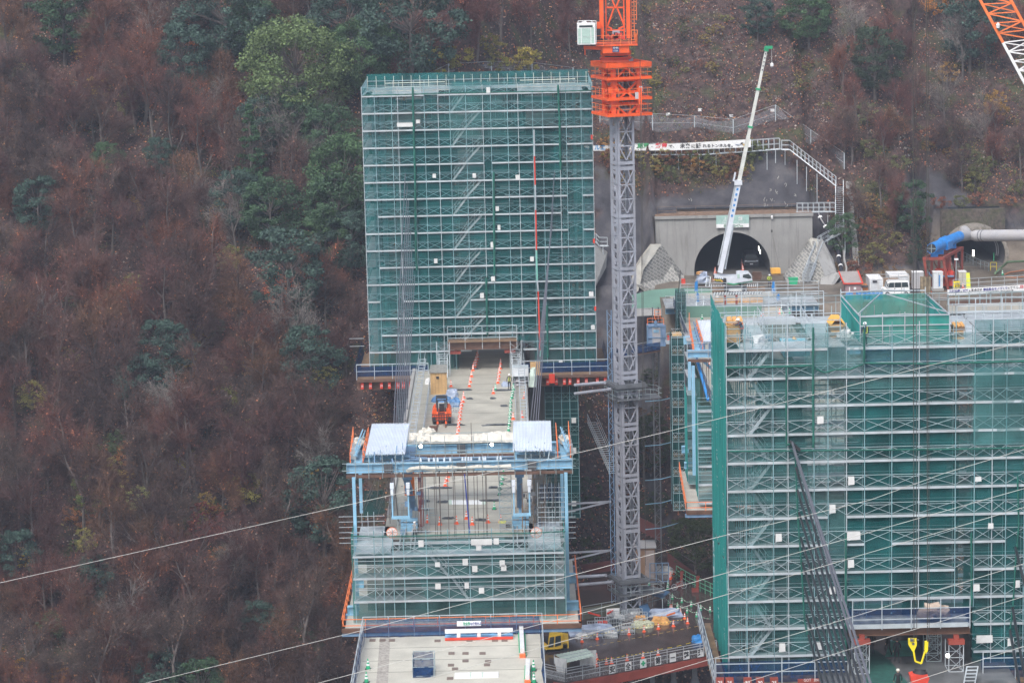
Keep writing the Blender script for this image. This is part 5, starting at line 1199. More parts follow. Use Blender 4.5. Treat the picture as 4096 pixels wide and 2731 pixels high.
# ================================================================ concrete tunnel portal
PYW = 360.3
pw = thing('tunnel_portal','grey streaked concrete portal wall with round tunnel mouth behind the mobile crane','tunnel portal',(30,PYW,0))
x0 = PY(2623,1000,PYW).x; x1 = PY(3250,1000,PYW).x; zt_ = PY(2930,862,PYW).z
acx = (PY(2778,1130,PYW).x+PY(3083,1130,PYW).x)/2; ar = (PY(3083,1100,PYW).x-PY(2778,1100,PYW).x)/2; azt = PY(2925,930,PYW).z; azc = azt-ar
def arch_pts(r,zc_=None,n=28,low=-.1):
    zc_ = azc if zc_ is None else zc_; a0 = math.asin(max(-1,min(1,(low-zc_)/r))); return [(acx+r*math.cos(t),zc_+r*math.sin(t)) for t in [a0+(math.pi-2*a0)*i/n for i in range(n+1)]]
def wall_with_arch(mb,x0,x1,y0,y1,z0,z1,A,acx=acx,azc=azc):
    R_ = [a for a in A if a[0] >= acx-1e-6]; n = len(A)
    out = []
    for (x,z) in A:                                       # matching outline points on the rectangle
        dx,dz = x-acx,z-azc
        k = min([(x1-acx)/dx if dx > 1e-6 else 1e9,(x0-acx)/dx if dx < -1e-6 else 1e9,(z1-azc)/dz if dz > 1e-6 else 1e9]); ox,oz = acx+dx*k,azc+dz*k
        out.append((ox,max(z0,oz)))
    out[0] = (x1,z0); out[-1] = (x0,z0); A = list(A); A[0] = (A[0][0],z0); A[-1] = (A[-1][0],z0)
    for i in range(n-1):
        for y in (y0,y1): mb.quad((A[i][0],y,A[i][1]),(out[i][0],y,out[i][1]),(out[i+1][0],y,out[i+1][1]),(A[i+1][0],y,A[i+1][1]))
        mb.quad((A[i][0],y0,A[i][1]),(A[i+1][0],y0,A[i+1][1]),(A[i+1][0],y1,A[i+1][1]),(A[i][0],y1,A[i][1]))
    # corners
    for cx in (x0,x1):
        js = [o for o in out if abs(o[0]-cx) < 1e-4 and o[1] < z1-1e-4]; js2 = [o for o in out if abs(o[1]-z1) < 1e-4]
        zz = max(o[1] for o in js); xx = (min if cx == x0 else max)(o[0] for o in js2)
        for y in (y0,y1): mb.poly([(cx,y,zz),(cx,y,z1),(xx,y,z1)])
    mb.quad((x0,y0,z1),(x1,y0,z1),(x1,y1,z1),(x0,y1,z1)); mb.quad((x0,y0,z0),(x0,y0,z1),(x0,y1,z1),(x0,y1,z0)); mb.quad((x1,y0,z0),(x1,y0,z1),(x1,y1,z1),(x1,y1,z0))
m = MB(); A = arch_pts(ar); wall_with_arch(m,x0,x1,PYW,PYW+1.0,-.6,zt_,A); m.build('wall',CONCW,pw)
m = MB(); A1 = arch_pts(ar*1.01); A2 = arch_pts(ar*1.07)
for i in range(len(A1)-1): m.prism([(A1[i][0],PYW-.12,A1[i][1]),(A2[i][0],PYW-.12,A2[i][1]),(A2[i+1][0],PYW-.12,A2[i+1][1]),(A1[i+1][0],PYW-.12,A1[i+1][1])],(0,.1,0))
m.build('arch_rim',CONCW,pw)
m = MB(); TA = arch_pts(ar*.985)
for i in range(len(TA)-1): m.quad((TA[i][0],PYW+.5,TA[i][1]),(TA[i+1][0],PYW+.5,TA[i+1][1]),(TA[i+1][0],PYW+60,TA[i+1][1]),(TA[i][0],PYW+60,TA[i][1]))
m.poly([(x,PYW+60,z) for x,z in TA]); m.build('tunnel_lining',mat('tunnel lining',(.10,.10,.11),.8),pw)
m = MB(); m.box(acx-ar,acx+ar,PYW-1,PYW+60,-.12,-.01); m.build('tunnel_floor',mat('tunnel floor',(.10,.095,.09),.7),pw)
m = MB(); m.box(x0-.1,x1+.1,PYW-.25,PYW-.01,zt_-.28,zt_+.12); m.build('coping',CONCW,pw)
m = MB(); m.box(x0,x1,PYW-.1,PYW+6,zt_+.12,zt_+.2); m.build('top_ledge',mat('leafy ledge',(.20,.13,.09),.9,0,.4,2),pw)
f = thing('ledge_fence','dark brown handrail along the top of the tunnel portal','fence',(30,PYW+.8,zt_)); m = MB(); rail(m,[(x0+.3,PYW+.6,zt_+.2),(x1-.1,PYW+.6,zt_+.2)],1.1,.02,2.6,(.5,)); m.build('rails',WOODD,f)
for u,v in ((3042,862),(3087,862)): pass
# name board
a = PY(2865,912,PYW-.4); b = PY(2996,860,PYW-.4); sg = thing('tunnel_sign','pale green and white tunnel name board above the arch, half hidden by the crane boom','sign',((a.x+b.x)/2,PYW-.4,a.z))
zm = lerp(a.z,b.z,.31)
m = MB(); m.box(a.x,b.x,PYW-.42,PYW-.3,zm,b.z); m.build('green_panel',mat('sign pale green',(.34,.52,.48),.5),sg)
m = MB(); m.box(a.x,b.x,PYW-.42,PYW-.3,a.z,zm); m.build('white_panel',WHITE,sg)
for t_,ux,vz,w,h,mt in (('上',2893,883,.55,.55,WHITE),('線',2953,883,.58,.58,WHITE),('Takam',2887,893,.85,.18,WHITE),('Up Line',2946,893,1.0,.18,WHITE),('長',2894,910,.4,.4,mat('sign ink green',(.12,.27,.20),.5)),('347m',2936,909,1.2,.38,MAT.get('sign ink green'))):
    p = PY(ux,vz,PYW-.42); text_mb(t_,w,h,mt or MAT['sign ink green'],'lettering',sg,(p.x,PYW-.44,p.z),(1,0,0),(0,0,1),(0,-1,0),bold=.015)
lf = thing('wall_lamp','small white lamp fixed to the portal wall right of the tunnel sign','lamp',PY(3088,868,PYW-.3)); p = PY(3088,868,PYW-.3); m = MB(); m.lathe(p-Vector((0,0,.3)),[(.1,0),(.15,.1),(.15,.4),(.05,.5)],10); m.build('lamp_body',WHITE,lf)
# masonry wing walls
def brickmat():
    m = bpy.data.materials.new('stone block masonry'); m.use_nodes = True; N = m.node_tree.nodes; L = m.node_tree.links; b = N['Principled BSDF']; b.inputs['Roughness'].default_value = .9
    tc = N.new('ShaderNodeTexCoord'); mp = N.new('ShaderNodeMapping'); mp.inputs['Rotation'].default_value = (math.radians(90),0,math.radians(40)); L.new(tc.outputs['Object'],mp.inputs[0])
    mp2 = N.new('ShaderNodeMapping'); mp2.inputs['Rotation'].default_value = (0,0,math.radians(38)); L.new(mp.outputs[0],mp2.inputs[0])
    br_ = N.new('ShaderNodeTexBrick'); br_.inputs['Scale'].default_value = 1.0; br_.inputs['Brick Width'].default_value = .62; br_.inputs['Row Height'].default_value = .36; br_.inputs['Mortar Size'].default_value = .045
    br_.inputs['Color1'].default_value = (.24,.24,.23,1); br_.inputs['Color2'].default_value = (.14,.14,.135,1); br_.inputs['Mortar'].default_value = (.36,.355,.33,1)
    mp.inputs['Rotation'].default_value = (math.radians(-90),0,0); L.new(mp2.outputs[0],br_.inputs['Vector']); L.new(br_.outputs[0],b.inputs['Base Color'])
    bp_ = N.new('ShaderNodeBump'); bp_.inputs['Strength'].default_value = .6; L.new(br_.outputs['Fac'],bp_.inputs['Height']); bp_.invert = True; L.new(bp_.outputs[0],b.inputs['Normal']); return m
BRICK = brickmat()
def wing(name,lab,face,cap,other=None):
    t = thing(name,lab,'retaining wall',face[0]); m = MB(); m.prism(face,(0,2.5,-.2)); m.build('block_face',BRICK,t)
    if cap: m = MB(); m.prism(cap,(0,2.0,.0)); m.build('mortar_cap',CONCL,t)
    if other: m = MB(); m.prism(other,(0,2,0)); m.build('side_face',CONCW,t)
    return t
wing('wing_wall','stone block wing wall left of the tunnel mouth, next to the crane mast',[PY(2558,1170,351),PY(2540,1135,351),PY(2560,1085,352.5),PY(2640,985,357),PY(2650,985,358),PY(2735,1100,359),PY(2745,1160,352),PY(2640,1165,351),PY(2580,1168,351)][1:],
     [PY(2527,1145,350.8),PY(2530,1100,351.5),PY(2562,1040,353),PY(2605,984,356.5),PY(2645,984,357.5),PY(2575,1075,352.5),PY(2553,1165,350.8),PY(2545,1170,350.8)])
wing('wing_wall','stone block wing wall right of the tunnel mouth, under the steep metal stair',[PY(3145,1130,352),PY(3140,1108,352.4),PY(3245,968,357),PY(3260,966,356),PY(3262,1010,354),PY(3300,1105,351),PY(3270,1185,350),PY(3200,1150,350)],
     [PY(3240,968,356.9),PY(3252,958,357.6),PY(3290,966,357.6),PY(3262,1012,353.9)],[PY(3264,1012,353.8),PY(3292,960,356),PY(3335,1040,355),PY(3345,1085,353),PY(3300,1105,350.9)])
wing('concrete_wing','plain concrete retaining panel beside the black drain pipe',[PY(3285,1110,351),PY(3350,1090,351),PY(3365,1100,351),PY(3300,1190,348),PY(3270,1190,348)],None)
bpy.data.objects['concrete_wing'].children[0].data.materials[0] = CONCW
# left sloping concrete wall strip seen between far tower and mast
t = wing('concrete_wall','streaked concrete retaining wall between the far tower and the crane mast',[PY(2360,970,352),PY(2430,1010,354),PY(2425,1070,353),PY(2375,1160,347),PY(2340,1160,347)],None); t.children[0].data.materials[0] = CONCW
# green shotcrete sheets
gs = thing('slope_sheet','smooth green protective sheeting on the bank right of the crane mast','slope cover',PY(2600,1300,345)); 
A = [(2527,1180),(2600,1160),(2700,1152),(2820,1154),(2930,1160),(3000,1166)]; B = [(2528,1233),(2600,1232),(2700,1232),(2760,1440),(2860,1500),(3000,1500)]
m = MB(); n = len(A)
m.grid(lambda s,t: (lambda k: PY(lerp(A[k[0]][0],A[k[0]+1][0],k[1]),lerp(A[k[0]][1],A[k[0]+1][1],k[1]),345.5).lerp(PY(lerp(B[k[0]][0],B[k[0]+1][0],k[1]),lerp(B[k[0]][1],B[k[0]+1][1],k[1]),338.5),t))((min(n-2,int(s*(n-1))),s*(n-1)-min(n-2,int(s*(n-1)))))+Vector((0,.25*mnoise.noise(Vector((s*6,t*3,2))),0)),30,8)
m.build('sheet',GUNG,gs)
gs2 = thing('slope_sheet','green sheeting panel at the foot of the right wing wall','slope cover',PY(3230,1150,348)); m = MB(); m.prism([PY(3190,1150,349),PY(3240,1145,349),PY(3262,1180,348),PY(3262,1260,345),PY(3150,1260,345),PY(3150,1165,349)],(0,.3,0)); m.build('sheet',GUNG,gs2)
m = MB(); m.prism([PY(2527,1236,338),PY(2600,1234,338),PY(2665,1236,338),PY(2665,1262,337),PY(2600,1262,337),PY(2527,1266,337)],(0,2.0,0)); cb = m.build('concrete_kerb',CONCW); tag(cb,'stained concrete ledge below the green sheeting','ledge')

# ================================================================ banner and slope stairs
BYn = 367.5
bn = thing('slogan_banner','long white slogan banner with brush lettering strung across the slope above the tunnel','banner',PY(2700,600,BYn))
pts = [(1990,598),(2374,583),(2700,575),(3004,557)]; low = [(1990,617),(2374,604),(2700,602),(3004,589)]
m = MB(); 
for (a,b,c,d) in zip(pts,pts[1:],low,low[1:]): m.quad(PY(*c,BYn),PY(*d,BYn),PY(*b,BYn),PY(*a,BYn))
o = m.build('banner_cloth',WHITE,bn)
INK = mat('black ink',(.02,.02,.02),.7); INKG = mat('green ink',(.05,.3,.12),.7); INKR = mat('red ink',(.65,.04,.05),.7); INKB = mat('blue ink',(.03,.28,.62),.7)
for t_,u,v,w,h,mt in (('新東名',2052,612,1.9,.5,INKB),('トンネル工事',2292,606,2.6,.48,INKB),('ル工',2378,600,1.5,.62,INKB),('誠意',2480,597,1.4,.55,INKB),('・',2532,590,.12,.12,INK),('創意',2549,593,1.6,.72,INKG),('・',2606,589,.12,.12,INK),('熱意',2622,593,1.6,.72,INKR),('で、',2674,592,.8,.4,INK),('未来',2720,594,1.4,.68,INK),('に',2766,592,.5,.45,INK),('誇',2783,594,.75,.72,INK),('れるトンネルを。',2811,591,4.1,.48,INK),('NEXCO',2942,582,.75,.16,mat('dark blue ink',(.03,.08,.2),.6)),('中日本',2948,586,.35,.1,INK)):
    p = PY(u,v,BYn-.02); q = PY(u+100,v-1.2,BYn-.02); text_mb(t_,w,h,mt,'lettering',bn,p,(q-p),(0,0,1),(0,-1,0),bold=.03)
m = MB(); m.poly([PY(2960,574,BYn-.05),PY(2967,570,BYn-.05),PY(2972,582,BYn-.05)]); m.poly([PY(2965,572,BYn-.05),PY(2972,570,BYn-.05),PY(2974,576,BYn-.05)]); m.build('dark_mark',INK,bn)
m = MB(); m.poly([PY(2968,570,BYn-.05),PY(2975,578,BYn-.05),PY(2984,569,BYn-.05),(PY(2975,586,BYn-.05))]); m.build('gold_mark',mat('gold ink',(.55,.36,.06),.6),bn)
def walkway(name,lab,pts,w,hgt=1.1,steps=False,stilts=None,dy=1.0):
    t = thing(name,lab,'stairs' if steps else 'walkway',pts[0]); m = MB(); off = Vector((0,dy,0)) if not isinstance(w,Vector) else w
    P = [Vector(p) for p in pts]
    for o in (Vector((0,0,0)),off): rail(m,[p+o for p in P],hgt,.035,.75,(.5,)); m.path([p+o for p in P],.06,5)
    m.build('handrails',GALV,t); m = MB()
    for a,b in zip(P,P[1:]):
        n = max(1,int((b-a).length/(.28 if steps else .6)))
        for i in range(n+1): c = a.lerp(b,i/n); m.beam(c,c+off,.22 if steps else .3,.04)
    m.build('treads',GALV,t)
    if stilts:
        m = MB()
        for (u,v,Y,L) in stilts: p = PY(u,v,Y); m.beam(p,p-Vector((0,0,L)),.09)
        m.build('support_posts',GALV,t)
    return t
W1 = 368.0
walkway('slope_walkway','metal catwalk running behind the slogan banner',[PY(2372,624,W1+.3),PY(2600,620,W1),PY(2812,620,W1),PY(3120,598,W1)],None,1.5,False,
        [(2408,625,W1,3.5),(2540,622,W1,3),(2610,622,W1,2.5),(2714,622,W1,2.2),(2765,622,W1,4.5),(2798,622,W1,4.8),(2864,620,W1,3.8),(3068,605,W1,3.2),(3102,600,W1,1.8),(3140,602,W1,2)],.9)
walkway('slope_stair','long metal stair descending diagonally right of the banner',[PY(3128,600,366.8),PY(3160,600,366.6),PY(3345,745,362)],None,1.25,True,[(3188,640,365.6,3.3),(3226,668,364.6,3.3),(3268,695,363.8,4)],.9)
walkway('slope_stair','upright metal ladder stair going straight down at the right end of the slope',[PY(3342,750,361.8),PY(3342,930,358.5)],Vector((1.05,0,0)),1.0,True,[(3311,860,360,4),(3377,850,360,5)])
walkway('ledge_walkway','short metal gangway joining the ladder stair to the portal top',[PY(3190,850,360.5),PY(3342,848,360.5)],None,1.2,False,None,.9)
walkway('slope_stair','metal stair going down left from the foot of the ladder stair',[PY(3372,930,358.4),PY(3300,968,357),PY(3272,985,356.4)],None,1.1,True,[(3380,920,357,5)],.9)
walkway('slope_stair','steep metal ladder stair down over the right stone wing wall',[PY(3262,990,355.5),PY(3210,1120,350.5)],Vector((1.0,0,0)),.8,True)
walkway('slope_walkway','short railed catwalk left of the crane mast at the foot of the slope',[PY(2385,970,353),PY(2398,985,353),PY(2430,985,353)],None,1.1,False,[(2412,985,353,1.5)],.8)
# black drain pipe
dp = thing('drain_pipe','thick black corrugated drain pipe with white clamps curving down right of the portal','pipe',PY(3290,1180,347))
PP = [(3275,852,360.4),(3285,880,359.9),(3310,920,359),(3335,960,358.4),(3352,1000,357),(3356,1040,355.5),(3364,1075,353.8),(3352,1110,352),(3320,1150,350),(3290,1178,348),(3255,1200,346)]
m = MB(); P = [PY(*p) for p in PP]; fine = []
for i in range(len(P)-1):
    p0,p1,p2,p3 = P[max(0,i-1)],P[i],P[i+1],P[min(len(P)-1,i+2)]
    for k in range(6): t_ = k/6; fine.append(.5*((2*p1)+(-p0+p2)*t_+(2*p0-5*p1+4*p2-p3)*t_*t_+(-p0+3*p1-3*p2+p3)*t_**3))
m.path(fine,.26,10); m.build('pipe',BLACKP,dp)
for i in range(4,len(fine)-1,6): m = MB(); d = (fine[i+1]-fine[i]).normalized()*.12; m.tube(fine[i]-d,fine[i]+d,.30,10); m.build('clamp',WHITE,dp)
m = MB(); m.path([f+Vector((.75,.2,-.1)) for f in fine[12:]],.14,5); m.build('gutter_edge',CONCW,dp)
# old gutter chute on the slope
m = MB(); Q = [march(3395,745)+Vector((0,0,.2)),march(3405,880)+Vector((0,0,.2)),march(3420,1000)+Vector((0,0,.2)),march(3425,1080)+Vector((0,0,.2))]
for a,b in zip(Q,Q[1:]): m.beam(a,b,.8,.35)
tag(m.build('slope_gutter',CONCW),'weathered concrete gutter running down the slope right of the ladder stair','gutter')
# rockfall net fence
def netfence(lab,tops,hgt,n=1):
    t = thing('rockfall_fence',lab,'fence',march(*tops[0])); P = []
    for u,v in tops:
        b = march(u,v+hgt); p = PY(u,v,b.y-.1); P.append((b-Vector((0,0,.4)),p)); m = MB(); m.beam(b-Vector((0,0,.6)),p,.14); m.build('post',GALV,t)
    for (b0,p0),(b1,p1) in zip(P,P[1:]):
        m = MB(); m.grid(lambda s,q: (b0.lerp(b1,s)).lerp(p0.lerp(p1,s)-Vector((0,0,.5*math.sin(s*math.pi))),q),6,4); m.build('net',NETC,t)
        m = MB(); m.beam(p0,p1,.04); m.beam(p0.lerp(b0,.5),p1.lerp(b1,.5),.03); m.build('wire',GALV,t)
netfence('tall wire net fence on grey posts arching over the tunnel slope',[(2400,452),(2610,455),(2778,463),(2933,478),(3102,420),(3243,520),(3377,613)],68)
netfence('wire net fence on grey posts on the slope behind the top of the far tower',[(1650,325),(1795,256),(1966,246),(2128,250),(2292,271)],62)
for u,v in ((2672,461),(2800,457),(2925,458),(3090,465)):
    p = march(u,v); m = MB(); m.cbox(p+Vector((0,0,.1)),.55,.1,.4); o = m.build('white_marker',WHITE); tag(o,'small white marker board standing on the slope above the rockfall fence','marker','white markers on the slope')
# cracks / white seepage marks on the sprayed face
SEEP = mat('lime seepage',(.45,.45,.42),.8)
for i,(u,v) in enumerate([(3110,715),(3145,745),(3078,768),(3108,770),(3062,800),(3084,812),(3066,830),(2768,800),(3148,826),(3185,785)]):
    p = march(u,v); m = MB(); rr = random.Random(i); q = PY(u,v,p.y-.45)
    for k in range(3): a = q+Vector((rr.uniform(-.3,.3),0,rr.uniform(-.3,.3))); m.beam(a,a+Vector((rr.uniform(-.25,.25),0,rr.uniform(.15,.5))),.05)
    tag(m.build('seepage_mark',SEEP),'white lime seepage mark on the dark sprayed concrete face','stain','lime marks on the sprayed face')
# ================================================================ yard on the right: sheds, containers, van, fan duct, second tunnel
def boxthing(name,lab,cat,u0,u1,v0,v1,Y,dep,mt,z0=None):
    a = PY(u0,v0,Y); b = PY(u1,v1,Y); t = thing(name,lab,cat,((a.x+b.x)/2,Y+dep/2,a.z if z0 is None else z0)); za = a.z if z0 is None else z0
    m = MB(); m.box(a.x,b.x,Y,Y+dep,za,b.z); m.build('body',mt,t); return t,a.x,b.x,za,b.z
YS = 340.0
t,a,b,z0,z1 = boxthing('site_shed','small dusty pink shed with a red-trimmed grey roof','shed',3382,3446,1180,1134,YS,3.5,PINKW,0)
m = MB(); zr = z1+1.0; m.prism([(a-.2,YS-.15,z1),(b+.1,YS-.15,z1),(b-.0,YS+3.6,zr),(a-.35,YS+3.6,zr)],(0,0,.08)); m.build('roof',mat('shed roof',(.30,.27,.26),.6,dirt=(.2,.14,.1),dirt_amt=.5),t)
m = MB(); m.beam((a-.25,YS-.2,z1+.06),(b+.15,YS-.2,z1+.06),.14,.16); m.beam((a-.25,YS-.2,z1+.06),(a-.42,YS+3.6,zr+.06),.14,.14); m.beam((b+.12,YS-.2,z1+.06),(b+.02,YS+3.6,zr+.06),.16,.16); m.build('roof_trim',REDB,t)
m = MB(); m.box(b-1.0,b-.7,YS-.15,YS-.01,z1-.75,z1-.45); m.build('meter_box',WHITE,t); m = MB(); m.box(a+.45,a+.57,YS-.08,YS-.01,.2,z1-.4); m.build('downpipe',WHITE,t); m = MB(); m.box(a-.05,a+.15,YS+.9,YS+1.6,.6,z1-.3); m.build('window',GLASS,t)
def container(lab,u0,u1,vt,Y,dep,mt,roofmt=None):
    t,a,b,z0,z1 = boxthing('storage_container',lab,'container',u0,u1,1180,vt,Y,dep,mt,0)
    m = MB(); n = int((b-a)/.16)
    for i in range(n): m.box(a+.12+i*(b-a-.24)/n,a+.12+(i+.5)*(b-a-.24)/n,Y-.04,Y-.005,.15,z1-.25)
    m.build('shutter',mt,t); m = MB(); m.box(a-.04,b+.04,Y-.06,Y+dep,z1,z1+.12); m.box(a-.04,a+.07,Y-.07,Y-.005,0,z1); m.box(b-.07,b+.04,Y-.07,Y-.005,0,z1); m.build('frame',WHITE if roofmt is None else roofmt,t); return t,a,b,z1
CONT = mat('container white',(.62,.66,.70),.45,0,.08,dirt=(.4,.36,.32),dirt_amt=.45,streak=True)
t_,a,b,z1 = container('white shutter-door storage container right of the pink shed',3480,3531,1118,341,4,CONT); m = MB(); m.box(b-1.3,b-.75,340.85,340.92,z1-.35,z1-.1); m.build('vent',BLACK,t_)
container('second white container standing behind the white van',3560,3636,1105,345,4,CONT)
t,a,b,z0,z1 = boxthing('store_rack','brown roofed store with an orange front between two white containers','storage',3530,3602,1160,1120,343,2.5,WOODD,0); m = MB(); m.box(a+.1,b-.1,342.88,342.98,.3,z1*.52); m.build('orange_front',TIMBERY,t); m = MB(); rail(m,[(a-.5,342.9,z1),(b+1,342.9,z1)],.8,.03,1.5); m.build('pipe_rail',GALV,t)
t,a,b,z0,z1 = boxthing('container','low brown container between the pink shed and the first white container','container',3446,3478,1175,1142,343,2,mat('rust orange box',(.45,.18,.07),.6),0); m = MB(); m.box(a,b,342.9,342.98,z1-.2,z1+.05); m.build('lid',DGREY,t)
for i,(u0,u1,v0,v1,Y,mt,lab) in enumerate([(3651,3694,1165,1090,342,DUCT,'tall grey cabinet left of the red fan frame'),(3734,3772,1160,1090,342,CONT,'tall pale cabinet with a blue stripe in front of the red fan frame'),(3835,3866,1140,1088,346,mat('beige cabinet',(.5,.49,.42),.5),'beige cabinet right of the red fan frame')]):
    t,a,b,z0,z1 = boxthing('electric_cabinet',lab,'cabinet',u0,u1,v0,v1,Y,1.2,mt,.35 if i < 2 else 0)
    m = MB(); m.box(a-.03,b+.03,Y-.04,Y+1.25,z1,z1+.08); m.build('lid',WHITE,t); m = MB(); m.box((a+b)/2-.015,(a+b)/2+.015,Y-.03,Y-.005,.5,z1-.1); m.build('door_gap',DGREY,t)
    if i < 2: m = MB(); m.box(a-.2,b+.1,Y-.2,Y+1.4,.0,.34); m.build('plinth',CONCW if i else BLACK,t)
    if i == 1: m = MB(); m.box((a+b)/2+.08,(a+b)/2+.22,Y-.05,Y-.01,.6,z1-.3); m.build('blue_stripe',TARPS,t)
# white kei van
vx0 = PY(3531,1180,338).x; vx1 = PY(3640,1180,338).x
van = thing('minivan','small white van parked in front of the containers, facing left','van',((vx0+vx1)/2,339,0))
L = vx1-vx0; prof = [(0,.25),(0,.95),(.06,1.05),(.12,1.12),(.19,1.85),(.24,2.0),(.92,2.03),(.985,1.85),(1.0,1.0),(1.0,.3)]
m = MB(); m.prism([(vx0+L*s,338.2,h) for s,h in prof],(0,1.6,0)); body = m.build('body',mat('van white',(.82,.83,.84),.25,0,.02,coat=.5),van)
bv = body.modifiers.new('soft','BEVEL'); bv.width = .06; bv.segments = 2
ORG[body.name] = ORG[van.name]
m = MB(); m.prism([(vx0+L*s,338.17,h) for s,h in ((.20,1.2),(.255,1.82),(.42,1.82),(.42,1.2))],(0,.02,0)); m.build('side_window',GLASS,van)
m = MB(); m.prism([(vx0+L*s,338.17,h) for s,h in ((.45,1.2),(.45,1.82),(.68,1.82),(.68,1.2))],(0,.02,0)); m.build('side_window',GLASS,van)
m = MB(); m.prism([(vx0+L*s,338.17,h) for s,h in ((.71,1.2),(.71,1.82),(.92,1.82),(.95,1.2))],(0,.02,0)); m.build('side_window',GLASS,van)
m = MB(); m.quad((vx0+L*.125-.03,338.35,1.2),(vx0+L*.185-.03,338.4,1.85),(vx0+L*.185-.03,339.6,1.85),(vx0+L*.125-.03,339.65,1.2)); m.prism([(vx0+L*s,338.17,h) for s,h in ((.135,1.15),(.185,1.72),(.23,1.72),(.18,1.15))],(0,.02,0)); m.build('windscreen',GLASS,van)
for s in (.18,.86): m = MB(); m.lathe((vx0+L*s,338.1,.32),[(.30,0),(.32,.05),(.32,.2),(.3,.24)],16,(0,1,0)); w = m.build('wheel',BLACK,van); ORG[w.name] = ORG[van.name]; m = MB(); m.lathe((vx0+L*s,338.08,.32),[(.17,0),(.19,.03)],12,(0,1,0)); m.build('rim',GALV,w)
m = MB(); m.box(vx0+.02,vx0+.25,338.13,338.2,.8,1.0); m.build('headlight',GLASSG,van); m = MB(); m.box(vx0+L*.17,vx0+L*.2,338.0,338.15,1.2,1.35); m.build('mirror',WHITE,van)
m = MB(); m.box(vx0+L*.43,vx0+L*.44,338.165,338.19,.45,1.85); m.box(vx0+L*.69,vx0+L*.70,338.165,338.19,.45,1.85); m.box(vx0+L*.44,vx0+L*.47,338.15,338.19,1.0,1.06); m.build('door_gap',DGREY,van)
# blue gas cylinders
cyl = thing('gas_cylinder','blue gas cylinder in the row in front of the sheds','gas cylinder',(0,0,0),'blue gas cylinders'); m = MB(); m.lathe((0,0,0),[(.13,0),(.14,.05),(.14,.65),(.06,.78),(.06,.85)],8); m.build('body',TARPS,cyl); m = MB(); m.lathe((0,0,.85),[(.07,0),(.07,.1)],6); m.build('valve_cap',SKYB,cyl)
first = True
for i in range(24):
    u = 3386+i*5.6+(14 if 4 < i else 0); p = PZ(u,1199-(i % 3)*3); 
    if first: cyl.location = p; first = False
    else: dup(cyl,p)
# red steel frame carrying the blue fan
rf = thing('fan_frame','rust red steel stand carrying the blue ventilation fan','steel frame',PZ(3780,1170)+Vector((0,1,0)))
fz = PY(3780,1024,345).z; L4 = [(PY(3722,1020,343).x,343.5),(PY(3830,1020,343).x+.4,343.5)]
TL,TR = PY(3695,1022,343),PY(3772,1025,343); BL2,BR2 = PY(3790,1000,352),PY(3850,990,352)
m = MB()
for a,b in ((TL,TR),(TR,BR2),(TL,BL2),(BL2,BR2)): m.beam((a.x,a.y,fz),(b.x,b.y,fz),.3,.35)
m.beam(((TL.x+TR.x)/2,343,fz),((BL2.x+BR2.x)/2,352,fz),.25,.25); m.build('top_frame',RED,rf)
for (p,q) in ((TL,BL2),(TR,BR2)):
    for s in (.02,.33,.64,.97):
        c = p.lerp(q,s); m = MB(); m.beam((c.x+(.6 if s < .1 else 0),c.y,0),(c.x,c.y,fz-.15),.32,.32); m.build('leg',RED,rf)
m = MB()
for (p,q) in ((TL,BL2),(TR,BR2)):
    for s in (.02,.33,.64): c,d = p.lerp(q,s),p.lerp(q,s+.31); m.beam((c.x,c.y,fz-.2),(d.x,d.y,fz-2.6),.09); m.beam((c.x,c.y,fz-2.7),(d.x,d.y,fz-2.7),.15)
m.build('bracing',RED,rf)
m = MB(); m.box(TL.x+1.2,TR.x+1.6,344,348,fz-2.6,fz-2.45); m.build('roof_sheet',SKYBD,rf)
a = PY(3757,1148,344.5); b = PY(3818,1088,344.5); t = thing('waste_skip','bright red steel skip standing under the fan frame','skip',(a.x,346,0)); m = MB(); m.box(a.x,b.x,344.6,348,.2,b.z); m.build('body',REDB,t); m = MB(); 
for i in range(4): m.box(a.x+i*.6,a.x+i*.6+.08,344.5,344.59,.2,b.z)
m.build('ribs',RED,t)
fn = thing('ventilation_fan','big blue cylindrical ventilation fan on the red stand','ventilation fan',PY(3730,1015,343))
F1 = PY(3726,994,342.5); F2 = PY(3838,945,353.5); d = (F2-F1).normalized(); R_ = PY(3747,994,342.5).x-PY(3705,994,342.5).x; R_ = R_/2*1.02; Lf = (F2-F1).length
m = MB(); n = 26; m.lathe(F1,[(R_*.86,.1),(R_*.93,0),(R_,.0),(R_,Lf*.33),(R_*1.02,Lf*.34),(R_*1.02,Lf)],n,d); o = m.build('casing',BLUEF,fn)
o.data.polygons[len(o.data.polygons)-2].select = True
m = MB(); m.lathe(F1+d*-.015,[(R_*.85,0),(R_*.85,.02)],n,d); m.build('dark_throat',DARK,fn)
sx2 = d.cross(Vector((0,0,1))).normalized(); m = MB(); m.beam(F1-d*.06-sx2*R_*.84,F1-d*.06+sx2*R_*.84,.1,.1); up_ = sx2.cross(d); m.beam(F1-d*.06-up_*R_*.84,F1-d*.06+up_*R_*.84,.1,.1); m.build('cross_bars',GALVD,fn)
m = MB(); c = F1+d*Lf*.36; m.prism([c-sx2*R_*-1.15+Vector((0,0,-R_*1.1)),c+sx2*R_*1.15+Vector((0,0,R_*.35)),c+sx2*R_*.5+Vector((0,0,R_*1.1)),c-sx2*R_*.5+Vector((0,0,R_*1.1)),c-sx2*R_*1.02+Vector((0,0,R_*.2)),c-sx2*R_*1.02+Vector((0,0,-R_*1.1))],d*Lf*.2); m.build('control_housing',BLUEF,fn)
m = MB(); 
for s in (.1,.3,.75): c = F1+d*Lf*s; m.cbox((c.x,c.y,fz+.15),R_*1.3,.4,(c.z-R_)-fz); 
m.build('saddles',BLUEF,fn)
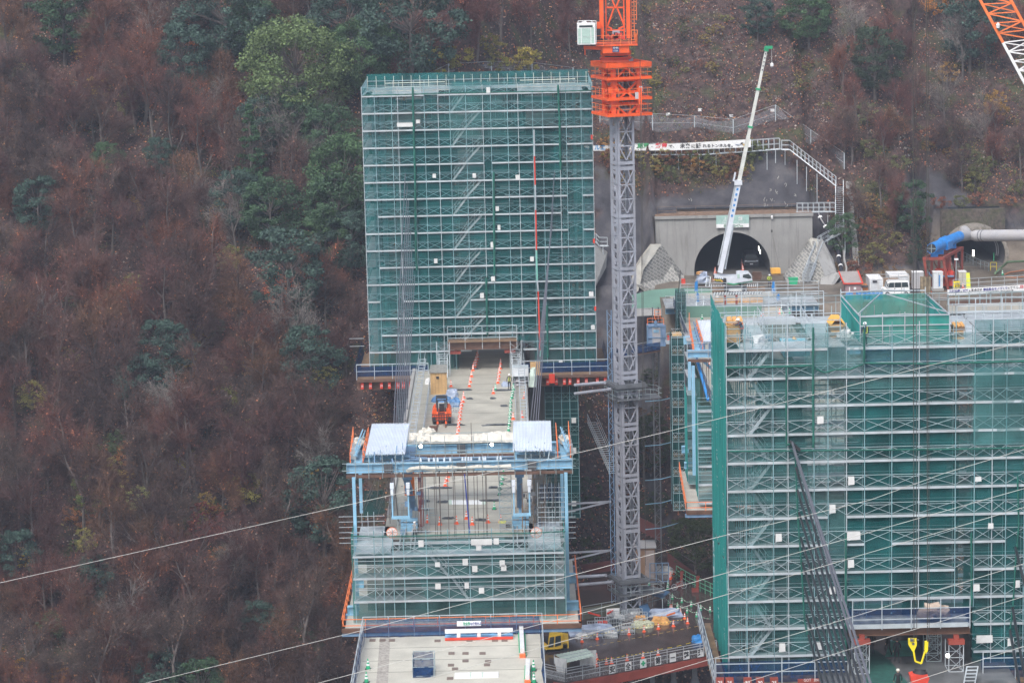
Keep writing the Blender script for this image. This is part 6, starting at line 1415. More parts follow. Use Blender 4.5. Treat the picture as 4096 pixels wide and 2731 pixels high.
du = thing('ventilation_duct','fat grey fabric duct leading right from the tunnel arch','duct',PY(3990,950,356))
m = MB(); A_ = F2-d*.2; B_ = PY(3872,940,358); m.tube(A_,B_,R_*1.05,20); m.tube(B_,B_+Vector((0,3,.2)),R_,20); m.build('duct_section',DUCT,du)
C1 = PY(3906,943,356.5); C2 = PY(4200,940,347); m = MB(); m.tube(C1,C2,R_*1.12,22); m.lathe(C1+Vector((0,0,0)),[(R_*.8,-.9),(R_*1.12,0)],22,(C2-C1)); m.build('duct_section',DUCT,du)
for s in (.06,.1): m = MB(); c = C1.lerp(C2,s); dd = (C2-C1).normalized(); m.tube(c,c+dd*.12,R_*1.16,22); m.build('duct_band',DGREY,du)
for u in (3945,3968,4070,4090): p = PY(u,920,350); m = MB(); m.beam(p,p+Vector((0,5,1.5)),.04); m.build('hanger_wire',WIRE,du)
# second tunnel with horseshoe arch
t2x = PY(3893,1060,368).x; t2r = (PY(4006,1060,368).x-PY(3775,1060,368).x)/2
t2 = thing('small_tunnel','horseshoe work tunnel with a rubble-textured hood at the right edge','tunnel portal',(t2x,366,0)); m = MB(); n = 20; r1,r2 = t2r*.93,t2r*1.06; zc2 = PY(3893,900,366).z-r2*.92
SACK = mat('sandbag rubble',(.24,.215,.19),.95,0,.35,3,bump=.9,bscale=6,dirt=(.12,.13,.08),dirt_amt=.5)
ang = [math.radians(-25+230*i/n) for i in range(n+1)]
for i in range(n):
    a0,a1 = ang[i],ang[i+1]; f = lambda r,a: (t2x+r*math.cos(a),zc2+r*.92*math.sin(a))
    m.prism([(f(r1,a0)[0],364.2,f(r1,a0)[1]),(f(r2,a0)[0],364.2,f(r2,a0)[1]),(f(r2,a1)[0],364.2,f(r2,a1)[1]),(f(r1,a1)[0],364.2,f(r1,a1)[1])],(0,6,0))
m.build('hood',SACK,t2); m = MB(); wall_with_arch(m,t2x-r1-.7,t2x+r1+.7,368.3,368.9,-.5,7.05,[(t2x+r1*math.cos(a),zc2+r1*.92*math.sin(a)) for a in ang],t2x,zc2); rw = m.build('rock_face',mat('mossy rock',(.085,.07,.06),.9,0,.5,2.5,bump=.8,bscale=3,dirt=(.06,.075,.03),dirt_amt=.8,dscale=1)); rw['kind'] = 'structure'
m = MB()
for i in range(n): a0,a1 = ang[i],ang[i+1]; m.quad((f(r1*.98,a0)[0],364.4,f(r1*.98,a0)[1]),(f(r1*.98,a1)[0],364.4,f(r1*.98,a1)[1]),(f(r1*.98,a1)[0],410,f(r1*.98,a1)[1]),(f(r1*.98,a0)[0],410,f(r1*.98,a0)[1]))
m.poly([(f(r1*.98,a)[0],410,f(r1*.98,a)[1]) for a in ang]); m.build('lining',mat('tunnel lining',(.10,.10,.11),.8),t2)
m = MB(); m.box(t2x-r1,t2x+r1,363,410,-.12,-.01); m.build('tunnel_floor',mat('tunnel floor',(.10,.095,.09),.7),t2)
m = MB()
for s in (.86,.93): 
    for i in range(1,9): a0,a1 = ang[i],ang[i+1]; m.beam((f(r1*s,a0)[0],367+s,f(r1*s,a0)[1]),(f(r1*s,a1)[0],367+s,f(r1*s,a1)[1]),.12)
m.build('lining_ribs',DUCT,t2)
for u0,u1,v0,v1,Y in ((3890,3894,1028,1000,372),(3896,3899,1160,1162,372)): 
    p = PY(u0,v0,Y); q = PY(u1,v1,Y)
    if q.z-p.z > .3: m = MB(); m.box(p.x,q.x+.1,Y,Y+.1,p.z,q.z); m.build('light_tube',mat('lit tube lamp',(1,1,1),.3,emit=4.0),t2)
m = MB(); p = PY(3974,1043,365); m.box(p.x,p.x+.08,365,365.1,p.z,p.z+1.1); m.build('green_rod',CONEG,t2)
t = thing('tunnel_fence','grey pipe fence with a yellow gate along the right side of the work tunnel floor','fence',PZ(3950,1080)); m = MB(); rail(m,[PZ(3860,1052)+Vector((0,6,0)),PZ(3905,1066),PZ(3955,1085)],1.1,.03,1.5); m.build('pipes',GALVD,t); m = MB(); rail(m,[PZ(3962,1082),PZ(3986,1082)],1.1,.035,1.0); m.build('yellow_gate',YELLOWB,t)
t = thing('water_pipe','mossy green pipe running along the yard edge by the right border','pipe',PZ(4000,1095)); m = MB(); m.path([PZ(3980,1098)+Vector((0,0,.15)),PZ(4002,1085)+Vector((0,0,.4)),PY(4030,1048,356),PY(4150,1042,352)],.15,8); m.build('pipe',mat('mossy green pipe',(.16,.25,.15),.7),t)
t = thing('orange_hose','loose orange hose lying on the wet yard','hose',PZ(4050,1095)); m = MB(); m.path([PZ(4020,1100)+Vector((0,0,.1)),PZ(4040,1092)+Vector((0,0,.1)),PZ(4062,1089)+Vector((0,0,.1)),PZ(4100,1083)+Vector((0,0,.1))],.1,6); m.path([PZ(4015,1108)+Vector((0,0,.06)),PZ(4060,1112)+Vector((0,0,.06)),PZ(4110,1106)+Vector((0,0,.06))],.05,5); m.build('hose',mat('faded orange',(.5,.2,.1),.6),t)
t,a,b,z0,z1 = boxthing('hazard_box','yellow and black hazard-striped box at the foot of the lamp post','barrier',3816,3841,1153,1128,339,.8,YELLOWB,0); m = MB()
for i in range(5): m.prism([(a+i*.18,338.96,.05),(a+i*.18+.08,338.96,.05),(min(b,a+i*.18+.3),338.96,z1-.05),(min(b-.02,a+i*.18+.22),338.96,z1-.05)],(0,.03,0))
m.build('black_stripes',BLACK,t)
t = thing('lamp_post','thin grey lamp post with a small white lamp beside the red fan frame','lamp',PZ(3824,1155)); m = MB(); p = PZ(3823,1160); q = PY(3825,1040,p.y); m.beam(p,q,.12); m.build('post',GALVD,t); m = MB(); m.cbox(q,.5,.3,.2); m.build('lamp_head',WHITE,t)
a = PY(3866,1130,343); b = PY(3876,1093,343); m = MB(); m.prism([(a.x,343,0),(a.x+.55,343,.0),(b.x+.15,343.4,b.z),(b.x-.3,343.4,b.z)],(0,.06,0)); t = m.build('caution_board',mat('board yellow green',(.65,.7,.05),.5)); tag(t,'leaning yellow caution board beside the beige cabinet','sign')
# yard edge: railing, banner, steel beam
yb_ = thing('policy_banner','white banner with navy Japanese lettering along the yard railing at the right edge','banner',PY(3950,1160,333)); m = MB(); A_ = [PY(3790,1183,333),PY(4110,1162,333),PY(4110,1137,333),PY(3790,1158,333)]; m.quad(*A_); m.build('banner_cloth',WHITE,yb_)
NAVYI = mat('navy ink',(.05,.05,.25),.6)
for t_,u,v,w,h,mt in (('三現主義',3797,1171,1.35,.36,NAVYI),('と',3843,1169,.22,.2,INK),('ICT',3852,1168,.62,.33,NAVYI),('を',3875,1167,.22,.22,INK),('融合させ',3886,1166,1.3,.34,INK),('高品質なモノづくり',3933,1164,3.0,.38,NAVYI),('を',4032,1156,.2,.2,INK),('推進し、',4042,1157,1.2,.38,INK),('日本',4081,1153,.9,.40,INKR),('新東名高速道路　高松トンネル工事',3951,1171,3.2,.2,INK)):
    p = PY(u,v,332.96); text_mb(t_,w,h,mt,'lettering',yb_,p,PY(u+100,v-6.6,332.96)-p,(0,0,1),(0,-1,0),bold=.03)
t = thing('yard_railing','pipe railing along the front edge of the yard','fence',PY(3900,1180,333.3)); m = MB(); rail(m,[PY(3812,1160,333.4),PY(4120,1140,333.4)],1.3,.035,1.6,(.2,.6)); m.build('pipes',GALV,t)
t = thing('yard_railing','pipe railing in front of the van and the blue cylinders','fence',PY(3450,1190,334.6)); m = MB(); rail(m,[(PY(3375,1200,334.5).x,334.5,-.3),(PY(3790,1200,334.5).x,334.5,-.3)],1.2,.03,2.0); m.build('pipes',GALV,t)
t = thing('edge_girder','concrete and brown steel yard edge beam with short white posts, right side','beam',PY(3950,1230,326)); m = MB(); A_,B_ = PY(3790,1245,326),PY(4130,1228,326); m.beam(A_,B_,1.2,1.4); m.build('concrete_edge',CONCL,t); m = MB(); m.beam(A_+Vector((0,0,.95)),B_+Vector((0,0,.95)),.3,.5); m.build('steel_edge',RUST,t)
m = MB(); 
for i in range(9): c = A_.lerp(B_,i/8)+Vector((0,-.3,.8)); m.cbox(c,.16,.16,1.3)
m.beam(A_+Vector((0,-.3,2.0)),B_+Vector((0,-.3,2.0)),.12); m.build('posts',GALVD,t)
m = MB(); a = PY(3680,1165,337); b = PY(3725,1105,337); m.grid(lambda s,t: Vector((lerp(a.x,b.x,s),337+.1*math.sin(s*20),lerp(0,b.z-.0,t))),12,4); tag(m.build('camouflage_sheet',mat('olive brown sheet',(.25,.2,.13),.8,0,.4,2)),'olive brown sheet hung between the two tall cabinets','sheet')

# ================================================================ mobile crane
mc = thing('mobile_crane','pale grey mobile crane with long raised telescopic boom on outriggers before the tunnel','mobile crane',PZ(2950,1165))
CY = 345.0; PC = lambda u,v,y=CY: PY(u,v,y); SIL = mat('crane silver paint',(.62,.66,.73),.35,0,.06,dirt=(.5,.5,.5),dirt_amt=.3)
m = MB(); m.prism([PC(2858,1128),PC(2860,1105),PC(2885,1107),PC(2950,1108),PC(2962,1130),PC(3000,1133),PC(3004,1118),PC(3008,1120),PC(3010,1126),PC(2936,1139),PC(2905,1133)],(0,2.4,0)); m.build('superstructure',SIL,mc)
m = MB(); m.prism([PC(2906,1131,CY-.03),PC(2934,1135,CY-.03),PC(3010,1122,CY-.03),PC(3010,1128,CY-.03),PC(2934,1140,CY-.03),PC(2906,1134,CY-.03)],(0,.03,0)); m.build('green_stripe',CONEG,mc)
m = MB(); m.prism([PC(2858,1125,CY-.1),PC(2859,1108,CY-.1),PC(2905,1113,CY-.1),PC(2906,1132,CY-.1)],(0,2.6,0)); m.build('counterweight',BLACK,mc)
p = PC(2864,1124,CY-.14); text_mb('KATO',.72,.26,YELLOWB,'lettering',mc,p,PC(2964,1128)-PC(2864,1120),(0,0,1),(0,-1,0),bold=.03)
for i in range(5):
    p = PC(2860+i*7.6,1113+i*.9,CY-.13); m = MB(); m.cbox(p,.17,.03,.22); m.build('small_plate',CORR,mc)
for u,v in ((2888,1127),(2858,1121)): p = PC(u,v,CY-.13); m = MB(); m.cbox(p,.24,.03,.14); m.build('orange_mark',TIMBERY,mc)
m = MB(); m.prism([PC(2948,1130,CY-.25),PC(2947,1090,CY-.25),PC(2958,1087,CY-.25),PC(2995,1088,CY-.25),PC(3006,1102,CY-.25),PC(3010,1122,CY-.25)],(0,1.2,0)); cb2 = m.build('cab',SIL,mc); ORG[cb2.name] = ORG[mc.name]
m = MB(); m.prism([PC(2971,1110,CY-.29),PC(2972,1099,CY-.29),PC(2994,1095,CY-.29),PC(3003,1104,CY-.29),PC(3006,1113,CY-.29),PC(2994,1115,CY-.29)],(0,.03,0)); m.build('window',GLASS,cb2)
m = MB(); m.prism([PC(2949,1113,CY-.29),PC(2949,1096,CY-.29),PC(2959,1097,CY-.29),PC(2959,1114,CY-.29)],(0,.03,0)); m.build('window',GLASSG,cb2)
B0,B1 = PC(2880,1090,CY+1.0),PC(3064,205,CY+1.6)
secs = [(0,.42,.62),(.42,.62,.47),(.62,.82,.40),(.82,1.0,.33)]
for s0,s1,w in secs: m = MB(); m.beam(B0.lerp(B1,s0),B0.lerp(B1,s1),w,w*1.2,up=(0,1,0)); m.build('boom_section',SIL if s0 == 0 else mat('boom pale grey',(.58,.60,.57),.4),mc)
for s in (.66,.83):
    c = B0.lerp(B1,s); m = MB(); m.beam(c-(B1-B0).normalized()*.12,c+(B1-B0).normalized()*.12,.62,.62,up=(0,1,0)); m.build('green_collar',CONEG,mc)
m = MB(); m.beam(B1,B1+(B1-B0).normalized()*.6,.55,.7,up=(0,1,0)); m.cbox(B1+Vector((.35,-.2,.3)),.9,.5,.35); m.build('boom_head',CONEG,mc)
c = B1+Vector((.75,0,-1.6)); m = MB(); m.beam(B1+Vector((.7,0,.3)),c,.03); m.lathe(c+Vector((0,0,-.5)),[(.05,0),(.22,.15),(.22,.45),(.05,.6)],10); m.build('hook_block',WHITE,mc)
m = MB(); a = B0.lerp(B1,.015)+Vector((.55,0,0)); b = B0.lerp(B1,.22)+Vector((.42,-.2,0)); m.tube(a,b,.14,8); m.build('lift_cylinder',GALV,mc)
bd = (B1-B0).normalized(); bn2 = Vector((bd.z,0,-bd.x))
m = MB(); m.beam(B0.lerp(B1,.03)-bn2*.45,B0.lerp(B1,.42)-bn2*.40,.12,.3,up=(0,1,0)); 
for s in (.1,.2,.3,.4): m.beam(B0.lerp(B1,s)-bn2*.55,B0.lerp(B1,s),.1)
m.build('folded_jib',GALV,mc)
m = MB(); c = B0.lerp(B1,.41); m.cbox(c+Vector((-.1,-.45,-.3)),1.0,.25,.6); m.beam(c-bn2*.7,c-bn2*.7+bd*1.2,.2); m.build('boom_collar',SIL,mc)
for i in range(6): c = B0.lerp(B1,.375-i*.024)+Vector((-.02,-.40,0)); m = MB(); m.beam(c,c+bd*.32,.26,.02,up=(0,1,0)); m.build('blue_sign_mark',TARPS,mc)
for i in range(5): c = B0.lerp(B1,.985-i*.018)+Vector((0,-.25,0)); m = MB(); m.beam(c,c+bd*.18,.16,.02,up=(0,1,0)); m.build('dark_sign_mark',DGREY,mc)
def striped(uv0,uv1,Y,h=.42,n=9):
    a = PC(*uv0,Y); b = PC(*uv1,Y); m = MB(); m.beam(a,b,.15,h); m.build('outrigger_beam',BLACK,mc); m = MB(); L = (b-a).length; d = (b-a).normalized()
    for i in range(n): s = a+d*(L*(i+.1)/n)+Vector((0,-.09,-h/2)); m.prism([s,s+d*L/n*.4,s+d*L/n*.7+Vector((0,0,h)),s+d*L/n*.3+Vector((0,0,h))],(0,-.02,0))
    m.build('white_stripes',WHITE,mc)
striped((2843,1145),(2902,1145),344.6); striped((2986,1143),(3034,1141),344.6,n=6); striped((2853,1174),(3048,1173),342.4,n=18)
m = MB(); a = PC(2902,1170,343.2); b = PC(2988,1146,343.2); m.box(a.x,b.x,343,345,a.z+.1,b.z-.1); m.build('carrier',BLACK,mc); m = MB(); m.box(a.x+.2,b.x-.1,342.8,343,a.z+.2,a.z+.55); m.build('bumper',WHITE,mc)
m = MB()
for i in range(4): m.cbox((a.x+(0.1 if i % 2 else b.x-a.x-.5),343.0 if i < 2 else 346,0),.5,.9,1.0)
m.build('wheels',BLACK,mc)
for u0,u1,v in ((2850,2902,1160),(2988,3060,1162)): a = PC(u0,v+5,344.3); b = PC(u1,v-9,344.3); m = MB(); m.box(a.x,b.x,344.3,344.6,.0,b.z+.2); m.build('timber_mat',WOODD,mc)
# load on the hook line
lp = PY(3102,1088,CY); t = thing('lifted_panels','bundle of orange form panels hanging from a wire beside the tunnel mouth','timber load',lp); m = MB()
for i in range(5): m.box(lp.x-.6+rr.uniform(-.06,.06),lp.x+.6,CY-.6,CY+.6,lp.z-.12+i*.13,lp.z-.02+i*.13)
m.build('panels',TIMBERY,t); m = MB(); m.box(lp.x-.5,lp.x+.6,CY-.5,CY+.5,lp.z-.45,lp.z-.13); m.build('lower_boards',WOODD,t)
m = MB(); top = PY(3087,868,CY); ho = PY(3087,930,CY)
for s in (-.5,.5): m.beam(ho,lp+Vector((s,0,.5)),.025)
m.beam(top,ho,.03); m.cbox(ho,.2,.2,.35); m.build('slings',WIRE,t)
# dark van inside the tunnel
dv_ = thing('parked_van','dark van parked facing out inside the tunnel mouth','van',PY(3008,1090,366)); c = PZ(3006,1108); y = 366; c = PY(3006,1098,y); m = MB(); m.prism([(c.x-.95,y,.25),(c.x-.95,y,1.1),(c.x-.75,y,1.85),(c.x+.75,y,1.85),(c.x+.95,y,1.1),(c.x+.95,y,.25)],(0,4,0)); m.build('body',mat('van dark paint',(.04,.04,.05),.3),dv_)
m = MB(); m.prism([(c.x-.78,y-.05,1.15),(c.x-.66,y-.03,1.75),(c.x+.66,y-.03,1.75),(c.x+.78,y-.05,1.15)],(0,.03,0)); m.build('windscreen',GLASS,dv_); m = MB(); m.box(c.x-.6,c.x+.6,y-.06,y-.01,.75,.95); m.build('grille',GALV,dv_); m = MB(); m.box(c.x-.22,c.x+.22,y-.08,y-.01,.4,.55); m.build('number_plate',WHITE,dv_)
for s in (-1,1): m = MB(); m.box(c.x+s*.78-.14,c.x+s*.78+.14,y-.06,y-.01,.8,.98); m.build('headlight',CORR,dv_)
for u,v in ((3035,988),(3041,1002)): p = PY(u,v+14,368); m = MB(); m.beam(p,p+Vector((0,0,.6)),.08); t = m.build('tube_light',mat('lit tube lamp',(1,1,1),.3,emit=4.0)); tag(t,'lit fluorescent tube on the right wall inside the tunnel','lamp','tunnel tube lamps')

# ================================================================ right bridge near the portal and its gantries
rb = thing('bridge_deck','wet concrete deck of the right bridge running from the tunnel portal towards the near tower','bridge deck',(27,300,0))
RX0,RX1 = 20.4,33.6
m = MB(); m.box(RX0,RX1,247,345,-.4,-.02); m.build('road_slab',CONC,rb); m = MB(); m.prism([(22.6,247,-.4),(31.4,247,-.4),(29.8,247,-4.4),(24.2,247,-4.4)],(0,90,0)); m.build('box_girder',CONCW,rb)
for k in range(14): y = 252+k*5.5; m = MB(); m.box(RX0+.6,RX1-.6,y,y+.07,-.018,-.012); m.build('slab_joint',J,rb)
p0,p1 = PZ(2760,1320),PZ(2730,1180); t = thing('edge_net_fence','blue netted fence along the left edge of the right bridge deck','fence',(RX0,300,0)); netp(t,'blue_net',[(RX0-.05,262,0),(RX0-.05,334,0),(RX0-.05,334,1.3),(RX0-.05,262,1.3)],NETB,20,2,.15); m = MB(); rail(m,[(RX0,262,0),(RX0,334,0)],1.4,.03,2.0); m.build('pipes',GALV,t)
# blue cross girder at the abutment
GYa = 333.0
ab = thing('abutment_gantry','pale blue girder gantry with pipe rails in front of the mobile crane','gantry',PY(2950,1245,GYa)); za,zb_ = PY(2950,1250,GYa).z,PY(2950,1226,GYa).z
m = MB(); ibeam_x(m,PY(2662,1240,GYa).x,PY(3275,1235,GYa).x,GYa,za,zb_,.6); m.build('girder',SKYB,ab)
m = MB(); m.box(PY(2662,1225,GYa).x,PY(3275,1225,GYa).x,GYa-.6,GYa+7,zb_+.01,zb_+.1); m.build('plank_floor',PLANKD,ab)
for dv,y in ((0,GYa-.5),(-22,GYa+4),(-50,GYa+8)):
    m = MB(); a = PY(2662+(0 if dv == 0 else 60),1224+dv,y); b = PY(3275,1216+dv,y); rail(m,[(a.x,y,a.z),(b.x,y,a.z)],1.25,.035,1.9,(.35,.65)); m.build('pipe_rail',GALV,ab)
rr = random.Random(12)
for i in range(34):
    u = rr.uniform(2730,3260); v = rr.uniform(1165,1228); y = rr.uniform(334,341); p = PY(u,v,y); q = PY(u+rr.uniform(20,120),v,y); m = MB()
    if i % 3: m.beam(p,(q.x,y,p.z),.05)
    else: m.beam(p-Vector((0,0,.8)),p+Vector((0,0,1.3)),.05)
    m.build('scaffold_pipe',GALV,ab)
for u0,u1,v,y,mt,nm in ((2905,2955,1207,336,TIMBER,'timber_pile'),(2960,3050,1206,336,TIMBER,'timber_pile'),(2845,2890,1204,336,TIMBER,'timber_pile'),(3010,3045,1115,350,RUST,'timber_pile'),(2975,2990,1240,333,RUST,'timber_pile')):
    a = PY(u0,v,y); b = PY(u1,v,y); t = thing(nm,{2905: 'short stack of orange boards left of centre on the blue gantry floor',2960: 'long stack of orange boards at the centre of the blue gantry floor',2845: 'flat orange boards at the left end of the blue gantry floor',3010: 'stack of brown boards behind the mobile crane cab',2975: 'brown timber block in front of the blue girder'}[u0],'timber',a)
    m = MB()
    for i in range(3 if u0 != 3010 else 6): m.box(a.x+rr.uniform(-.1,.1),b.x+rr.uniform(-.1,.1),y-.5,y+.5,a.z-.1+i*.17,a.z+.04+i*.17)
    m.build('boards',mt,t)
for u in (2896,2942): p = PY(u,1230,332.5); m = MB(); m.box(p.x,p.x+.26,332.3,332.6,za-.1,PY(u,1180,332.5).z); m.build('red_post',RED,ab)
for i,(u,v,y,c_,s) in enumerate([(2785,1150,339,TARPS,1.2),(2790,1196,337,TARPS,1.1),(3094,1155,340,TARPS,1.3),(3113,1200,337,TARPS,1.1),(2870,1190,336,SHEET,.5),(3170,1212,336,CREAM,.5)]):
    p = PY(u,v,y); m = MB(); m.lump(p-Vector((0,0,s*.4)),.45,.4,s,9,i); t = m.build('tarp_bundle',c_); tag(t,['blue tarp bundle hanging on pipes left of the crane','lower blue tarp bundle by the white ladder','blue tarp bundle beside the worker in yellow','blue tarp hanging on the blue gantry, right part','white bag on the gantry rail left of centre','cream sheet roll at the right of the blue gantry'][i],'tarp')
ladder_stair('white step ladder leaning on the blue gantry above the left cones',PY(2784,1255,331.5),PY(2786,1185,333),.9,9,False)
ladder_stair('white step ladder in the middle of the blue gantry',PY(3127,1262,331.5),PY(3125,1196,333),.9,9,False)
bin_ = thing('green_bin','dark green steel bin beside the steep stair right of the tunnel','bin',PY(3172,1140,346)); p = PY(3156,1138,346); q = PY(3192,1115,346); m = MB(); m.prism([(p.x+.1,346,p.z),(q.x-.1,346,p.z),(q.x,346,q.z),(p.x,346,q.z)],(0,1,0)); m.build('body',CONEG,bin_); m = MB(); m.box(p.x-.04,q.x+.04,345.95,347.05,q.z,q.z+.07); m.build('rim',CONEG,bin_)
p = PY(2726,1138,346); m = MB(); m.box(p.x,p.x+.5,346,346.5,p.z,p.z+.7); t = m.build('fuel_box',REDB); tag(t,'bright red box on the ledge left of the mobile crane','box')
t = thing('white_drum','grey wrapped equipment heap in the left corner of the tunnel mouth','equipment',PY(2815,1130,352)); p = PY(2812,1128,352); m = MB(); m.lump(p,1.6,1.2,1.2,11,2); m.build('wrap',TARPB,t); m = MB(); m.lump(p+Vector((-.3,.5,1.0)),1.2,.8,.35,9,5); m.build('boards',TIMBER,t)
ladder_stair('white step ladder standing beside the wrapped heap at the tunnel mouth',PY(2823,1148,347),PY(2827,1108,347.6),.5,6,False)
# ================================================================ near right scaffold tower
RT = 180.0; S2 = 1.95; ZS2 = [.784+S2*k for k in range(12)]
XS2 = [PY(u,1900,RT).x for u in (2909,2983,3093,3152,3256,3312,3386,3458,3567,3675,3821,3897,3968,4024,4098,4180,4262,4345)]
rt = thing('scaffold_tower','near huge scaffold tower wrapped in teal net, filling the lower right of the photo','scaffold tower',(27,RT,-.5),'netted scaffold towers round the bridge pylons')
GX2 = (PY(3386,2500,RT).x-.2,PY(3897,2500,RT).x+.2); zg = 4.0
scaff(rt,XS2,RT,13.5,ZS2,S2,-.6,gap=(*GX2,zg))
tp = ZS2[-1]+S2*.9
def rnet(nm,u0,u1,za,zb_,mt,dy=.06,**k): a,b = PY(u0,1900,RT).x,PY(u1,1900,RT).x; return netp(rt,nm,[(a,RT+dy,za),(b,RT+dy,za),(b,RT+dy,zb_),(a,RT+dy,zb_)],mt,**k)
zv = lambda v: PY(3400,v,RT).z
Q = lambda u: PY(u,1900,RT).x
netwall(rt,Q(2909),Q(3386),RT+.12,-.5,tp,NETL,3,6); netwall(rt,Q(3387),Q(3897),RT+.14,zg,zv(1560),NETT,3,5); rnet('net_panel',3387,3897,zv(1558),tp-.8,NETL,.14); netwall(rt,Q(3898),Q(4345),RT+.12,-.5,tp,NETT,2,6)
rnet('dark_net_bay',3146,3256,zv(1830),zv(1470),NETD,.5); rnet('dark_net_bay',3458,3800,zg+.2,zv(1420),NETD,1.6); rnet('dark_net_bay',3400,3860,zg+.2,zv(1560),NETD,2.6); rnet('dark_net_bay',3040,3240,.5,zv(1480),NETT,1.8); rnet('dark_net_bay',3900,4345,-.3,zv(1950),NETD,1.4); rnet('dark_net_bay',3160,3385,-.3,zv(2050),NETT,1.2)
rnet('pale_net_sheet',3890,4345,zv(1790),zv(1480),NETL,-.1,nu=16,nv=8,wave=.15)
rnet('pale_net_sheet',3252,3456,zv(1475),zv(1330),NETL,-.1,nu=12,nv=6,wave=.1)
for z0,z1 in ((-1,7),(7.02,tp)): netp(rt,'side_net',[(XS2[0]-.05,RT-.3,z0),(XS2[0]-.05,RT+13.5,z0),(XS2[0]-.05,RT+13.5,z1+(.0 if z0 > 0 else 0)),(XS2[0]-.05,RT-.0,z1)],NETS,24,3,.16)
netp(rt,'back_net',[(XS2[0],RT+13.55,4),(XS2[-1],RT+13.55,4),(XS2[-1],RT+13.55,ZS2[-1]),(XS2[0],RT+13.55,ZS2[-1])],NETT)
netp(rt,'side_net',[(XS2[0]+.1,RT+1.8,0),(XS2[0]+.1,RT+13,0),(XS2[0]+.1,RT+13,ZS2[-1]),(XS2[0]+.1,RT+1.8,ZS2[-1])],NETT)
for k in range(11):
    a,b,c = [PY(u,1900,RT).x for u in (3000,3045,3095)]
    if k % 2: stair_run(rt,a,c-.3,RT+1.2,ZS2[k]+S2,ZS2[k],mats=GALV)
    else: stair_run(rt,a,c-.1,RT+.25,ZS2[k],ZS2[k+1],mats=GALV)
for P_ in ([(3146,1470),(3145,1600),(3146,1780),(3170,1770)],[(3253,1310),(3253,1600),(3254,1790)],[(3458,1310),(3456,1450)],[(3384,2130),(3383,2420),(3384,2640)],[(3885,2130),(3887,2420)],[(2905,1470),(3060,1468),(3250,1462)],[(3262,1475),(3300,1490),(3340,1478),(3400,1476),(3455,1455)],[(3458,1452),(3700,1455),(4096,1445)],[(2912,1805),(3400,1800),(3880,1795),(4096,1790)],[(4070,1900),(4075,2100),(4062,2250),(4052,2420),(4040,2520)],[(3180,1800),(3190,2050),(3205,2250),(3218,2480),(3230,2540)]):
    rope_bundle(rt,[PY(u,v,RT-.25) for u,v in P_],.07 if len(P_) > 3 else .09)
for u,v,w,h in [(3268,1665,27,30),(3392,1905,26,34),(3317,2018,26,34),(3388,2126,54,33),(3102,2134,26,32),(3391,2238,26,32),(3893,2336,26,28),(3316,2348,26,28),(3264,2568,26,30),(3900,1906,26,20),(3905,2540,66,30),(4030,2552,26,30),(3116,2572,26,34),(4062,2320,18,30),(3952,2092,22,22)]:
    p = PY(u,v,RT-.3); q = PY(u+w,v+h,RT-.3); m = MB(); m.prism([(p.x,RT-.3,q.z),(q.x,RT-.3,q.z+.03),(q.x-.02,RT-.3,p.z),(p.x+.02,RT-.3,p.z)],(0,.03,0)); m.build('notice_sheet',SHEET,rt)
zT = ZS2[-1]
m = MB(); m.box(XS2[0]+.2,XS2[6],RT+1.0,RT+3.4,zT-.06,zT); m.box(XS2[0]+.2,XS2[2],RT+3.41,RT+13.3,zT-.06,zT); m.box(XS2[4]+.3,XS2[7],RT+3.41,RT+13.3,zT-.06,zT); m.box(XS2[0]+.2,XS2[7],RT+11,RT+13.2,zT-.04,zT+.02); m.box(XS2[10]+.5,XS2[12],RT+1.0,RT+13.2,zT-.06,zT); m.box(XS2[12]+.1,XS2[-1],RT+6,RT+13.2,zT-.06,zT); m.build('top_floor',PLANK,rt)
m = MB(); rr = random.Random(3)
for j in range(2):
    y = RT+3.4+j*9.7; rail(m,[(XS2[0]+.2,y,zT),(XS2[6],y,zT)],1.9,.035,1.8,(.25,.5,.75))
for j,x in enumerate((XS2[2],XS2[4]+.3)): rail(m,[(x,RT+3.5,zT),(x,RT+11,zT)],1.2,.03,1.8)
for j in range(14): x = rr.uniform(XS2[0],XS2[7]); y = rr.uniform(RT+3,RT+13); m.beam((x,y,zT-1.9),(x,y,zT+rr.choice([1.0,1.9])),.05)
for j in range(3): rail(m,[(XS2[11],RT+4+j*3.5,zT),(XS2[-1],RT+4+j*3.5,zT)],1.5,.035,1.8,(.35,.7))
rail(m,[(XS2[12],RT+6,zT-2),(XS2[-1],RT+6,zT-2)],1.5,.035,.6)
m.build('top_rails',GALV,rt)
m = MB(); m.box(XS2[0]+.2,XS2[7],RT+1.1,RT+13,zT-S2-.06,zT-S2); m.box(XS2[10],XS2[-1],RT+1.1,RT+5,zT-S2-.06,zT-S2); m.build('lower_floor',PLANKD,rt)
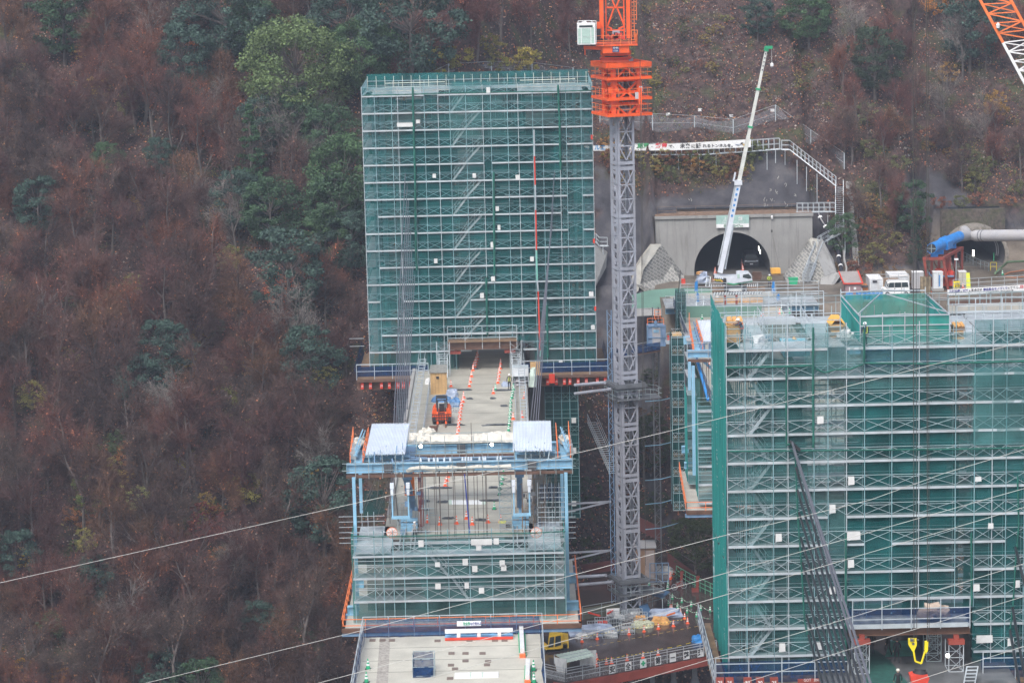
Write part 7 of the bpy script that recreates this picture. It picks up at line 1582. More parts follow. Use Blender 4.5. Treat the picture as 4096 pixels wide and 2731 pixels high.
# net enclosure rising above the top floor
en = thing('net_enclosure','bright green netted box of pipes standing on top of the near scaffold tower','net enclosure',(24,187,zT)); ex0,ex1 = PY(3440,1290,182).x,PY(3797,1290,182).x; ez = PY(3600,1262,182).z; ey = 192.5
for nm,P_ in (('front_net',[(ex0,182,zT),(ex1,182,zT),(ex1,182,ez),(ex0,182,ez)]),('back_net',[(ex0,ey,zT),(ex1,ey,zT),(ex1,ey,ez-.2),(ex0,ey,ez-.2)]),('side_net',[(ex0,182,zT),(ex0,ey,zT),(ex0,ey,ez-.2),(ex0,182,ez)]),('side_net',[(ex1,182,zT),(ex1,ey,zT),(ex1,ey,ez-.2),(ex1,182,ez)])): netp(en,nm,P_,NETS if nm == 'side_net' else NETT2,10,2,.12)
m = MB()
for y in (181.9,ey+.1):
    for z in (zT+1.2,ez): m.beam((ex0,y,z),(ex1,y,z),.07)
    for i in range(5): x = lerp(ex0,ex1,i/4); m.beam((x,y,zT),(x,y,ez+.25),.06)
for x in (ex0,ex1): m.beam((x,182,ez),(x,ey,ez-.2),.07); m.beam((x,182,zT+1.3),(x,ey,zT+1.3),.05)
for i in range(4): a = [(ex0,182),(ex1,182),(ex1,ey),(ex0,ey)][i]; b = [(ex0+2,ey-4),(ex1-2,ey-4),(ex1-2.5,185),(ex0+2.5,185)][i]; m.beam((*a,ez),(a[0]+(3 if i in (0,3) else -3),a[1],ez+.1),.06)
m.beam((ex0,183,ez),(ex0+2.8,ey,ez-.2),.07); m.beam((ex1,183,ez),(ex1-2.8,ey,ez-.2),.07); m.build('pipes',GALV,en)
# blue cloth and pylon
py2 = thing('bridge_pylon','dark concrete bridge pylon legs inside the near netted scaffold tower','pylon',(27,186,-30))
for x0,x1,xt0,xt1 in ((16.9,20.8,17.5,19.6),(32.2,36.2,33.5,35.8)): m = MB(); m.prism([(x0,184,-30),(x1,184,-30),(x1,184,10),(xt1,184,zT-1.6),(xt0,184,zT-1.2),(x0,184,10)],(0,5,0)); m.build('leg',CONCD,py2)
m = MB(); m.box(20.7,32.3,184.6,188.4,8.5,11); m.build('cross_beam',CONCD,py2)
m = MB(); m.box(PY(3135,1400,184).x,PY(3240,1400,184).x,184,187,zT-1.2,zT-.4); tag(m.build('blue_sheet',mat('sheet light blue',(.22,.5,.62),.5,bump=.4)),'light blue sheet spread in the opening at the top of the near tower','tarp')
netp(rt,'blue_cloth',[PY(3462,1470,RT+.3),PY(3880,1460,RT+.3),PY(3880,1400,RT+.3),PY(3462,1402,RT+.3)],NETB,10,3,.1)
# base platform
w2 = thing('work_platform','blue netted working platform round the foot of the near scaffold tower','platform',(27,RT-2,-1.2)); ya = RT-2.4
for a,b in ((13.4,GX2[0]),(GX2[1],40.5)):
    m = MB(); m.box(a,b,ya,RT+.0,-.75,-.62); m.build('plank_floor',WOODD,w2)
    m = MB(); m.box(a,b,ya-.1,ya+.2,-1.9,-1.76); m.box(a,b,ya+.02,ya+.08,-1.76,-1.0); m.box(a,b,ya-.1,ya+.2,-1.0,-.86); m.build('steel_beam',RUST,w2)
    m = MB(); rail(m,[(a,ya,-.7),(b,ya,-.7)],2.15,.035,2.2,(.52,.8)); m.build('pipe_rail',GALV,w2)
    netp(w2,'blue_net',[(a,ya+.9,-.6),(b,ya+.9,-.6),(b,ya+.9,.9),(a,ya+.9,.9)],NETB,16,2,.15)
m = MB(); m.box(13.3,14.2,RT-2,RT+13.5,-.75,-.62); m.build('plank_floor',WOODD,w2); m = MB(); rail(m,[(13.3,RT-2.4,-.7),(13.3,RT+13,-.7)],1.7,.03,1.4,(.3,.6)); m.build('pipe_rail',GALV,w2); netp(w2,'blue_net',[(13.35,RT-2.3,-.6),(13.35,RT+13,-.6),(13.35,RT+13,.9),(13.35,RT-2.3,.9)],NETB,16,2,.15)
for u,t_ in ((2880,'25'),(2918,'25'),(2990,'30'),(3040,'30'),(3096,'25'),(3430,'40'),(3468,'40'),(3816,'40'),(3852,'40'),(3930,'26'),(3965,'30'),(4018,'30')):
    p = PY(u,2716,ya-.2); m = MB(); m.box(p.x-.27,p.x+.27,ya-.3,ya-.02,p.z-.5,p.z+.12); b = m.build('red_bracket',RED,w2); text_mb(t_,.32,.24,WHITE,'number_mark',w2,(p.x-.16,ya-.31,p.z-.3),(1,0,0),(0,0,1),(0,-1,0),bold=.02)
m = MB(); p = PY(3320,2722,ya-.3); m.box(p.x-2.2,p.x+1.2,ya-.35,ya-.12,p.z-.4,p.z+.15); m.build('red_beam',RED,w2)
for u,w in ((3215,.5),(3255,.6)): p = PY(u,2724,ya-.36); text_mb('GOT' if u < 3230 else '304 29',w,.2,WHITE,'stencil',w2,p,(1,0,0),(0,0,1),(0,-1,0))
# lintel over the opening
lt = thing('portal_beam','brown steel lintel with blue cloth and pipe rails over the near tower road opening','beam',(25.5,178,4)); a = PY(3395,2535,178.4); b = PY(3880,2530,178.4)
m = MB(); m.box(a.x,b.x,178.2,178.7,a.z-.1,a.z-.04); m.box(a.x,b.x,178.42,178.48,a.z-.04,a.z+.36); m.box(a.x,b.x,178.2,178.7,a.z+.36,a.z+.43); m.build('steel_beam',RUST,lt)
m = MB(); m.box(a.x,b.x-.2,178.0,178.15,a.z+.45,a.z+.75); m.build('pale_channel',PLANK,lt); m = MB(); m.box(a.x,b.x,178.2,181,a.z+.44,a.z+.55); m.build('floor',PLANK,lt)
netp(lt,'blue_net',[(a.x,178.6,a.z+.55),(b.x,178.6,a.z+.55),(b.x,178.6,a.z+1.7),(a.x,178.6,a.z+1.7)],NETB,16,2,.15)
m = MB(); rail(m,[(a.x+.2,177.9,a.z+.4),(b.x-.1,177.9,a.z+.4)],2.1,.035,1.9,(.35,.7)); m.build('pipe_rail',GALV,lt)
p = PY(3735,2455,179.5); m = MB(); m.lump(p-Vector((0,0,.1)),2.0,1.5,.75,13,8); m.build('tarp_heap',mat('pinkish tarp',(.5,.4,.33),.6,bump=.6),lt)
for u in (3448,3825):
    p = PY(u,2563,178); m = MB(); m.box(p.x-.55,p.x+.55,177.8,178.3,p.z-.2,p.z+.12); m.cbox((p.x,178.1,p.z+.12),.35,.4,.3); m.build('red_jack',RED,lt)
    tower_frame(lt,p.x-.5,p.x+.5,178,179.5,0,p.z-.25,1.0,'shoring_frame',GALV)
# road through the near tower
nr = thing('bridge_deck','dark wet road deck passing through the opening of the near scaffold tower','bridge deck',(26,190,0)); WETD = mat('mirror wet deck',(.12,.125,.13),.12,0,.3,.5)
m = MB(); m.box(RX0,RX1,120,215,-.4,-.02); m.build('road_slab',WETD,nr)
a = PZ(3510,2590); m = MB(); m.poly([PZ(3480,2731,.01)+Vector((-1.2,-6,0)),PZ(3640,2731,.01)+Vector((.5,-6,0)),PZ(3600,2690,.01),PZ(3560,2640,.01),PZ(3510,2600,.01),PZ(3475,2590,.01),PZ(3470,2650,.01)]); m.build('green_sheet',mat('dark green matting',(.02,.09,.075),.7,0,.3,2),nr)
m = MB(); m.poly([PZ(3540,2625,.005),PZ(3660,2622,.005),PZ(3640,2560,.005),PZ(3560,2560,.005)]); m.build('green_mat',mat('pale green matting',(.06,.25,.19),.6,0,.2,2),nr)
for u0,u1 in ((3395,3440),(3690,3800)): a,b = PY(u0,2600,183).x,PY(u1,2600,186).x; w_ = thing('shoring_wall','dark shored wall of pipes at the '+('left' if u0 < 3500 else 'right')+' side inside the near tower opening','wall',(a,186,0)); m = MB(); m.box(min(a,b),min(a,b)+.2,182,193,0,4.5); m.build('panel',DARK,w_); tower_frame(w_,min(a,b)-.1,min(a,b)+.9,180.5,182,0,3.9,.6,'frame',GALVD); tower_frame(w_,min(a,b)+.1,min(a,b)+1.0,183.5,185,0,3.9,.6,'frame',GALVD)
p = PY(3790,2620,178); m = MB(); m.lathe(p,[(.02,-.1),(.13,-.08),(.13,.02)],12,(0,1,0)); tag(m.build('work_lamp',MAT['lit work lamp']),'lit round work lamp at the right side of the near tower opening','lamp')
ladder_stair('aluminium step ladder at the foot of the near tower right of the opening',PY(3855,2735,175),PY(3868,2665,176.5),.75,5,False)
# black cables
top = [(3168,1768),(3176,1800),(3184,1870),(3190,1960),(3196,2050),(3203,2150),(3210,2250),(3218,2350),(3226,2460),(3234,2540)]; bot = [3482,3462,3442,3422,3400,3380,3358,3336,3312,3290]
for i,((u,v),ub) in enumerate(zip(top,bot)):
    p = PY(u,v,RT-.4); Yb = lerp(151,171,i/9); q = PY(ub,2731,Yb); q2 = q+(q-p)*.35; m = MB(); m.tube(p,q2,.085,9)
    tag(m.build('stay_cable',CABLE if i > 1 else CABLEG),'thick dark stay cable in the fan crossing the left part of the near scaffold tower','cable','stay cables in front of the near tower')
m = MB(); m.beam(PY(3160,1765,RT-.3),PY(3200,1800,RT-.35),.5,.15); tag(m.build('cable_collar',BLACK),'black rubber collar where the near stay cables leave the net','collar')
for i,(a,b) in enumerate((((4062,2190),(4112,2390)),((4050,2430),(4100,2710)),((4040,2520),(4078,2735)))):
    p = PY(*a,RT-.4); q = PY(*b,170); m = MB(); m.tube(p,q+(q-p)*.3,.10,9); tag(m.build('stay_cable',CABLE),'black stay cable at the right edge of the photo in front of the near tower','cable','stay cables at the right border')
# yellow clamps on hoist wires, red hopper
for u,w in ((3652,.03),(3663,.02),(3706,.03),(3713,.02)):
    m = MB(); m.tube(PY(u,-60,176),PY(u+4,2565,176),w,5); tag(m.build('hoist_wire',WIRE),'thin dark hoist wire hanging in front of the near tower down to the yellow clamps','wire','hoist wires of the near tower')
yc = thing('lifting_clamp','bright yellow two-armed lifting clamp hanging in the near tower opening','clamp',PY(3665,2700,176)); PC2 = lambda u,v: PY(u,v,176)
m = MB(); m.prism([PC2(3634,2554),PC2(3668,2554),PC2(3667,2580),(PC2(3657,2603)),PC2(3650,2605),PC2(3634,2578)],(0,.25,0)); m.build('clamp_plate',YELLOWB,yc)
m = MB(); m.prism([PC2(3700,2566),PC2(3713,2563),PC2(3712,2600),PC2(3704,2614),PC2(3698,2600)],(0,.25,0)); m.build('clamp_plate',YELLOWB,yc)
m = MB(); m.path([PC2(3654,2600),PC2(3661,2643),PC2(3685,2652),PC2(3700,2604)],.07,6); m.build('yellow_bar',YELLOWB,yc); m = MB(); m.cbox(PC2(3646,2562),.2,.3,.15); m.lathe(PC2(3653,2573)-Vector((0,.05,0)),[(.09,0),(.09,.1)],10,(0,1,0)); m.build('pin',DGREY,yc)
hp = thing('concrete_hopper','red concrete hopper with a black mouth at the bottom edge inside the near tower opening','hopper',PZ(3680,2760)); m = MB(); m.prism([PY(3641,2703,172),PY(3655,2698,172),PY(3712,2700,172),PY(3718,2712,172),PY(3705,2745,172),PY(3650,2745,172)],(0,.9,0)); m.build('red_body',REDB,hp); m = MB(); c = PY(3680,2693,172.6); m.lathe(c,[(.5,-.1),(.5,.15)],20,(.1,.3,1)); m.lathe(c,[(.38,.15),(.4,.3)],20,(.1,.3,1)); m.build('black_mouth',BLACK,hp)

# ---- timber stacks and goods on top
rr = random.Random(21)
def pile(name,lab,p,sx,sy,n,h,mt,dome=None):
    t = thing(name,lab,'timber',p); 
    for k in range(n): m = MB(); m.box(p.x-sx/2+rr.uniform(-.08,.08),p.x+sx/2+rr.uniform(-.08,.08),p.y-sy/2,p.y+sy/2,p.z+k*h+.01,p.z+(k+1)*h-.02); m.build('board_layer',mt if k % 3 else TIMBER,t)
    if dome: m = MB(); z = p.z+n*h; m.prism([(p.x-sx/2-.05,p.y-sy/2,z),(p.x-sx/4,p.y-sy/2,z+.42),(p.x+sx/4,p.y-sy/2,z+.42),(p.x+sx/2+.05,p.y-sy/2,z),(p.x+sx/2-.1,p.y-sy/2,z),(p.x+sx/5,p.y-sy/2,z+.3),(p.x-sx/5,p.y-sy/2,z+.3),(p.x-sx/2+.1,p.y-sy/2,z)],(0,sy,0)); m.build('bent_panel',TIMBERY,t)
    else:
        for k in range(3): m = MB(); z = p.z+n*h; x = p.x-sx/2+.1+k*sx/3; m.prism([(x,p.y-sy/2,z),(x+sx/3-.08,p.y-sy/2,z+.04),(x+sx/3-.08,p.y+sy/2,z+.12),(x,p.y+sy/2,z+.06)],(0,0,.07)); m.build('loose_board',TIMBER,t)
p = PZ(2930,1362,zT); pile('timber_stack','stack of orange form boards beside the worker on top of the near tower',p+Vector((.1,0,0)),1.1,1.6,10,.14,TIMBER)
p = PZ(3345,1342,zT); pile('timber_stack','stack of boards capped by a bent yellow panel left of the green net enclosure',p,1.05,1.8,7,.13,WOODD,True)
p = PZ(3828,1350,zT); pile('timber_stack','small weathered stack of blocks right of the green net enclosure',p,.8,1.2,6,.14,WOODD)
p = PZ(3380,1352,zT); m = MB(); m.lump(p,1.2,1.0,.5,11,4); tag(m.build('cloth_heap',SHEET),'heap of white and dark bags below the bent yellow panel stack','bags')
p = PZ(3110,1300,zT); m = MB(); m.box(p.x-1.2,p.x+1.3,p.y,p.y+1.2,zT+.02,zT+.45); tag(m.build('panel_stack',PLANK),'stack of silver scaffold planks lying on top of the near tower','planks')
p = PZ(3060,1370,zT-.6); m = MB(); m.prism([PY(3010,1345,183),PY(3055,1340,183),PY(3035,1352,183),PY(3032,1380,183),PY(3020,1380,183)],(0,.3,0)); tag(m.build('folded_board',WHITE),'white folded panel hanging in the opening at the top of the near tower','panel')

# ---- gantry of the right bridge, seen left of the near tower
g2 = thing('form_traveller','second pale blue form gantry, half hidden behind the left side of the near tower','gantry',(22,252,0)); GV = 250.0; G = lambda u,v,Y=GV: PY(u,v,Y)
zt2,zb4 = G(2800,1402).z,G(2800,1430).z; m = MB(); ibeam_x(m,G(2748,1420).x,36,GV,zb4,zt2,.6); m.build('front_beam',SKYB,g2); m = MB(); m.box(G(2750,1436).x,36,GV-.5,GV-.02,zb4-.35,zb4-.12); m.build('timber_walkway',RUST,g2)
m = MB(); a = G(2735,1378,256); b = G(2757,1348,256); m.box(a.x,b.x+8,256,256.6,a.z,b.z); m.build('rear_beam',SKYB,g2)
m = MB(); rail(m,[(G(2748,1400).x,GV-.5,zb4-.2),(36,GV-.5,zb4-.2)],1.7,.035,1.9,(.5,)); m.build('pipe_rail',GALV,g2)
for (a,b) in (((2757,1318),(2776,1425)),((2786,1318),(2811,1400)),((2757,1292),(2757,1318))):
    p,q = G(*a,258),G(*b,250.5); m = MB(); 
    for h in (0,.5,1.0): m.beam(p+Vector((0,0,h)),q+Vector((0,0,h)),.055)
    for i in range(7): c = p.lerp(q,i/6); m.beam(c,c+Vector((0,0,1)),.05)
    m.build('orange_rail',ORAIL,g2)
p,q = G(2775,1325,258),G(2800,1408,250.5); m = MB(); m.beam(p,q,.9,.15); m.build('side_beam',SKYB,g2); m = MB(); m.beam(p+Vector((0,0,.9)),q+Vector((0,0,.8)),.1); m.beam(p+Vector((.3,0,.3)),q+Vector((.3,0,.3)),.25,.1)
for i in range(7): c = p.lerp(q,i/6); m.beam(c,c+Vector((.25,0,.8)),.08)
m.build('side_truss',SKYBD,g2)
A_,B_,C_,D_ = G(2790,1283,259),G(3000,1275,259),G(3010,1365,251),G(2812,1366,251); m = MB(); m.grid(lambda s,t: A_.lerp(B_,s).lerp(D_.lerp(C_,s),t)+Vector((0,0,.07*math.cos(s*32*6.283))),190,1); o = m.build('corrugated_roof',CORR,g2); o.modifiers.new('thickness','SOLIDIFY').thickness = .02
m = MB(); 
for u in (2815,2840): m.beam(G(u,1400,251.5),G(u,1366,251.5),.25)
m.build('roof_posts',SKYBD,g2)
for u0,v0,v1,Y in ((2757,1436,1560,249),(2772,1436,1900,247)): a = G(u0,v0,Y); m = MB(); m.beam((a.x,Y,zb4-.2),(a.x,Y,PY(u0,v1,Y).z),.3,.2); m.build('hanging_column',SKYB,g2)
m = MB(); m.beam(G(2787,1436,252),G(2832,1600,247),.22,.22); m.build('blue_pipe',TARPS,g2); m = MB(); m.beam(G(2808,1438,252),G(2850,1478,251),.2); m.build('blue_strut',SKYB,g2)
for u,v in ((2815,1600),(2830,1600),(2838,1605)): m = MB(); m.tube(G(u-5,1437,248),G(u,v,247),.03,5); m.build('suspension_rod',WIRE,g2)
hz = PY(2820,1622,246).z; lz = PY(2820,2012,246).z; x0 = PY(2792,1800,246).x; x1_ = 33
m = MB(); k = 0; z = lz
while z < hz: m.box(x0,x1_,246.0,246.03,z-.1,z+.1); m.box(x0,x1_,246.04,247,z-.05,z); z += 1.75
m.build('walkways',PLANK,g2); m = MB(); z = lz
while z < hz-.5: 
    for h in (.5,.95,1.3): m.beam((x0,245.95,z+h),(x1_,245.95,z+h),.04)
    z += 1.75
for x in (x0,x0+1.35,x0+2.7): m.beam((x,245.95,lz),(x,245.95,hz+.3),.06)
m.build('uprights',GALVG,g2)
netp(g2,'front_net',[(x0,246.1,lz),(x1_,246.1,lz),(x1_,246.1,hz),(x0,246.1,hz)],NETL)
for ua,ub,Ya,Yb,vt in ((2781,2792,251,246,1570),(2741,2750,258,254,1520)):
    a,b = PY(ua,1800,Ya),PY(ub,1800,Yb); zt3 = PY(ua,vt,Ya).z; netp(g2,'side_net',[(b.x,Yb,lz+.2),(a.x,Ya,lz+.2),(a.x,Ya,zt3),(b.x,Yb,zt3-1)],NETS,12,2,.1)
m = MB(); a = PY(2750,1600,254); 
for k in range(9): z = lz+k*1.75; m.box(a.x,a.x+.9,254,258,z-.05,z)
m.build('inner_walkways',PLANKD,g2); netp(g2,'inner_net',[(a.x,253.9,lz),(a.x+1.2,253.9,lz),(a.x+1.2,253.9,hz+1),(a.x,253.9,hz+1)],NETL)
zf2 = PY(2800,2050,245).z; m = MB(); fl = PY(2745,2045,245).x; m.prism([(fl,245,zf2),(34,245,zf2),(34,262,zf2),(PY(2718,1930,262).x,262,zf2)],(0,0,.1)); m.build('white_floor',CONCL,g2)
m = MB(); m.box(fl,34,244.7,245,zf2-.1,zf2+.25); m.build('timber_edge',RUST,g2); m = MB(); m.box(fl-.1,34,244.8,245.3,zf2-.4,zf2-.12); m.build('edge_beam',SKYBD,g2)
m = MB(); rail(m,[(PY(2718,1930,262).x,262,zf2),(fl,244.9,zf2),(34,244.9,zf2)],1.05,.035,1.9); m.build('orange_rail',ORAIL,g2)
for v0,v1,ua,ub,Y in ((1812,1785,2727,2743,262),(1875,1850,2738,2775,255)): a = PY(ua,v0,Y); b = PY(ub,v1,Y); m = MB(); ibeam_x(m,a.x,b.x+.3,Y,a.z,b.z,.5); m.build('cross_beam',SKYB,g2)

# ---- hoist cage, its mast, netted stair tower
hc = thing('hoist_cage','dusty blue material hoist cage with orange rails right of the crane mast','hoist',PY(2625,1382,300)); H = lambda u,v: PY(u,v,300); a,b = H(2590,1382),H(2661,1305)
m = MB(); m.box(a.x,b.x,300,302,a.z,b.z); m.build('cage_body',mat('hoist blue',(.22,.33,.50),.5,0,.15,dirt=(.3,.3,.33),dirt_amt=.5),hc)
m = MB(); p,q = H(2610,1374),H(2641,1310); m.box(p.x,q.x,299.9,299.98,p.z,q.z); m.build('door',DUCT,hc); m = MB(); p,q = H(2614,1330),H(2635,1318); m.box(p.x,q.x,299.84,299.9,p.z,q.z); m.build('name_plate',SKYB,hc)
m = MB(); 
for p,q in (((2590,1382),(2590,1300)),((2661,1382),(2661,1300)),((2590,1305),(2661,1305)),((2590,1382),(2661,1382)),((2642,1306),(2655,1380)),((2590,1350),(2661,1350))): m.beam(H(*p)-Vector((0,.1,0)),H(*q)-Vector((0,.1,0)),.12)
m.build('cage_frame',SKYBD,hc); m = MB(); rail(m,[H(2590,1300),H(2655,1299)],.75,.035,.8); rail(m,[H(2618,1275),H(2641,1274)],1.0,.035,.5,(.3,.6)); m.build('orange_rail',ORAIL,hc)
for u,v in ((2622,1288),(2622,1301)): m = MB(); m.lathe(H(u,v)-Vector((0,.5,0)),[(.15,0),(.2,.1),(.2,.5)],10,(0,1,0)); m.build('motor',SKYBD,hc)
hm = thing('hoist_mast','dark slim lattice hoist mast running down from the blue hoist cage','mast',PY(2628,2280,302)); m = MB(); x0,x1 = PY(2616,1700,302).x,PY(2639,1700,302).x; zt4,zb5 = PY(2628,1382,302).z,PY(2640,2290,302).z
for x in (x0,x1): m.beam((x,302,zb5),(x,302,PY(2625,1228,302).z),.12); m.beam((x,302.7,zb5),(x,302.7,zt4),.1)
z = zb5
while z < zt4: m.beam((x0,302,z),(x1,302,z+.7),.05); m.beam((x0,302,z),(x1,302,z),.05); m.beam((x1,302,z+.7),(x0,302,z+1.4),.05); z += 1.4
m.build('lattice',DGREY,hm); m = MB()
for v in (1600,1778,1915,2010,2110): p = PY(2645,v,302); m.beam(p,p+Vector((-1.9,-1,.1)),.08); m.beam(p,p+Vector((2.4,2,.1)),.08)
m.build('wall_ties',SKYB,hm)
st = lower_scaff('stair_tower','tall narrow netted stair tower with tan landings right of the hoist mast',2688,2738,285,PY(2710,2040,285).z,PY(2710,1345,285).z,3,2,True)
m = MB(); z = PY(2710,2040,285).z; x = PY(2700,1700,285).x
for k in range(11): m.box(x-.1,x+.9,285.9,287.3,z+k*1.9-.02,z+k*1.9+.2)
m.build('landing_boards',PLYB,st)
m = MB(); x = PY(2742,1700,284).x; m.beam((x,284,PY(2740,2040,284).z),(x,284,PY(2740,1350,284).z),.12)
for k in range(30): z = PY(2740,2040,284).z+k*.62; m.beam((x,284,z),(x+.7,284,z),.05)
m.build('dark_ladder',DGREY,st)
m = MB(); x0,x1 = PY(2715,1500,325).x,PY(2790,1500,325).x; zz0,zz1 = PY(2740,1750,325).z,PY(2740,1232,325).z; m.box(x0-.1,x1+8,326,326.3,zz0,zz1); tag(m.build('sheeting_wall',GUNG),'green sheeted abutment face under the blue gantry','wall')
lower_scaff('abutment_scaffold','pipe scaffold against the green abutment left of the right bridge deck',2712,2748,322,PY(2740,1700,322).z,PY(2740,1170,322).z,3,2,False)
for i,(u,v) in enumerate(((2670,1345),(2695,1345))): p = PY(u,v,296); m = MB(); m.box(p.x,p.x+(.65 if i else .45),296,296.6,p.z-.45,p.z+(.05 if i else .0)); tag(m.build('red_box',REDB),['small bright red box beside the blue hoist cage','larger bright red box beside the blue hoist cage'][i],'box')
t = thing('stair_landing','pipe landing with rails at the top of the netted stair tower','platform',PY(2700,1365,290)); m = MB(); a = PY(2665,1362,290); b = PY(2760,1358,290); rail(m,[(a.x,290,a.z-.3),(b.x,290,a.z-.3)],1.1,.03,1.0); m.box(a.x,b.x,290,292,a.z-.4,a.z-.3); m.build('rails_and_floor',GALV,t)
t = thing('access_bridge','blue netted footbridge from the hoist to the crane mast','walkway',PY(2500,1430,300)); a = PY(2440,1432,300); b = PY(2640,1398,300); m = MB(); m.beam(a,b,1.2,.2); m.build('floor',RUST,t); m = MB(); rail(m,[a,b],1.1,.03,1.5); m.build('rails',GALV,t); netp(t,'blue_net',[a-Vector((0,.6,0)),b-Vector((0,.6,0)),b+Vector((0,-.6,1)),a+Vector((0,-.6,1))],NETB)
for (u,v0,v1,Y,r,lab) in ((2530,0,1950,279,.03,'dark crane wire hanging right of the mast, left one of two'),(2538,465,2260,279,.025,'dark crane wire hanging right of the mast, right one of two'),(2694,1100,1320,330,.05,'dark rod hanging left of the right bridge deck')):
    m = MB(); m.tube(PY(u+28,v0-20,Y),PY(u+44 if v1 > 1400 else u+4,v1,Y),r,5); tag(m.build('hanging_wire',WIRE),lab,'wire')

# ---- lattice jib at the top right corner
jb = thing('crane_jib','orange and white lattice crane jib slanting across the top right corner','crane jib',PY(4000,100,200))
JY = 200.0; jc = [[(3888,-60),(4150,430)],[(4010,-60),(4260,400)]]
def jseg(f0,f1,mt):
    m = MB(); Lc = []
    for dy in (0,2.2):
        for (a,b) in jc: A,B = PY(*a,JY+dy),PY(*b,JY+dy); Lc.append((A,B)); m.beam(A.lerp(B,f0),A.lerp(B,f1),.2)
    n = max(2,int((f1-f0)*14))
    for k in range(n):
        g0,g1 = lerp(f0,f1,k/n),lerp(f0,f1,(k+1)/n)
        for i,j in ((0,1),(2,3),(0,2),(1,3)):
            (A,B),(C2,D2) = Lc[i],Lc[j]; a,b = (A.lerp(B,g0),C2.lerp(D2,g1)) if k % 2 else (C2.lerp(D2,g0),A.lerp(B,g1)); m.beam(a,b,.09); m.beam(A.lerp(B,g0),C2.lerp(D2,g0),.08); m.beam(A.lerp(B,g0),C2.lerp(D2,g1),.07)
    m.build('jib_section',mt,jb)
jseg(0,.47,ORAIL); jseg(.47,1,WHITE)
p = PY(3992,108,199.7); m = MB(); m.lathe(p,[(.12,-.1),(.16,.15),(.05,.3)],10); m.build('jib_lamp',WHITE,jb)
# ================================================================ steel work stage in the gap
ZG = -26.0; S = lambda u,v,dz=0: PZ(u,v,ZG+dz)
sg = thing('work_stage','dark wet steel work stage with a red edge beam between the two bridges','work stage',S(2600,2500))
STG = mat('wet brown steel plate',(.075,.052,.05),.16,0,.3,.4,dirt=(.035,.028,.03),dirt_amt=.7,dscale=.3)
out = [S(2150,2712),S(2262,2728),S(2870,2612),S(3000,2450),S(2850,2225),S(2560,2225),S(2240,2330),S(2100,2450)]
m = MB(); m.prism([p-Vector((0,0,.3)) for p in out],(0,0,.3)); m.build('plate_deck',STG,sg)
e0,e1,e2 = S(2176,2708),S(2262,2728),S(2866,2613)
m = MB(); m.beam(e0+Vector((0,-.15,-.55)),e1+Vector((0,-.15,-.55)),.35,.9); m.beam(e1+Vector((0,-.15,-.55)),e2+Vector((0,-.15,-.55)),.35,.9); m.build('red_edge_beam',RED,sg)
for i in range(8):
    p = e1.lerp(e2,i/7)+Vector((0,1.5,0)); m = MB(); m.beam(p-Vector((0,0,.5)),p-Vector((0,0,26)),.5); m.build('support_pile',DGREY,sg)
    if i < 7: q = e1.lerp(e2,(i+1)/7)+Vector((0,1.5,0)); m = MB(); m.beam(p-Vector((0,0,2)),q-Vector((0,0,9)),.2); m.beam(q-Vector((0,0,2)),p-Vector((0,0,9)),.2); m.build('pile_bracing',DGREY,sg)
for k,(a,b) in enumerate((((2355,2586),(2860,2490)),)):
    for i in range(18): p = S(*a).lerp(S(*b),i/18); q = S(*a).lerp(S(*b),(i+.45)/18); m = MB(); m.beam(p+Vector((0,0,.005)),q+Vector((0,0,.005)),.12,.01); m.build('yellow_dash',mat('worn yellow line',(.38,.26,.05),.5),sg)
fe = thing('edge_fence','pipe fence with mesh panels and white sign boards along the stage edge','fence',e1); m = MB(); rail(m,[e0,e1,e2],1.45,.035,2.0,(.3,.6,.82)); m.build('pipes',GALV,fe)
MESHP = mat('cluttered mesh panel',(.22,.22,.21),.6,.2,.5,9)
for a,b in ((e0,e1),(e1,e2)): netp(fe,'mesh_panel',[a+Vector((0,.1,0)),b+Vector((0,.1,0)),b+Vector((0,.1,.95)),a+Vector((0,.1,.95))],netmat('stage fence mesh',(.30,.31,.32),.68,.3,(3,3,3)) if 'stage fence mesh' not in MAT else MAT['stage fence mesh'])
BL = mat('sign black',(.01,.01,.012),.6)
names7 = iter(('leftmost of the seven','second from left of the seven','','fourth of the seven','single stroke, fifth of the seven','sixth of the seven','rightmost of the seven'))
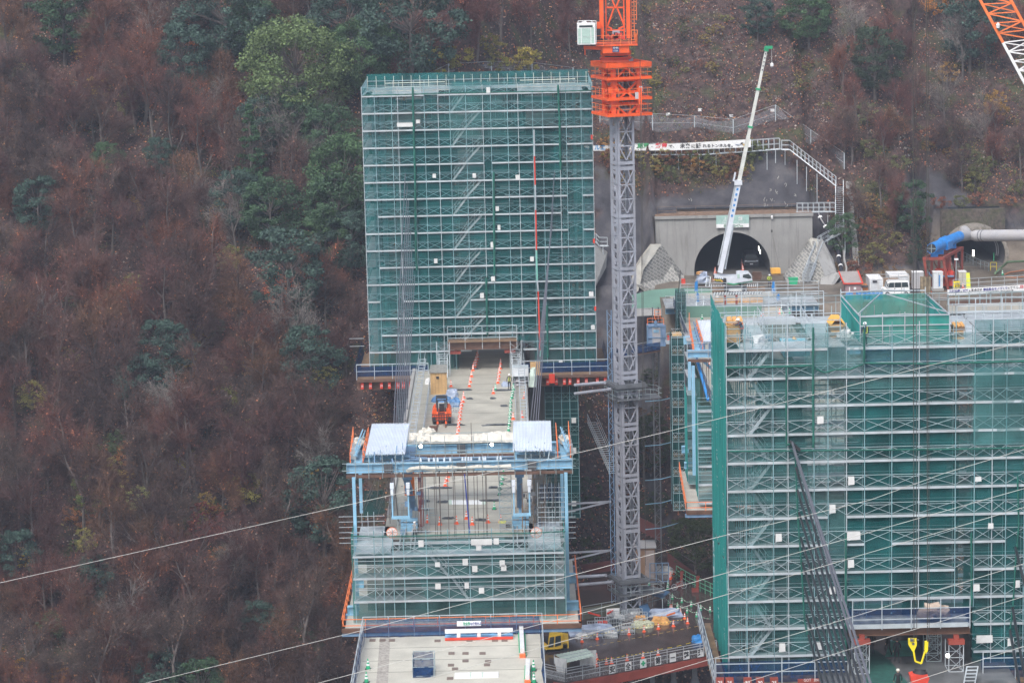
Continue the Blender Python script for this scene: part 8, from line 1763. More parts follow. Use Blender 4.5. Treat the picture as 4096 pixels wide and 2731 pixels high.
for t_,u,v in (('安',2445,2676),('全',2508,2664),('+',2568,2653),('第',2627,2641),('一',2687,2629),('整',2742,2619),('理',2800,2609)):
    q = S(u,v+2).lerp(S(u,v+2),1); f = (u-2262)/(2866-2262); base = e1.lerp(e2,f); y = base.y-.3; nm_ = next(names7); w,h = .82,.98; d = (e2-e1).normalized(); p = base-d*w/2+Vector((0,-.22,0)); p.z = PY(u,v+19,p.y).z
    t = thing('sign_board','white sign board '+(('with black lettering on stage fence, '+nm_) if nm_ else 'with a green cross on the stage fence'),'sign',p)
    m = MB(); m.prism([p,p+d*w,p+d*w+Vector((0,0,h)),p+Vector((0,0,h))],(0,.04,0)); m.build('board',WHITE,t); fr = p+Vector((0,-.01,0)); m = MB()
    for a,b in ((fr,fr+d*w),(fr+Vector((0,0,h)),fr+d*w+Vector((0,0,h))),(fr,fr+Vector((0,0,h))),(fr+d*w,fr+d*w+Vector((0,0,h)))): m.beam(a,b,.03)
    m.build('frame',BL,t)
    if t_ == '+':
        c = p+d*w/2+Vector((0,-.05,h/2)); m = MB(); m.beam(c-d*.25,c+d*.25,.03,.18); m.beam(c-Vector((0,0,.27)),c+Vector((0,0,.27)),.18,.03,up=(0,1,0)); m.build('green_cross',CONEG,t)
    elif t_ == '一': m = MB(); c = p+d*w/2+Vector((0,-.05,h/2)); m.beam(c-d*.27,c+d*.27,.03,.1); m.build('character',BL,t)
    else: text_mb(t_,w*.8,h*.78,BL,'character',t,p+d*w*.1+Vector((0,0,h*.1)),d,(0,0,1),(0,-1,0),.03,.03)
# canopy hut
cn = thing('canopy_hut','small site hut with a pale green sheet roof at the near left stage corner','hut',S(2290,2680)); y0 = S(2270,2690).y; P = [PY(2263,2650,y0),PY(2380,2622,y0),PY(2345,2592,y0+3.3),PY(2217,2617,y0+3.3)]
m = MB(); m.grid(lambda s,t: P[0].lerp(P[1],s).lerp(P[3].lerp(P[2],s),t)+Vector((0,0,.08*math.sin(t*3.14)+.02*math.cos(s*60))),60,6); m.build('sheet_roof',mat('pale green sheet',(.52,.62,.55),.5,bump=.2),cn)
m = MB(); 
for p in P: m.beam((p.x,p.y,ZG),p,.09)
for f in (.3,.6): m.beam(P[0].lerp(P[3],f)+Vector((0,0,.12)),P[1].lerp(P[2],f)+Vector((0,0,.12)),.05)
m.build('posts',GALV,cn); netp(cn,'white_cloth_side',[(P[0].x-.9,y0-.1,ZG),(P[0].x+.1,y0-.1,ZG),(P[0].x+.1,y0-.1,ZG+1.5),(P[0].x-1.2,y0+.4,ZG+1.6)],SHEET,8,4,.15); netp(cn,'white_cloth_side',[(P[0].x+1.5,y0+2.5,ZG),(P[0].x+3.2,y0+2.5,ZG),(P[0].x+3.2,y0+2.5,ZG+1.6),(P[0].x+1.5,y0+2.5,ZG+1.6)],SHEET,8,4,.15)
# excavator
ex = thing('excavator','yellow excavator with dark cab at the left end of the stage','excavator',S(2225,2620)); c = S(2215,2605); X = lambda u,v,dy=0: PY(u,v,c.y+dy)
m = MB(); a,b = X(2180,2622),X(2270,2600); m.box(a.x,b.x,c.y,c.y+3,ZG,ZG+.8); m.build('tracks',BLACK,ex)
m = MB(); m.prism([X(2186,2606),X(2240,2600),X(2275,2590),X(2274,2556),X(2256,2552),X(2190,2592)],(0,2.2,0)); m.build('body',YELLOW,ex)
m = MB(); m.prism([X(2190,2596,-.2),X(2198,2543,-.2),X(2250,2534,-.2),X(2252,2588,-.2),X(2240,2594,-.2)],(0,1.4,0)); cbx = m.build('cab',YELLOW,ex); ORG[cbx.name] = ORG[ex.name]
for P_ in ([(2194,2588),(2200,2548),(2217,2545),(2214,2586)],[(2220,2586),(2222,2544),(2243,2540),(2245,2578)]): m = MB(); m.prism([X(*q,-.24) for q in P_],(0,.03,0)); m.build('window',GLASS,cbx)
m = MB(); m.beam(X(2192,2590),X(2150,2560),.4,.5); m.beam(X(2150,2560),X(2140,2600),.35,.4); m.build('boom',YELLOW,ex); m = MB()
for i in range(5): q = X(2262,2588-i*4,-.03); m.cbox(q,.35,.04,.03)
m.build('grille',BLACK,ex)
# goods on the stage
goods = [('tarp_cover','long pale blue tarp over crates in the near row on the stage','tarp',2378,2538,5.2,1.3,1.15,TARPB),('tarp_cover','long grey tarp over pipes, farthest covered pile on the stage','tarp',2660,2462,3.6,1.6,.8,TARPB),('timber_heap','heap of orange brown boards on the stage','timber',2642,2492,1.9,1.4,.7,TIMBER),('debris_heap','heap of pale yellow-green netting scraps on the stage','debris',2570,2505,2.4,1.2,.6,mat('pale scraps',(.5,.52,.38),.8,0,.6,12,bump=1)),('net_bundle','small bundle of grey netting between the cones','netting',2473,2530,.9,.6,.45,mat('grey netting',(.35,.36,.33),.9,0,.5,10)),('blue_sheet_heap','crumpled vivid blue sheet at the right end of the stage fence','tarp',2795,2565,1.6,1.1,.7,TARPS),('white_sheet_heap','white sheet heap beside the blue cage gate','tarp',2655,2288,3.4,2,.6,SHEET),('tarp_cover','white tarp lump beside the excavator','tarp',2330,2548,1.5,1.2,.5,SHEET)]
for i,(n_,lab,cat,u,v,sx,sy,h,mt) in enumerate(goods): m = MB(); p = S(u,v); m.lump(p,sx,sy,h,15,i,.16); tag(m.build(n_,mt),lab,cat)
def cage(lab,u,v,sx=1.6,sy=1.1,h=.9,mt=None,fill=None):
    p = S(u,v); t = thing('mesh_pallet',lab,'mesh crate',p); m = MB()
    for z in (0,h/2,h):
        for a,b in (((-1,-1),(1,-1)),((1,-1),(1,1)),((1,1),(-1,1)),((-1,1),(-1,-1))): m.beam(p+Vector((a[0]*sx/2,a[1]*sy/2,z)),p+Vector((b[0]*sx/2,b[1]*sy/2,z)),.05)
    for k in range(7):
        for s in (-1,1): x = p.x-sx/2+sx*k/6; m.beam((x,p.y+s*sy/2,p.z),(x,p.y+s*sy/2,p.z+h),.035)
    m.build('wire_frame',mt or GALV,t); m = MB(); m.lump(p+Vector((0,0,.05)),sx*.85,sy*.8,h*.6,10,int(u)); m.build('contents',fill or DUCT,t)
names = ['far left','left','second from left','middle','second from right','right','nearest the exit sign','under the tarp end','behind the scrap heap','behind the tarp']
for i,(u,v,f) in enumerate([(2380,2520,DUCT),(2410,2505,REDB),(2478,2480,SHEET),(2520,2475,DUCT),(2560,2484,TIMBER),(2455,2500,TARPK),(2508,2530,DUCT),(2440,2545,SHEET),(2540,2470,SHEET),(2360,2545,DUCT)]): cage(f'wire mesh crate on the stage, {names[i]} of the crates behind the cones',u,v,fill=f)
for i,(a,b,c_) in enumerate((((2350,2472),(2400,2490),REDB),((2430,2478),(2452,2470),REDB),((2668,2485),(2700,2478),ORAIL))): m = MB(); m.beam(S(*a)+Vector((0,0,.7)),S(*b)+Vector((0,0,.8)),.16); tag(m.build('red_pipe',c_),['long red pipe lying over the crates','short red pipe lying over the crates','orange pipe beside the board heap'][i],'pipe')
sf = thing('screen_fence','olive cloth screen fence on pipes behind the crates','fence',S(2500,2450)); a,b,c_ = S(2330,2478),S(2560,2438),S(2660,2410); m = MB(); rail(m,[a,b,c_],1.5,.04,2.4,(.4,.7)); m.build('pipes',GALVD,sf); netp(sf,'cloth',[a,b,b+Vector((0,0,1.3)),a+Vector((0,0,1.3))],mat('olive cloth',(.12,.125,.09),.8,bump=.4),10,2,.1)
p = PY(2426,2462,S(2440,2468).y-.3); m = MB(); m.prism([p,p+Vector((1.45,.2,.0)),p+Vector((1.45,.2,.8)),p+Vector((0,0,.78))],(0,.05,0)); t = thing('notice_board','white notice board with a round diagram on the screen fence','sign',p); m.build('board',WHITE,t); m = MB(); q = p+Vector((.36,-.02,.4)); 
for k in range(16): a0 = k/16*6.283; a1 = (k+1)/16*6.283; m.beam(q+Vector((.24*math.cos(a0),0,.24*math.sin(a0))),q+Vector((.24*math.cos(a1),0,.24*math.sin(a1))),.03)
m.build('round_diagram',GALVD,t)
m = MB(); p = S(2580,2395,1.9); m.prism([S(2590,2345,1.8),S(2680,2368,1.8),S(2650,2392,1.8),S(2570,2368,1.8)],(0,0,.1)); t = thing('blue_canopy','flat dark blue canopy roof on posts beside the crane mast foot','canopy',S(2630,2400)); m.build('roof',mat('dark blue sheet',(.06,.13,.24),.5),t); m = MB()
for u,v in ((2590,2345),(2680,2368),(2650,2392),(2570,2368)): q = S(u,v,1.8); m.beam(q,q-Vector((0,0,1.8)),.08)
m.build('posts',GALVD,t)
t = thing('blue_stair_cover','small blue sheeted stair descending beside the screen fence','stairs',S(2560,2420)); m = MB(); m.prism([S(2555,2425,1),S(2590,2415,1),S(2612,2462),S(2580,2470)],(0,0,.08)); m.build('sheet',MAT['dark blue sheet'],t)
bh = thing('stage_shed','brown plywood shed with pale roof beside the hoist mast foot','shed',S(2580,2310)); p,q = PY(2545,2265,300),PY(2620,2190,300); m = MB(); m.box(p.x,q.x,300,303,ZG,q.z); m.build('walls',mat('shed brown',(.26,.16,.10),.7,0,.1),bh); m = MB(); m.box(p.x-.15,q.x+.15,299.8,303.2,q.z,q.z+.15); m.build('roof',DUCT,bh); m = MB(); m.box(p.x+1.0,q.x-.1,299.9,299.98,ZG+.2,q.z-.3); m.build('shutter',mat('shutter taupe',(.33,.27,.25),.6),bh)
gt = thing('cage_gate','dusty blue wire cage gate at the foot of the hoist mast','gate',S(2635,2330)); p,q = PY(2600,2326,292),PY(2674,2250,292); m = MB()
for i in range(4): x = lerp(p.x,q.x,i/3); m.beam((x,292,p.z),(x,292,q.z),.09)
for f in (0,.5,1): m.beam((p.x,292,lerp(p.z,q.z,f)),(q.x,292,lerp(p.z,q.z,f)),.07)
m.build('frame',SKYBD,gt); netp(gt,'mesh',[(p.x,292.1,p.z),(q.x,292.1,p.z),(q.x,292.1,q.z),(p.x,292.1,q.z)],NETC)
gf = thing('green_fence','green pipe mesh fence along the far right side of the stage','fence',S(2770,2380)); a,b,c_ = S(2706,2312),S(2760,2345),S(2862,2392); m = MB(); rail(m,[a,b,c_],1.5,.04,1.2,(.33,.66)); m.build('pipes',mat('green fence paint',(.12,.38,.25),.5),gf); netp(gf,'mesh',[b,c_,c_+Vector((0,0,1.4)),b+Vector((0,0,1.4))],NETF)
for i,(p0,p1,h) in enumerate((((2300,2262),(2460,2240),1.2),((2545,2062),(2640,2108),1.6),((2670,2210),(2780,2290),1.4))): a,b = (PY(*p0,302),PY(*p1,302)); m = MB(); m.prism([a-Vector((0,0,h)),b-Vector((0,0,h)),b,a],(0,.3,0)); tag(m.build('red_wall',mat('dull dark red steel',(.10,.025,.022),.7)),['dark red steel wall behind the lower left ties of the mast','red steel ramp side right of the mast','dark red barrier wall behind the hoist mast foot'][i],'wall')
for i,(u,v) in enumerate(((2788,2345),(2724,2325))): p = S(u,v+20); m = MB(); m.beam(p,p+Vector((.1,0,1.6)),.3,.22); m.cbox(p+Vector((-.2,0,0)),.8,.5,.4); m.cbox(p+Vector((.1,0,1.6)),.4,.3,.2); tag(m.build('red_pump',RED),['tall red pump stand by the green fence','small red stand beside the bicycle'][i],'machine')
bi = thing('bicycle','bicycle parked beside the green fence on the stage','bicycle',S(2710,2355)); b0 = S(2698,2358); b1 = S(2735,2352); 
for q in (b0,b1):
    m = MB(); c_ = q+Vector((0,0,.33))
    for k in range(18): a0 = k/18*6.283; a1 = (k+1)/18*6.283; m.beam(c_+Vector((.33*math.cos(a0),0,.33*math.sin(a0))),c_+Vector((.33*math.cos(a1),0,.33*math.sin(a1))),.05)
    for k in range(4): a0 = k/4*3.14; m.beam(c_-Vector((.31*math.cos(a0),0,.31*math.sin(a0))),c_+Vector((.31*math.cos(a0),0,.31*math.sin(a0))),.015)
    m.build('wheel',GALV,bi)
m = MB(); c0,c1 = b0+Vector((0,0,.33)),b1+Vector((0,0,.33)); s_ = c0.lerp(c1,.35)+Vector((0,0,.5)); h_ = c0.lerp(c1,.85)+Vector((0,0,.6)); bb = c0.lerp(c1,.45)
for a,b in ((c0,bb),(bb,s_),(c0,s_),(bb,h_),(s_,h_),(c1,h_),(h_,h_+Vector((-.05,0,.15)))): m.beam(a,b,.04)
m.cbox(s_,.25,.12,.06); m.beam(h_+Vector((-.05,-.25,.15)),h_+Vector((-.05,.25,.15)),.03); m.build('frame',GALVD,bi)

# ================================================================ cones
def cone_proto(col,lab):
    t = thing('traffic_cone',lab,'traffic cone'); m = MB(); m.box(-.19,.19,-.19,.19,0,.035); m.build('base',BLACK if col is CONEG else col,t); m = MB(); m.lathe((0,0,.035),[(.15,0),(.03,.67),(.025,.68)],12); m.build('body',col,t)
    for z0,z1 in ((.22,.34),(.44,.54)): m = MB(); r = lambda z: .155-.178*z; m.lathe((0,0,.035),[(r(z0)+.004,z0),(r(z1)+.004,z1)],12); m.build('white_band',WHITE,t)
    return t
co,cg_ = cone_proto(CONEO,'orange cone'),cone_proto(CONEG,'green cone'); used = set()
def cones(kind,pts,Z,lab,s=1.0):
    src = co if kind == 'o' else cg_
    for u,v in pts:
        p = PZ(u,v,Z)
        if src.name in used: o = dup(src,p,random.uniform(-.3,.3))
        else: o = src; used.add(src.name); o.location = p
        o.scale = (s,s,s); o['label'] = lab; o['group'] = lab
z2 = lambda L: [(1400+x*.4464,900+y*.4464) for x,y in L]; z3 = lambda L: [(1350+x*.4464,1600+y*.4464) for x,y in L]; z4 = lambda L: [(2100+x*.3401,2300+y*.3401) for x,y in L]; z5 = lambda L: [(2100+x*.3827,1900+y*.3827) for x,y in L]
cones('o',z2([(1143,1170),(1135,1195),(1127,1225),(1118,1250),(1108,1280),(1103,1305),(1090,1360),(1078,1410),(1070,1448)])+z3([(1125,20),(1112,52),(1105,80),(1100,110),(1098,142),(1095,175),(1088,212),(1084,245),(1080,278),(1075,310),(990,690),(980,728),(965,772)])+[(1901+i*3,1470-i*11) for i in range(4)],.0,'orange cone with white bands in the long row left of the far deck centre')
cones('o',z2([(1350,1250),(1347,1290),(1338,1325),(1333,1360),(1328,1390),(1325,1418)]),0,'orange cone in the short row right side inside the far road opening')
cones('g',z2([(1458,1508),(1455,1530),(1450,1555)])+z3([(1553,30),(1551,62),(1549,95),(1545,130),(1544,165),(1541,197),(1538,232),(1533,278),(1488,672),(1478,715),(1470,755),(1455,800),(1452,850)]),0,'green cone with white bands in the row along the right of the far deck')
for (k,pt),lab in zip([('g',(1305,1480)),('g',(1465,1480)),('o',(905,1448)),('o',(1018,1550)),('o',(1285,1510)),('o',(1562,1550))],['lone green cone left of the worker near the storage booth','green cone right beside the standing worker','orange cone beside the tan hut','orange cone beside the dark cloth below the tan hut','orange cone in the middle of the deck near the worker','orange cone below the storage booth at the right']): cones(k,z2([pt]),0,lab)
cones('o',z3([(1575,172),(1655,155)]),0,'orange cone standing right of the green cone row on the far deck'); cones('g',z3([(1405,978)]),0,'leaning green cone beside the pipe fence under the blue gantry')
cones('o',z3([(805,1097),(918,1115),(1067,1108),(1155,1065),(1208,1115),(1348,1097),(1462,1088)]),0,'orange cone in the row across the wet deck end under the blue gantry')
cones('g',[(1350+262*.4677,2200+1015*.4677),(1350+248*.4677,2200+1128*.4677)],0,'green cone at the left edge of the near bridge slab',1.08); cones('g',[(1350+1678*.4677,2200+1027*.4677),(1350+1682*.4677,2200+1132*.4677)],0,'green cone at the right edge of the near bridge slab',1.08)
cones('o',z4([(670,783),(850,750),(1030,718),(1225,695),(1400,662),(1570,630),(1745,598),(1912,565)]),ZG,'orange cone in the front row along the goods on the stage')
cones('o',z4([(1878,510),(1830,457),(1707,410),(1728,410)]),ZG,'orange cone beside the green cones near the grey tarp'); cones('o',z4([(840,1060),(958,1040),(1018,1035),(1200,998),(1388,970),(1565,935),(845,990)]),ZG,'orange cone in the row just behind the sign board fence')
cones('g',z4([(1677,165),(1733,282),(1845,325),(1955,368),(2067,412),(2177,430)]),ZG,'green cone in the farther of two roped rows on the stage'); cones('g',z4([(1687,355),(1793,387),(1907,443),(2018,490),(1800,438)]),ZG,'green cone in the nearer of two roped rows on the stage')
cones('o',z5([(1595,985),(1555,1030),(1525,1072),(1515,1085),(1217,1085),(1193,960)]),ZG,'small orange cone far back on the stage near the cage gate'); cones('g',z5([(1492,1190),(1495,1150),(1297,1150)]),ZG,'small green cone far back on the stage near the cage gate')
for k,u,v,Z,lab in (('g',2818,1262,0,'green cone nearest the blue fence on the right bridge deck'),('g',2808,1277,0,'middle green cone of three on the right bridge deck'),('g',2803,1292,0,'lowest green cone of three on the right bridge deck'),('o',2837,1470,0,'orange cone on the right deck under the second gantry beam'),('o',3033,1163,0,'orange cone beside the mobile crane outrigger'),('o',3721,1168,0,'small orange cone beside the camouflage sheet'),('o',3852,1152,0,'orange cone beside the hazard-striped box'),('g',4010,1100,0,'green cone beside the mossy pipe'),('o',3119,1258,4,'orange cone seen on top of the near tower left of the ladder'),('g',3126,1258,4,'green cone next to the orange one above the near tower'),('g',3158,1256,4,'green cone right of the pair above the near tower'),('o',3050,1262,4,'small orange cone left of the pair above the near tower')): cones(k,[(u,v)],Z,lab)
cones('o',[(2856+i*.8,1118-i*5) for i in range(7)],0,'cone in the dim row on the left inside the tunnel'); cones('o',[(2972-i*.9,1085-i*6) for i in range(6)],0,'cone in the dim row on the right inside the tunnel')
def rope(pts,Z,r,lab,sag=.25,mt=None):
    m = MB()
    for a,b in zip(pts,pts[1:]):
        a,b = PZ(*a,Z),PZ(*b,Z); n = 8
        for i in range(n):
            f = lambda t: a.lerp(b,t)-Vector((0,0,sag*math.sin(t*math.pi)))
            m.cur = i % 2; m.tube(f(i/n),f((i+1)/n),r,4,caps=False)
    tag(m.build('striped_rope',mt or [ROPE,CONEG]),lab,'rope')
rope(z4([(1520,135),(1677,190),(1733,222),(1845,265),(1955,305),(2067,350),(2230,415)]),ZG+.65,.03,'green and white rope strung along the farther green cones'); rope(z4([(1660,280),(1793,330),(1907,383),(2018,430),(2180,510)]),ZG+.65,.03,'green and white rope strung along the nearer green cones')
rope(z4([(670,715),(850,685),(1030,650),(1225,625),(1400,595),(1570,560),(1745,530),(1912,500)]),ZG+.6,.025,'yellow and black rope along the front row of orange cones',.1,[YELLOWB,BLACK]); rope(z4([(840,990),(958,975),(1200,935),(1388,905),(1565,870),(2000,775)]),ZG+.6,.025,'yellow and black rope behind the sign board fence',.1,[YELLOWB,BLACK])

# ================================================================ things on the far deck and near slab
ht = thing('tan_hut','tan plywood hut with a grey corrugated roof on the far deck','hut',PZ(1757,1575)); y = PZ(1757,1577).y; a,b = PY(1723,1577,y),PY(1786,1490,y); m = MB(); m.box(a.x,b.x,y,y+2,0,b.z); m.build('walls',PLYB,ht); m = MB(); m.prism([(a.x-.08,y-.15,b.z),(b.x+.08,y-.15,b.z-.0),(b.x+.05,y+2.3,b.z+.35),(a.x-.02,y+2.3,b.z+.35)],(0,0,.1)); m.build('roof',mat('hut roof',(.24,.24,.22),.6,0,.25,4),ht); m = MB(); m.cbox(((a.x+b.x)/2-.1,y-.05,b.z-.65),.3,.08,.28); m.build('wall_lamp',BLACK,ht)
m = MB(); 
for k in range(5): x = lerp(a.x,b.x,(k+.5)/5); m.box(x-.01,x+.01,y-.012,y-.002,.05,b.z-.05)
m.build('board_gaps',WOODD,ht)
sb = thing('storage_booth','silver storage booth with a roller shutter and shelves at the right of the far deck','storage',PZ(2083,1548)); y = PZ(2083,1548).y; a,b = PY(2051,1548,y),PY(2114,1473,y); m = MB(); m.box(a.x,a.x+.06,y,y+1.3,0,b.z); m.box(b.x-.06,b.x,y,y+1.3,0,b.z); m.box(a.x,b.x,y,y+1.4,b.z,b.z+.15); m.box(a.x,b.x,y+1.2,y+1.3,0,b.z); m.build('casing',PLANK,sb); m = MB(); m.box(a.x+.06,b.x-.06,y+.01,y+.06,b.z-.85,b.z); m.build('shutter',CONT,sb); m = MB(); m.box(a.x+.07,b.x-.07,y+.1,y+1.2,.55,.6); m.lump(((a.x+b.x)/2-.3,y+.5,.6),.5,.5,.3,9,2); m.lump(((a.x+b.x)/2,y+.5,0),1.2,.7,.4,9,3); m.build('shelf_goods',DUCT,sb)
p = PZ(2140,1500); m = MB(); m.box(p.x-.5,p.x+.6,p.y,p.y+1,0,1.3); tag(m.build('orange_cabinet',PLYB),'orange brown cabinet right of the storage booth','cabinet')
for i,(u,v,sx,sy,h,mt,lab) in enumerate([(1808,1585,1.3,1.0,.8,TARPB,'grey plastic-wrapped bundle below the tan hut'),(1765,1605,2.0,1.0,.6,mat('blue sheet',(.10,.22,.42),.5,bump=.6),'blue tarp over pallets left of the forklift'),(1820,1625,1.2,1.3,.9,MAT['blue sheet'],'blue wrapped load right of the forklift'),(2022,1545,.9,.7,.5,TARPB,'grey bag heap beside the worker'),(2132,1545,.9,.9,1.9,mat('pale green sheet',(.52,.62,.55),.5),'pale green covered machine by the right stair'),(1712,1535,.6,.5,.6,SHEET,'white sack left of the tan hut'),(1722,1730,1.1,.8,.4,CREAM,'white tarp bundle behind the gantry canvas')]): m = MB(); m.lump(PZ(u,v),sx,sy,h,12,i+40,.15); tag(m.build('tarp_bundle',mt),lab,'tarp')
p = PZ(1815,1650); cages = thing('mesh_pallet','small wire crate standing right of the forklift','mesh crate',p); m = MB()
for z in (0,.4,.8): 
    for s in (0,.8): m.beam(p+Vector((-.6,s,z)),p+Vector((.6,s,z)),.05)
for k in range(6): m.beam(p+Vector((-.6+k*.24,0,0)),p+Vector((-.6+k*.24,0,.8)),.04)
m.build('wire_frame',GALV,cages)
fk = thing('forklift','orange forklift facing the camera with its forks lowered on the far deck','forklift',PZ(1767,1705)); y = PZ(1767,1700).y; F = lambda u,v,d=0: PY(u,v,y+d); cx = F(1767,1700).x
m = MB(); m.prism([(cx-.95,y+.5,.35),(cx+.95,y+.5,.35),(cx+.95,y+.5,1.25),(cx+.8,y+.5,1.55),(cx+.5,y+.5,1.6),(cx+.45,y+.5,1.1),(cx-.45,y+.5,1.1),(cx-.5,y+.5,1.6),(cx-.8,y+.5,1.55),(cx-.95,y+.5,1.25)],(0,2.6,0)); m.build('body',ORANGE,fk)
for s in (-1,1):
    m = MB(); m.lathe((cx+s*.78-.15,y+.75,.42),[(.38,0),(.42,.05),(.42,.28),(.38,.32)],14,(1,0,0)); w = m.build('wheel',BLACK,fk)
    m = MB(); m.box(cx+s*.42-.09,cx+s*.42+.09,y+.2,y+.3,.1,1.3); m.build('fork_arm',CONEO,fk); m = MB(); m.box(cx+s*.42-.08,cx+s*.42+.08,y-1.3,y+.2,.04,.1); m.build('fork',RUST,fk)
m = MB()
for s in (-1,1): m.box(cx+s*.38-.07,cx+s*.38+.07,y+.32,y+.47,.1,2.5); m.beam((cx+s*.55,y+.9,1.5),(cx+s*.5,y+1.1,2.5),.08); m.beam((cx+s*.55,y+2.6,1.5),(cx+s*.5,y+2.5,2.5),.08)
m.box(cx-.45,cx+.45,y+.32,y+.45,2.4,2.5); m.box(cx-.45,cx+.45,y+.3,y+.4,1.15,1.22); m.build('mast',BLACK,fk); m = MB()
for z in (.45,.75,1.05): m.box(cx-.95,cx+.95,y+.14,y+.2,z-.04,z+.04)
for k in range(9): x = cx-.95+k*.2375; m.box(x-.02,x+.02,y+.13,y+.19,.45,1.05)
m.build('load_backrest',BLACK,fk); m = MB(); m.box(cx-.55,cx+.55,y+1.0,y+2.6,2.5,2.56); m.build('overhead_guard',BLACK,fk); m = MB(); m.cbox((cx,y+1.7,1.1),.5,.6,.7); m.build('seat',BLACK,fk)
m = MB(); p = PZ(1725,1725)
for k in range(5): m.beam(p+Vector((-.3+k*.18,-1.2,.1)),p+Vector((-.2+k*.18,1.2,.12)),.16)
for k in range(4): m.beam(p+Vector((-.2+k*.18,-1.1,.27)),p+Vector((-.1+k*.18,1.1,.28)),.16)
tag(m.build('beam_pile',RUST),'small pile of rusty beams in front of the forklift','beams')
for i,(u,v,w) in enumerate([(1858,1560,1.2),(1815,1561,.8),(2010,1562,1.6),(1878,1595,.5),(1972,1594,.5),(1985,1700,2.2),(1820,1700,1.6),(2017,1624,.6),(1760,1953,1.6),(1700,2005,.6),(1772,2008,.8),(1965,2003,1.4),(1690,2040,.9),(1797,2073,.8),(1925,2080,.9),(1667,2103,.8),(1690,2128,1.0),(2045,2103,.9),(1900,1475,.9),(2100,2075,.5),(1975,1950,.6)]):
    m = MB(); m.lump(PZ(u,v),w*1.2,.55,.12,11,i+70,.4); tag(m.build('cloth_scrap',TARPK),'dark crumpled cloth lying flat on the far bridge deck','cloth','dark cloths on the far deck')
m = MB(); a,b,c_,d_ = PZ(1800,2018),PZ(1936,2018),PZ(1936,2000),PZ(1798,2000); m.poly([p+Vector((0,0,.02)) for p in (a,b,c_,d_)]); m.build; t = thing('white_mat','white mat with pale green ends lying across the far deck','mat',a); m.build('sheet',WHITE,t); m = MB()
for p,q in ((a,d_),(b,c_)): m.beam(p+Vector((0,0,.03)),q+Vector((0,0,.03)),.35,.02)
m.build('green_ends',MAT['pale green sheet'],t)
p = PZ(2010,2110); m = MB(); m.cbox(p,.55,.5,.45); t = thing('yellow_box','pale yellow box with a grey base near the right deck corner','box',p); m.build('base',DUCT,t); m = MB(); m.cbox(p+Vector((0,0,.45)),.62,.55,.12); m.build('lid',mat('pale yellow',(.75,.75,.2),.5),t)
# near slab furniture
nf = thing('blue_net_fence','blue netted pipe fence round three sides of the near bridge slab','fence',(-4.8,180,0)); m = MB(); rail(m,[(BX0-.2,130,0),(BX0-.2,189.6,0)],1.4,.035,2,(.5,)); rail(m,[(BX0-.2,189.7,0),(BX1+.2,189.7,0)],1.5,.035,1.85,(.5,.75)); rail(m,[(BX1+.2,189.6,0),(BX1+.2,130,0)],1.4,.035,2,(.5,)); m.build('pipes',GALV,nf)
for P_ in ([(BX0-.1,130,0),(BX0-.1,189.5,0),(BX0-.1,189.5,1.25),(BX0-.1,130,1.25)],[(BX0,189.5,0),(BX1,189.5,0),(BX1,189.5,1.35),(BX0,189.5,1.35)],[(BX1+.1,130,0),(BX1+.1,189.5,0),(BX1+.1,189.5,1.25),(BX1+.1,130,1.25)]): netp(nf,'blue_net',P_,NETB,30,3,.2)
p,q = PY(1828,2502,189.3),PY(1924,2480,189.3); bnr = thing('safety_banner','small white banner with green and navy lettering on the blue fence of the near slab','banner',p); m = MB(); m.box(p.x,q.x,189.2,189.25,p.z,q.z); m.build('cloth',WHITE,bnr); x = p.x+.45
text_mb('安全帯',.5,.27,CONEG,'lettering',bnr,(x,189.18,p.z+.06),(1,0,0),(0,0,1),(0,-1,0),bold=.02); text_mb('を使用せよ',.78,.25,NAVYI,'lettering',bnr,(x+.52,189.18,p.z+.06),(1,0,0),(0,0,1),(0,-1,0),bold=.02)
p,q = PY(1780,2534,188.6),PY(2051,2512,188.6); t = thing('guard_beam','white steel guard beam lying across the end of the near slab','barrier',p); m = MB(); m.box(p.x,q.x,188.5,188.8,p.z+.05,q.z); m.beam((p.x,188.45,(p.z+q.z)/2),(q.x,188.45,(p.z+q.z)/2),.08,.12); m.build('beam',WHITE,t); m = MB()
for k in range(3): m.cbox((lerp(p.x,q.x,.2+k*.3),188.6,0),.25,.3,p.z+.1)
m.build('feet',WHITE,t); m = MB(); m.box(p.x,q.x,188.2,188.35,.03,.2); m.build('red_strip',REDB,t)
m = MB(); a,b = PZ(1780,2556),PZ(2052,2554); m.grid(lambda s,t_: a.lerp(b,s)+Vector((0,t_*1.2,.08+.12*mnoise.noise(Vector((s*9,t_*2,3))))),20,4); tag(m.build('blue_ground_sheet',mat('light blue film',(.25,.5,.75),.3,bump=.5)),'light blue plastic film lying in front of the white guard beam','tarp')
m = MB(); a = PZ(1818,2714); b = PZ(1994,2688); m.box(a.x,b.x,a.y,b.y,.01,.06); t = thing('form_sheet','long white panel with green tape lying on the near slab','panel',a); m.build('panel',WHITE,t); m = MB(); x = PZ(1885,2700).x; y = b.y
for x in (PZ(1882,2700).x,PZ(1930,2700).x): m.box(x-.06,x+.06,a.y,y,.062,.07)
m.build('green_tape',MAT['pale green sheet'],t)
t = thing('net_cart','blue netted box frame standing on the near slab','net cart',PZ(1690,2710)); y = PZ(1690,2708).y; a,b = PY(1652,2708,y),PY(1736,2640,y); m = MB()
for x in (a.x,b.x): 
    for yy in (y,y+1.8): m.beam((x,yy,0),(x,yy,1.35),.05)
for z in (.1,.75,1.35): 
    for yy in (y,y+1.8): m.beam((a.x,yy,z),(b.x,yy,z),.045)
    for x in (a.x,b.x): m.beam((x,y,z),(x,y+1.8,z),.045)
m.build('frame',GALVD,t)
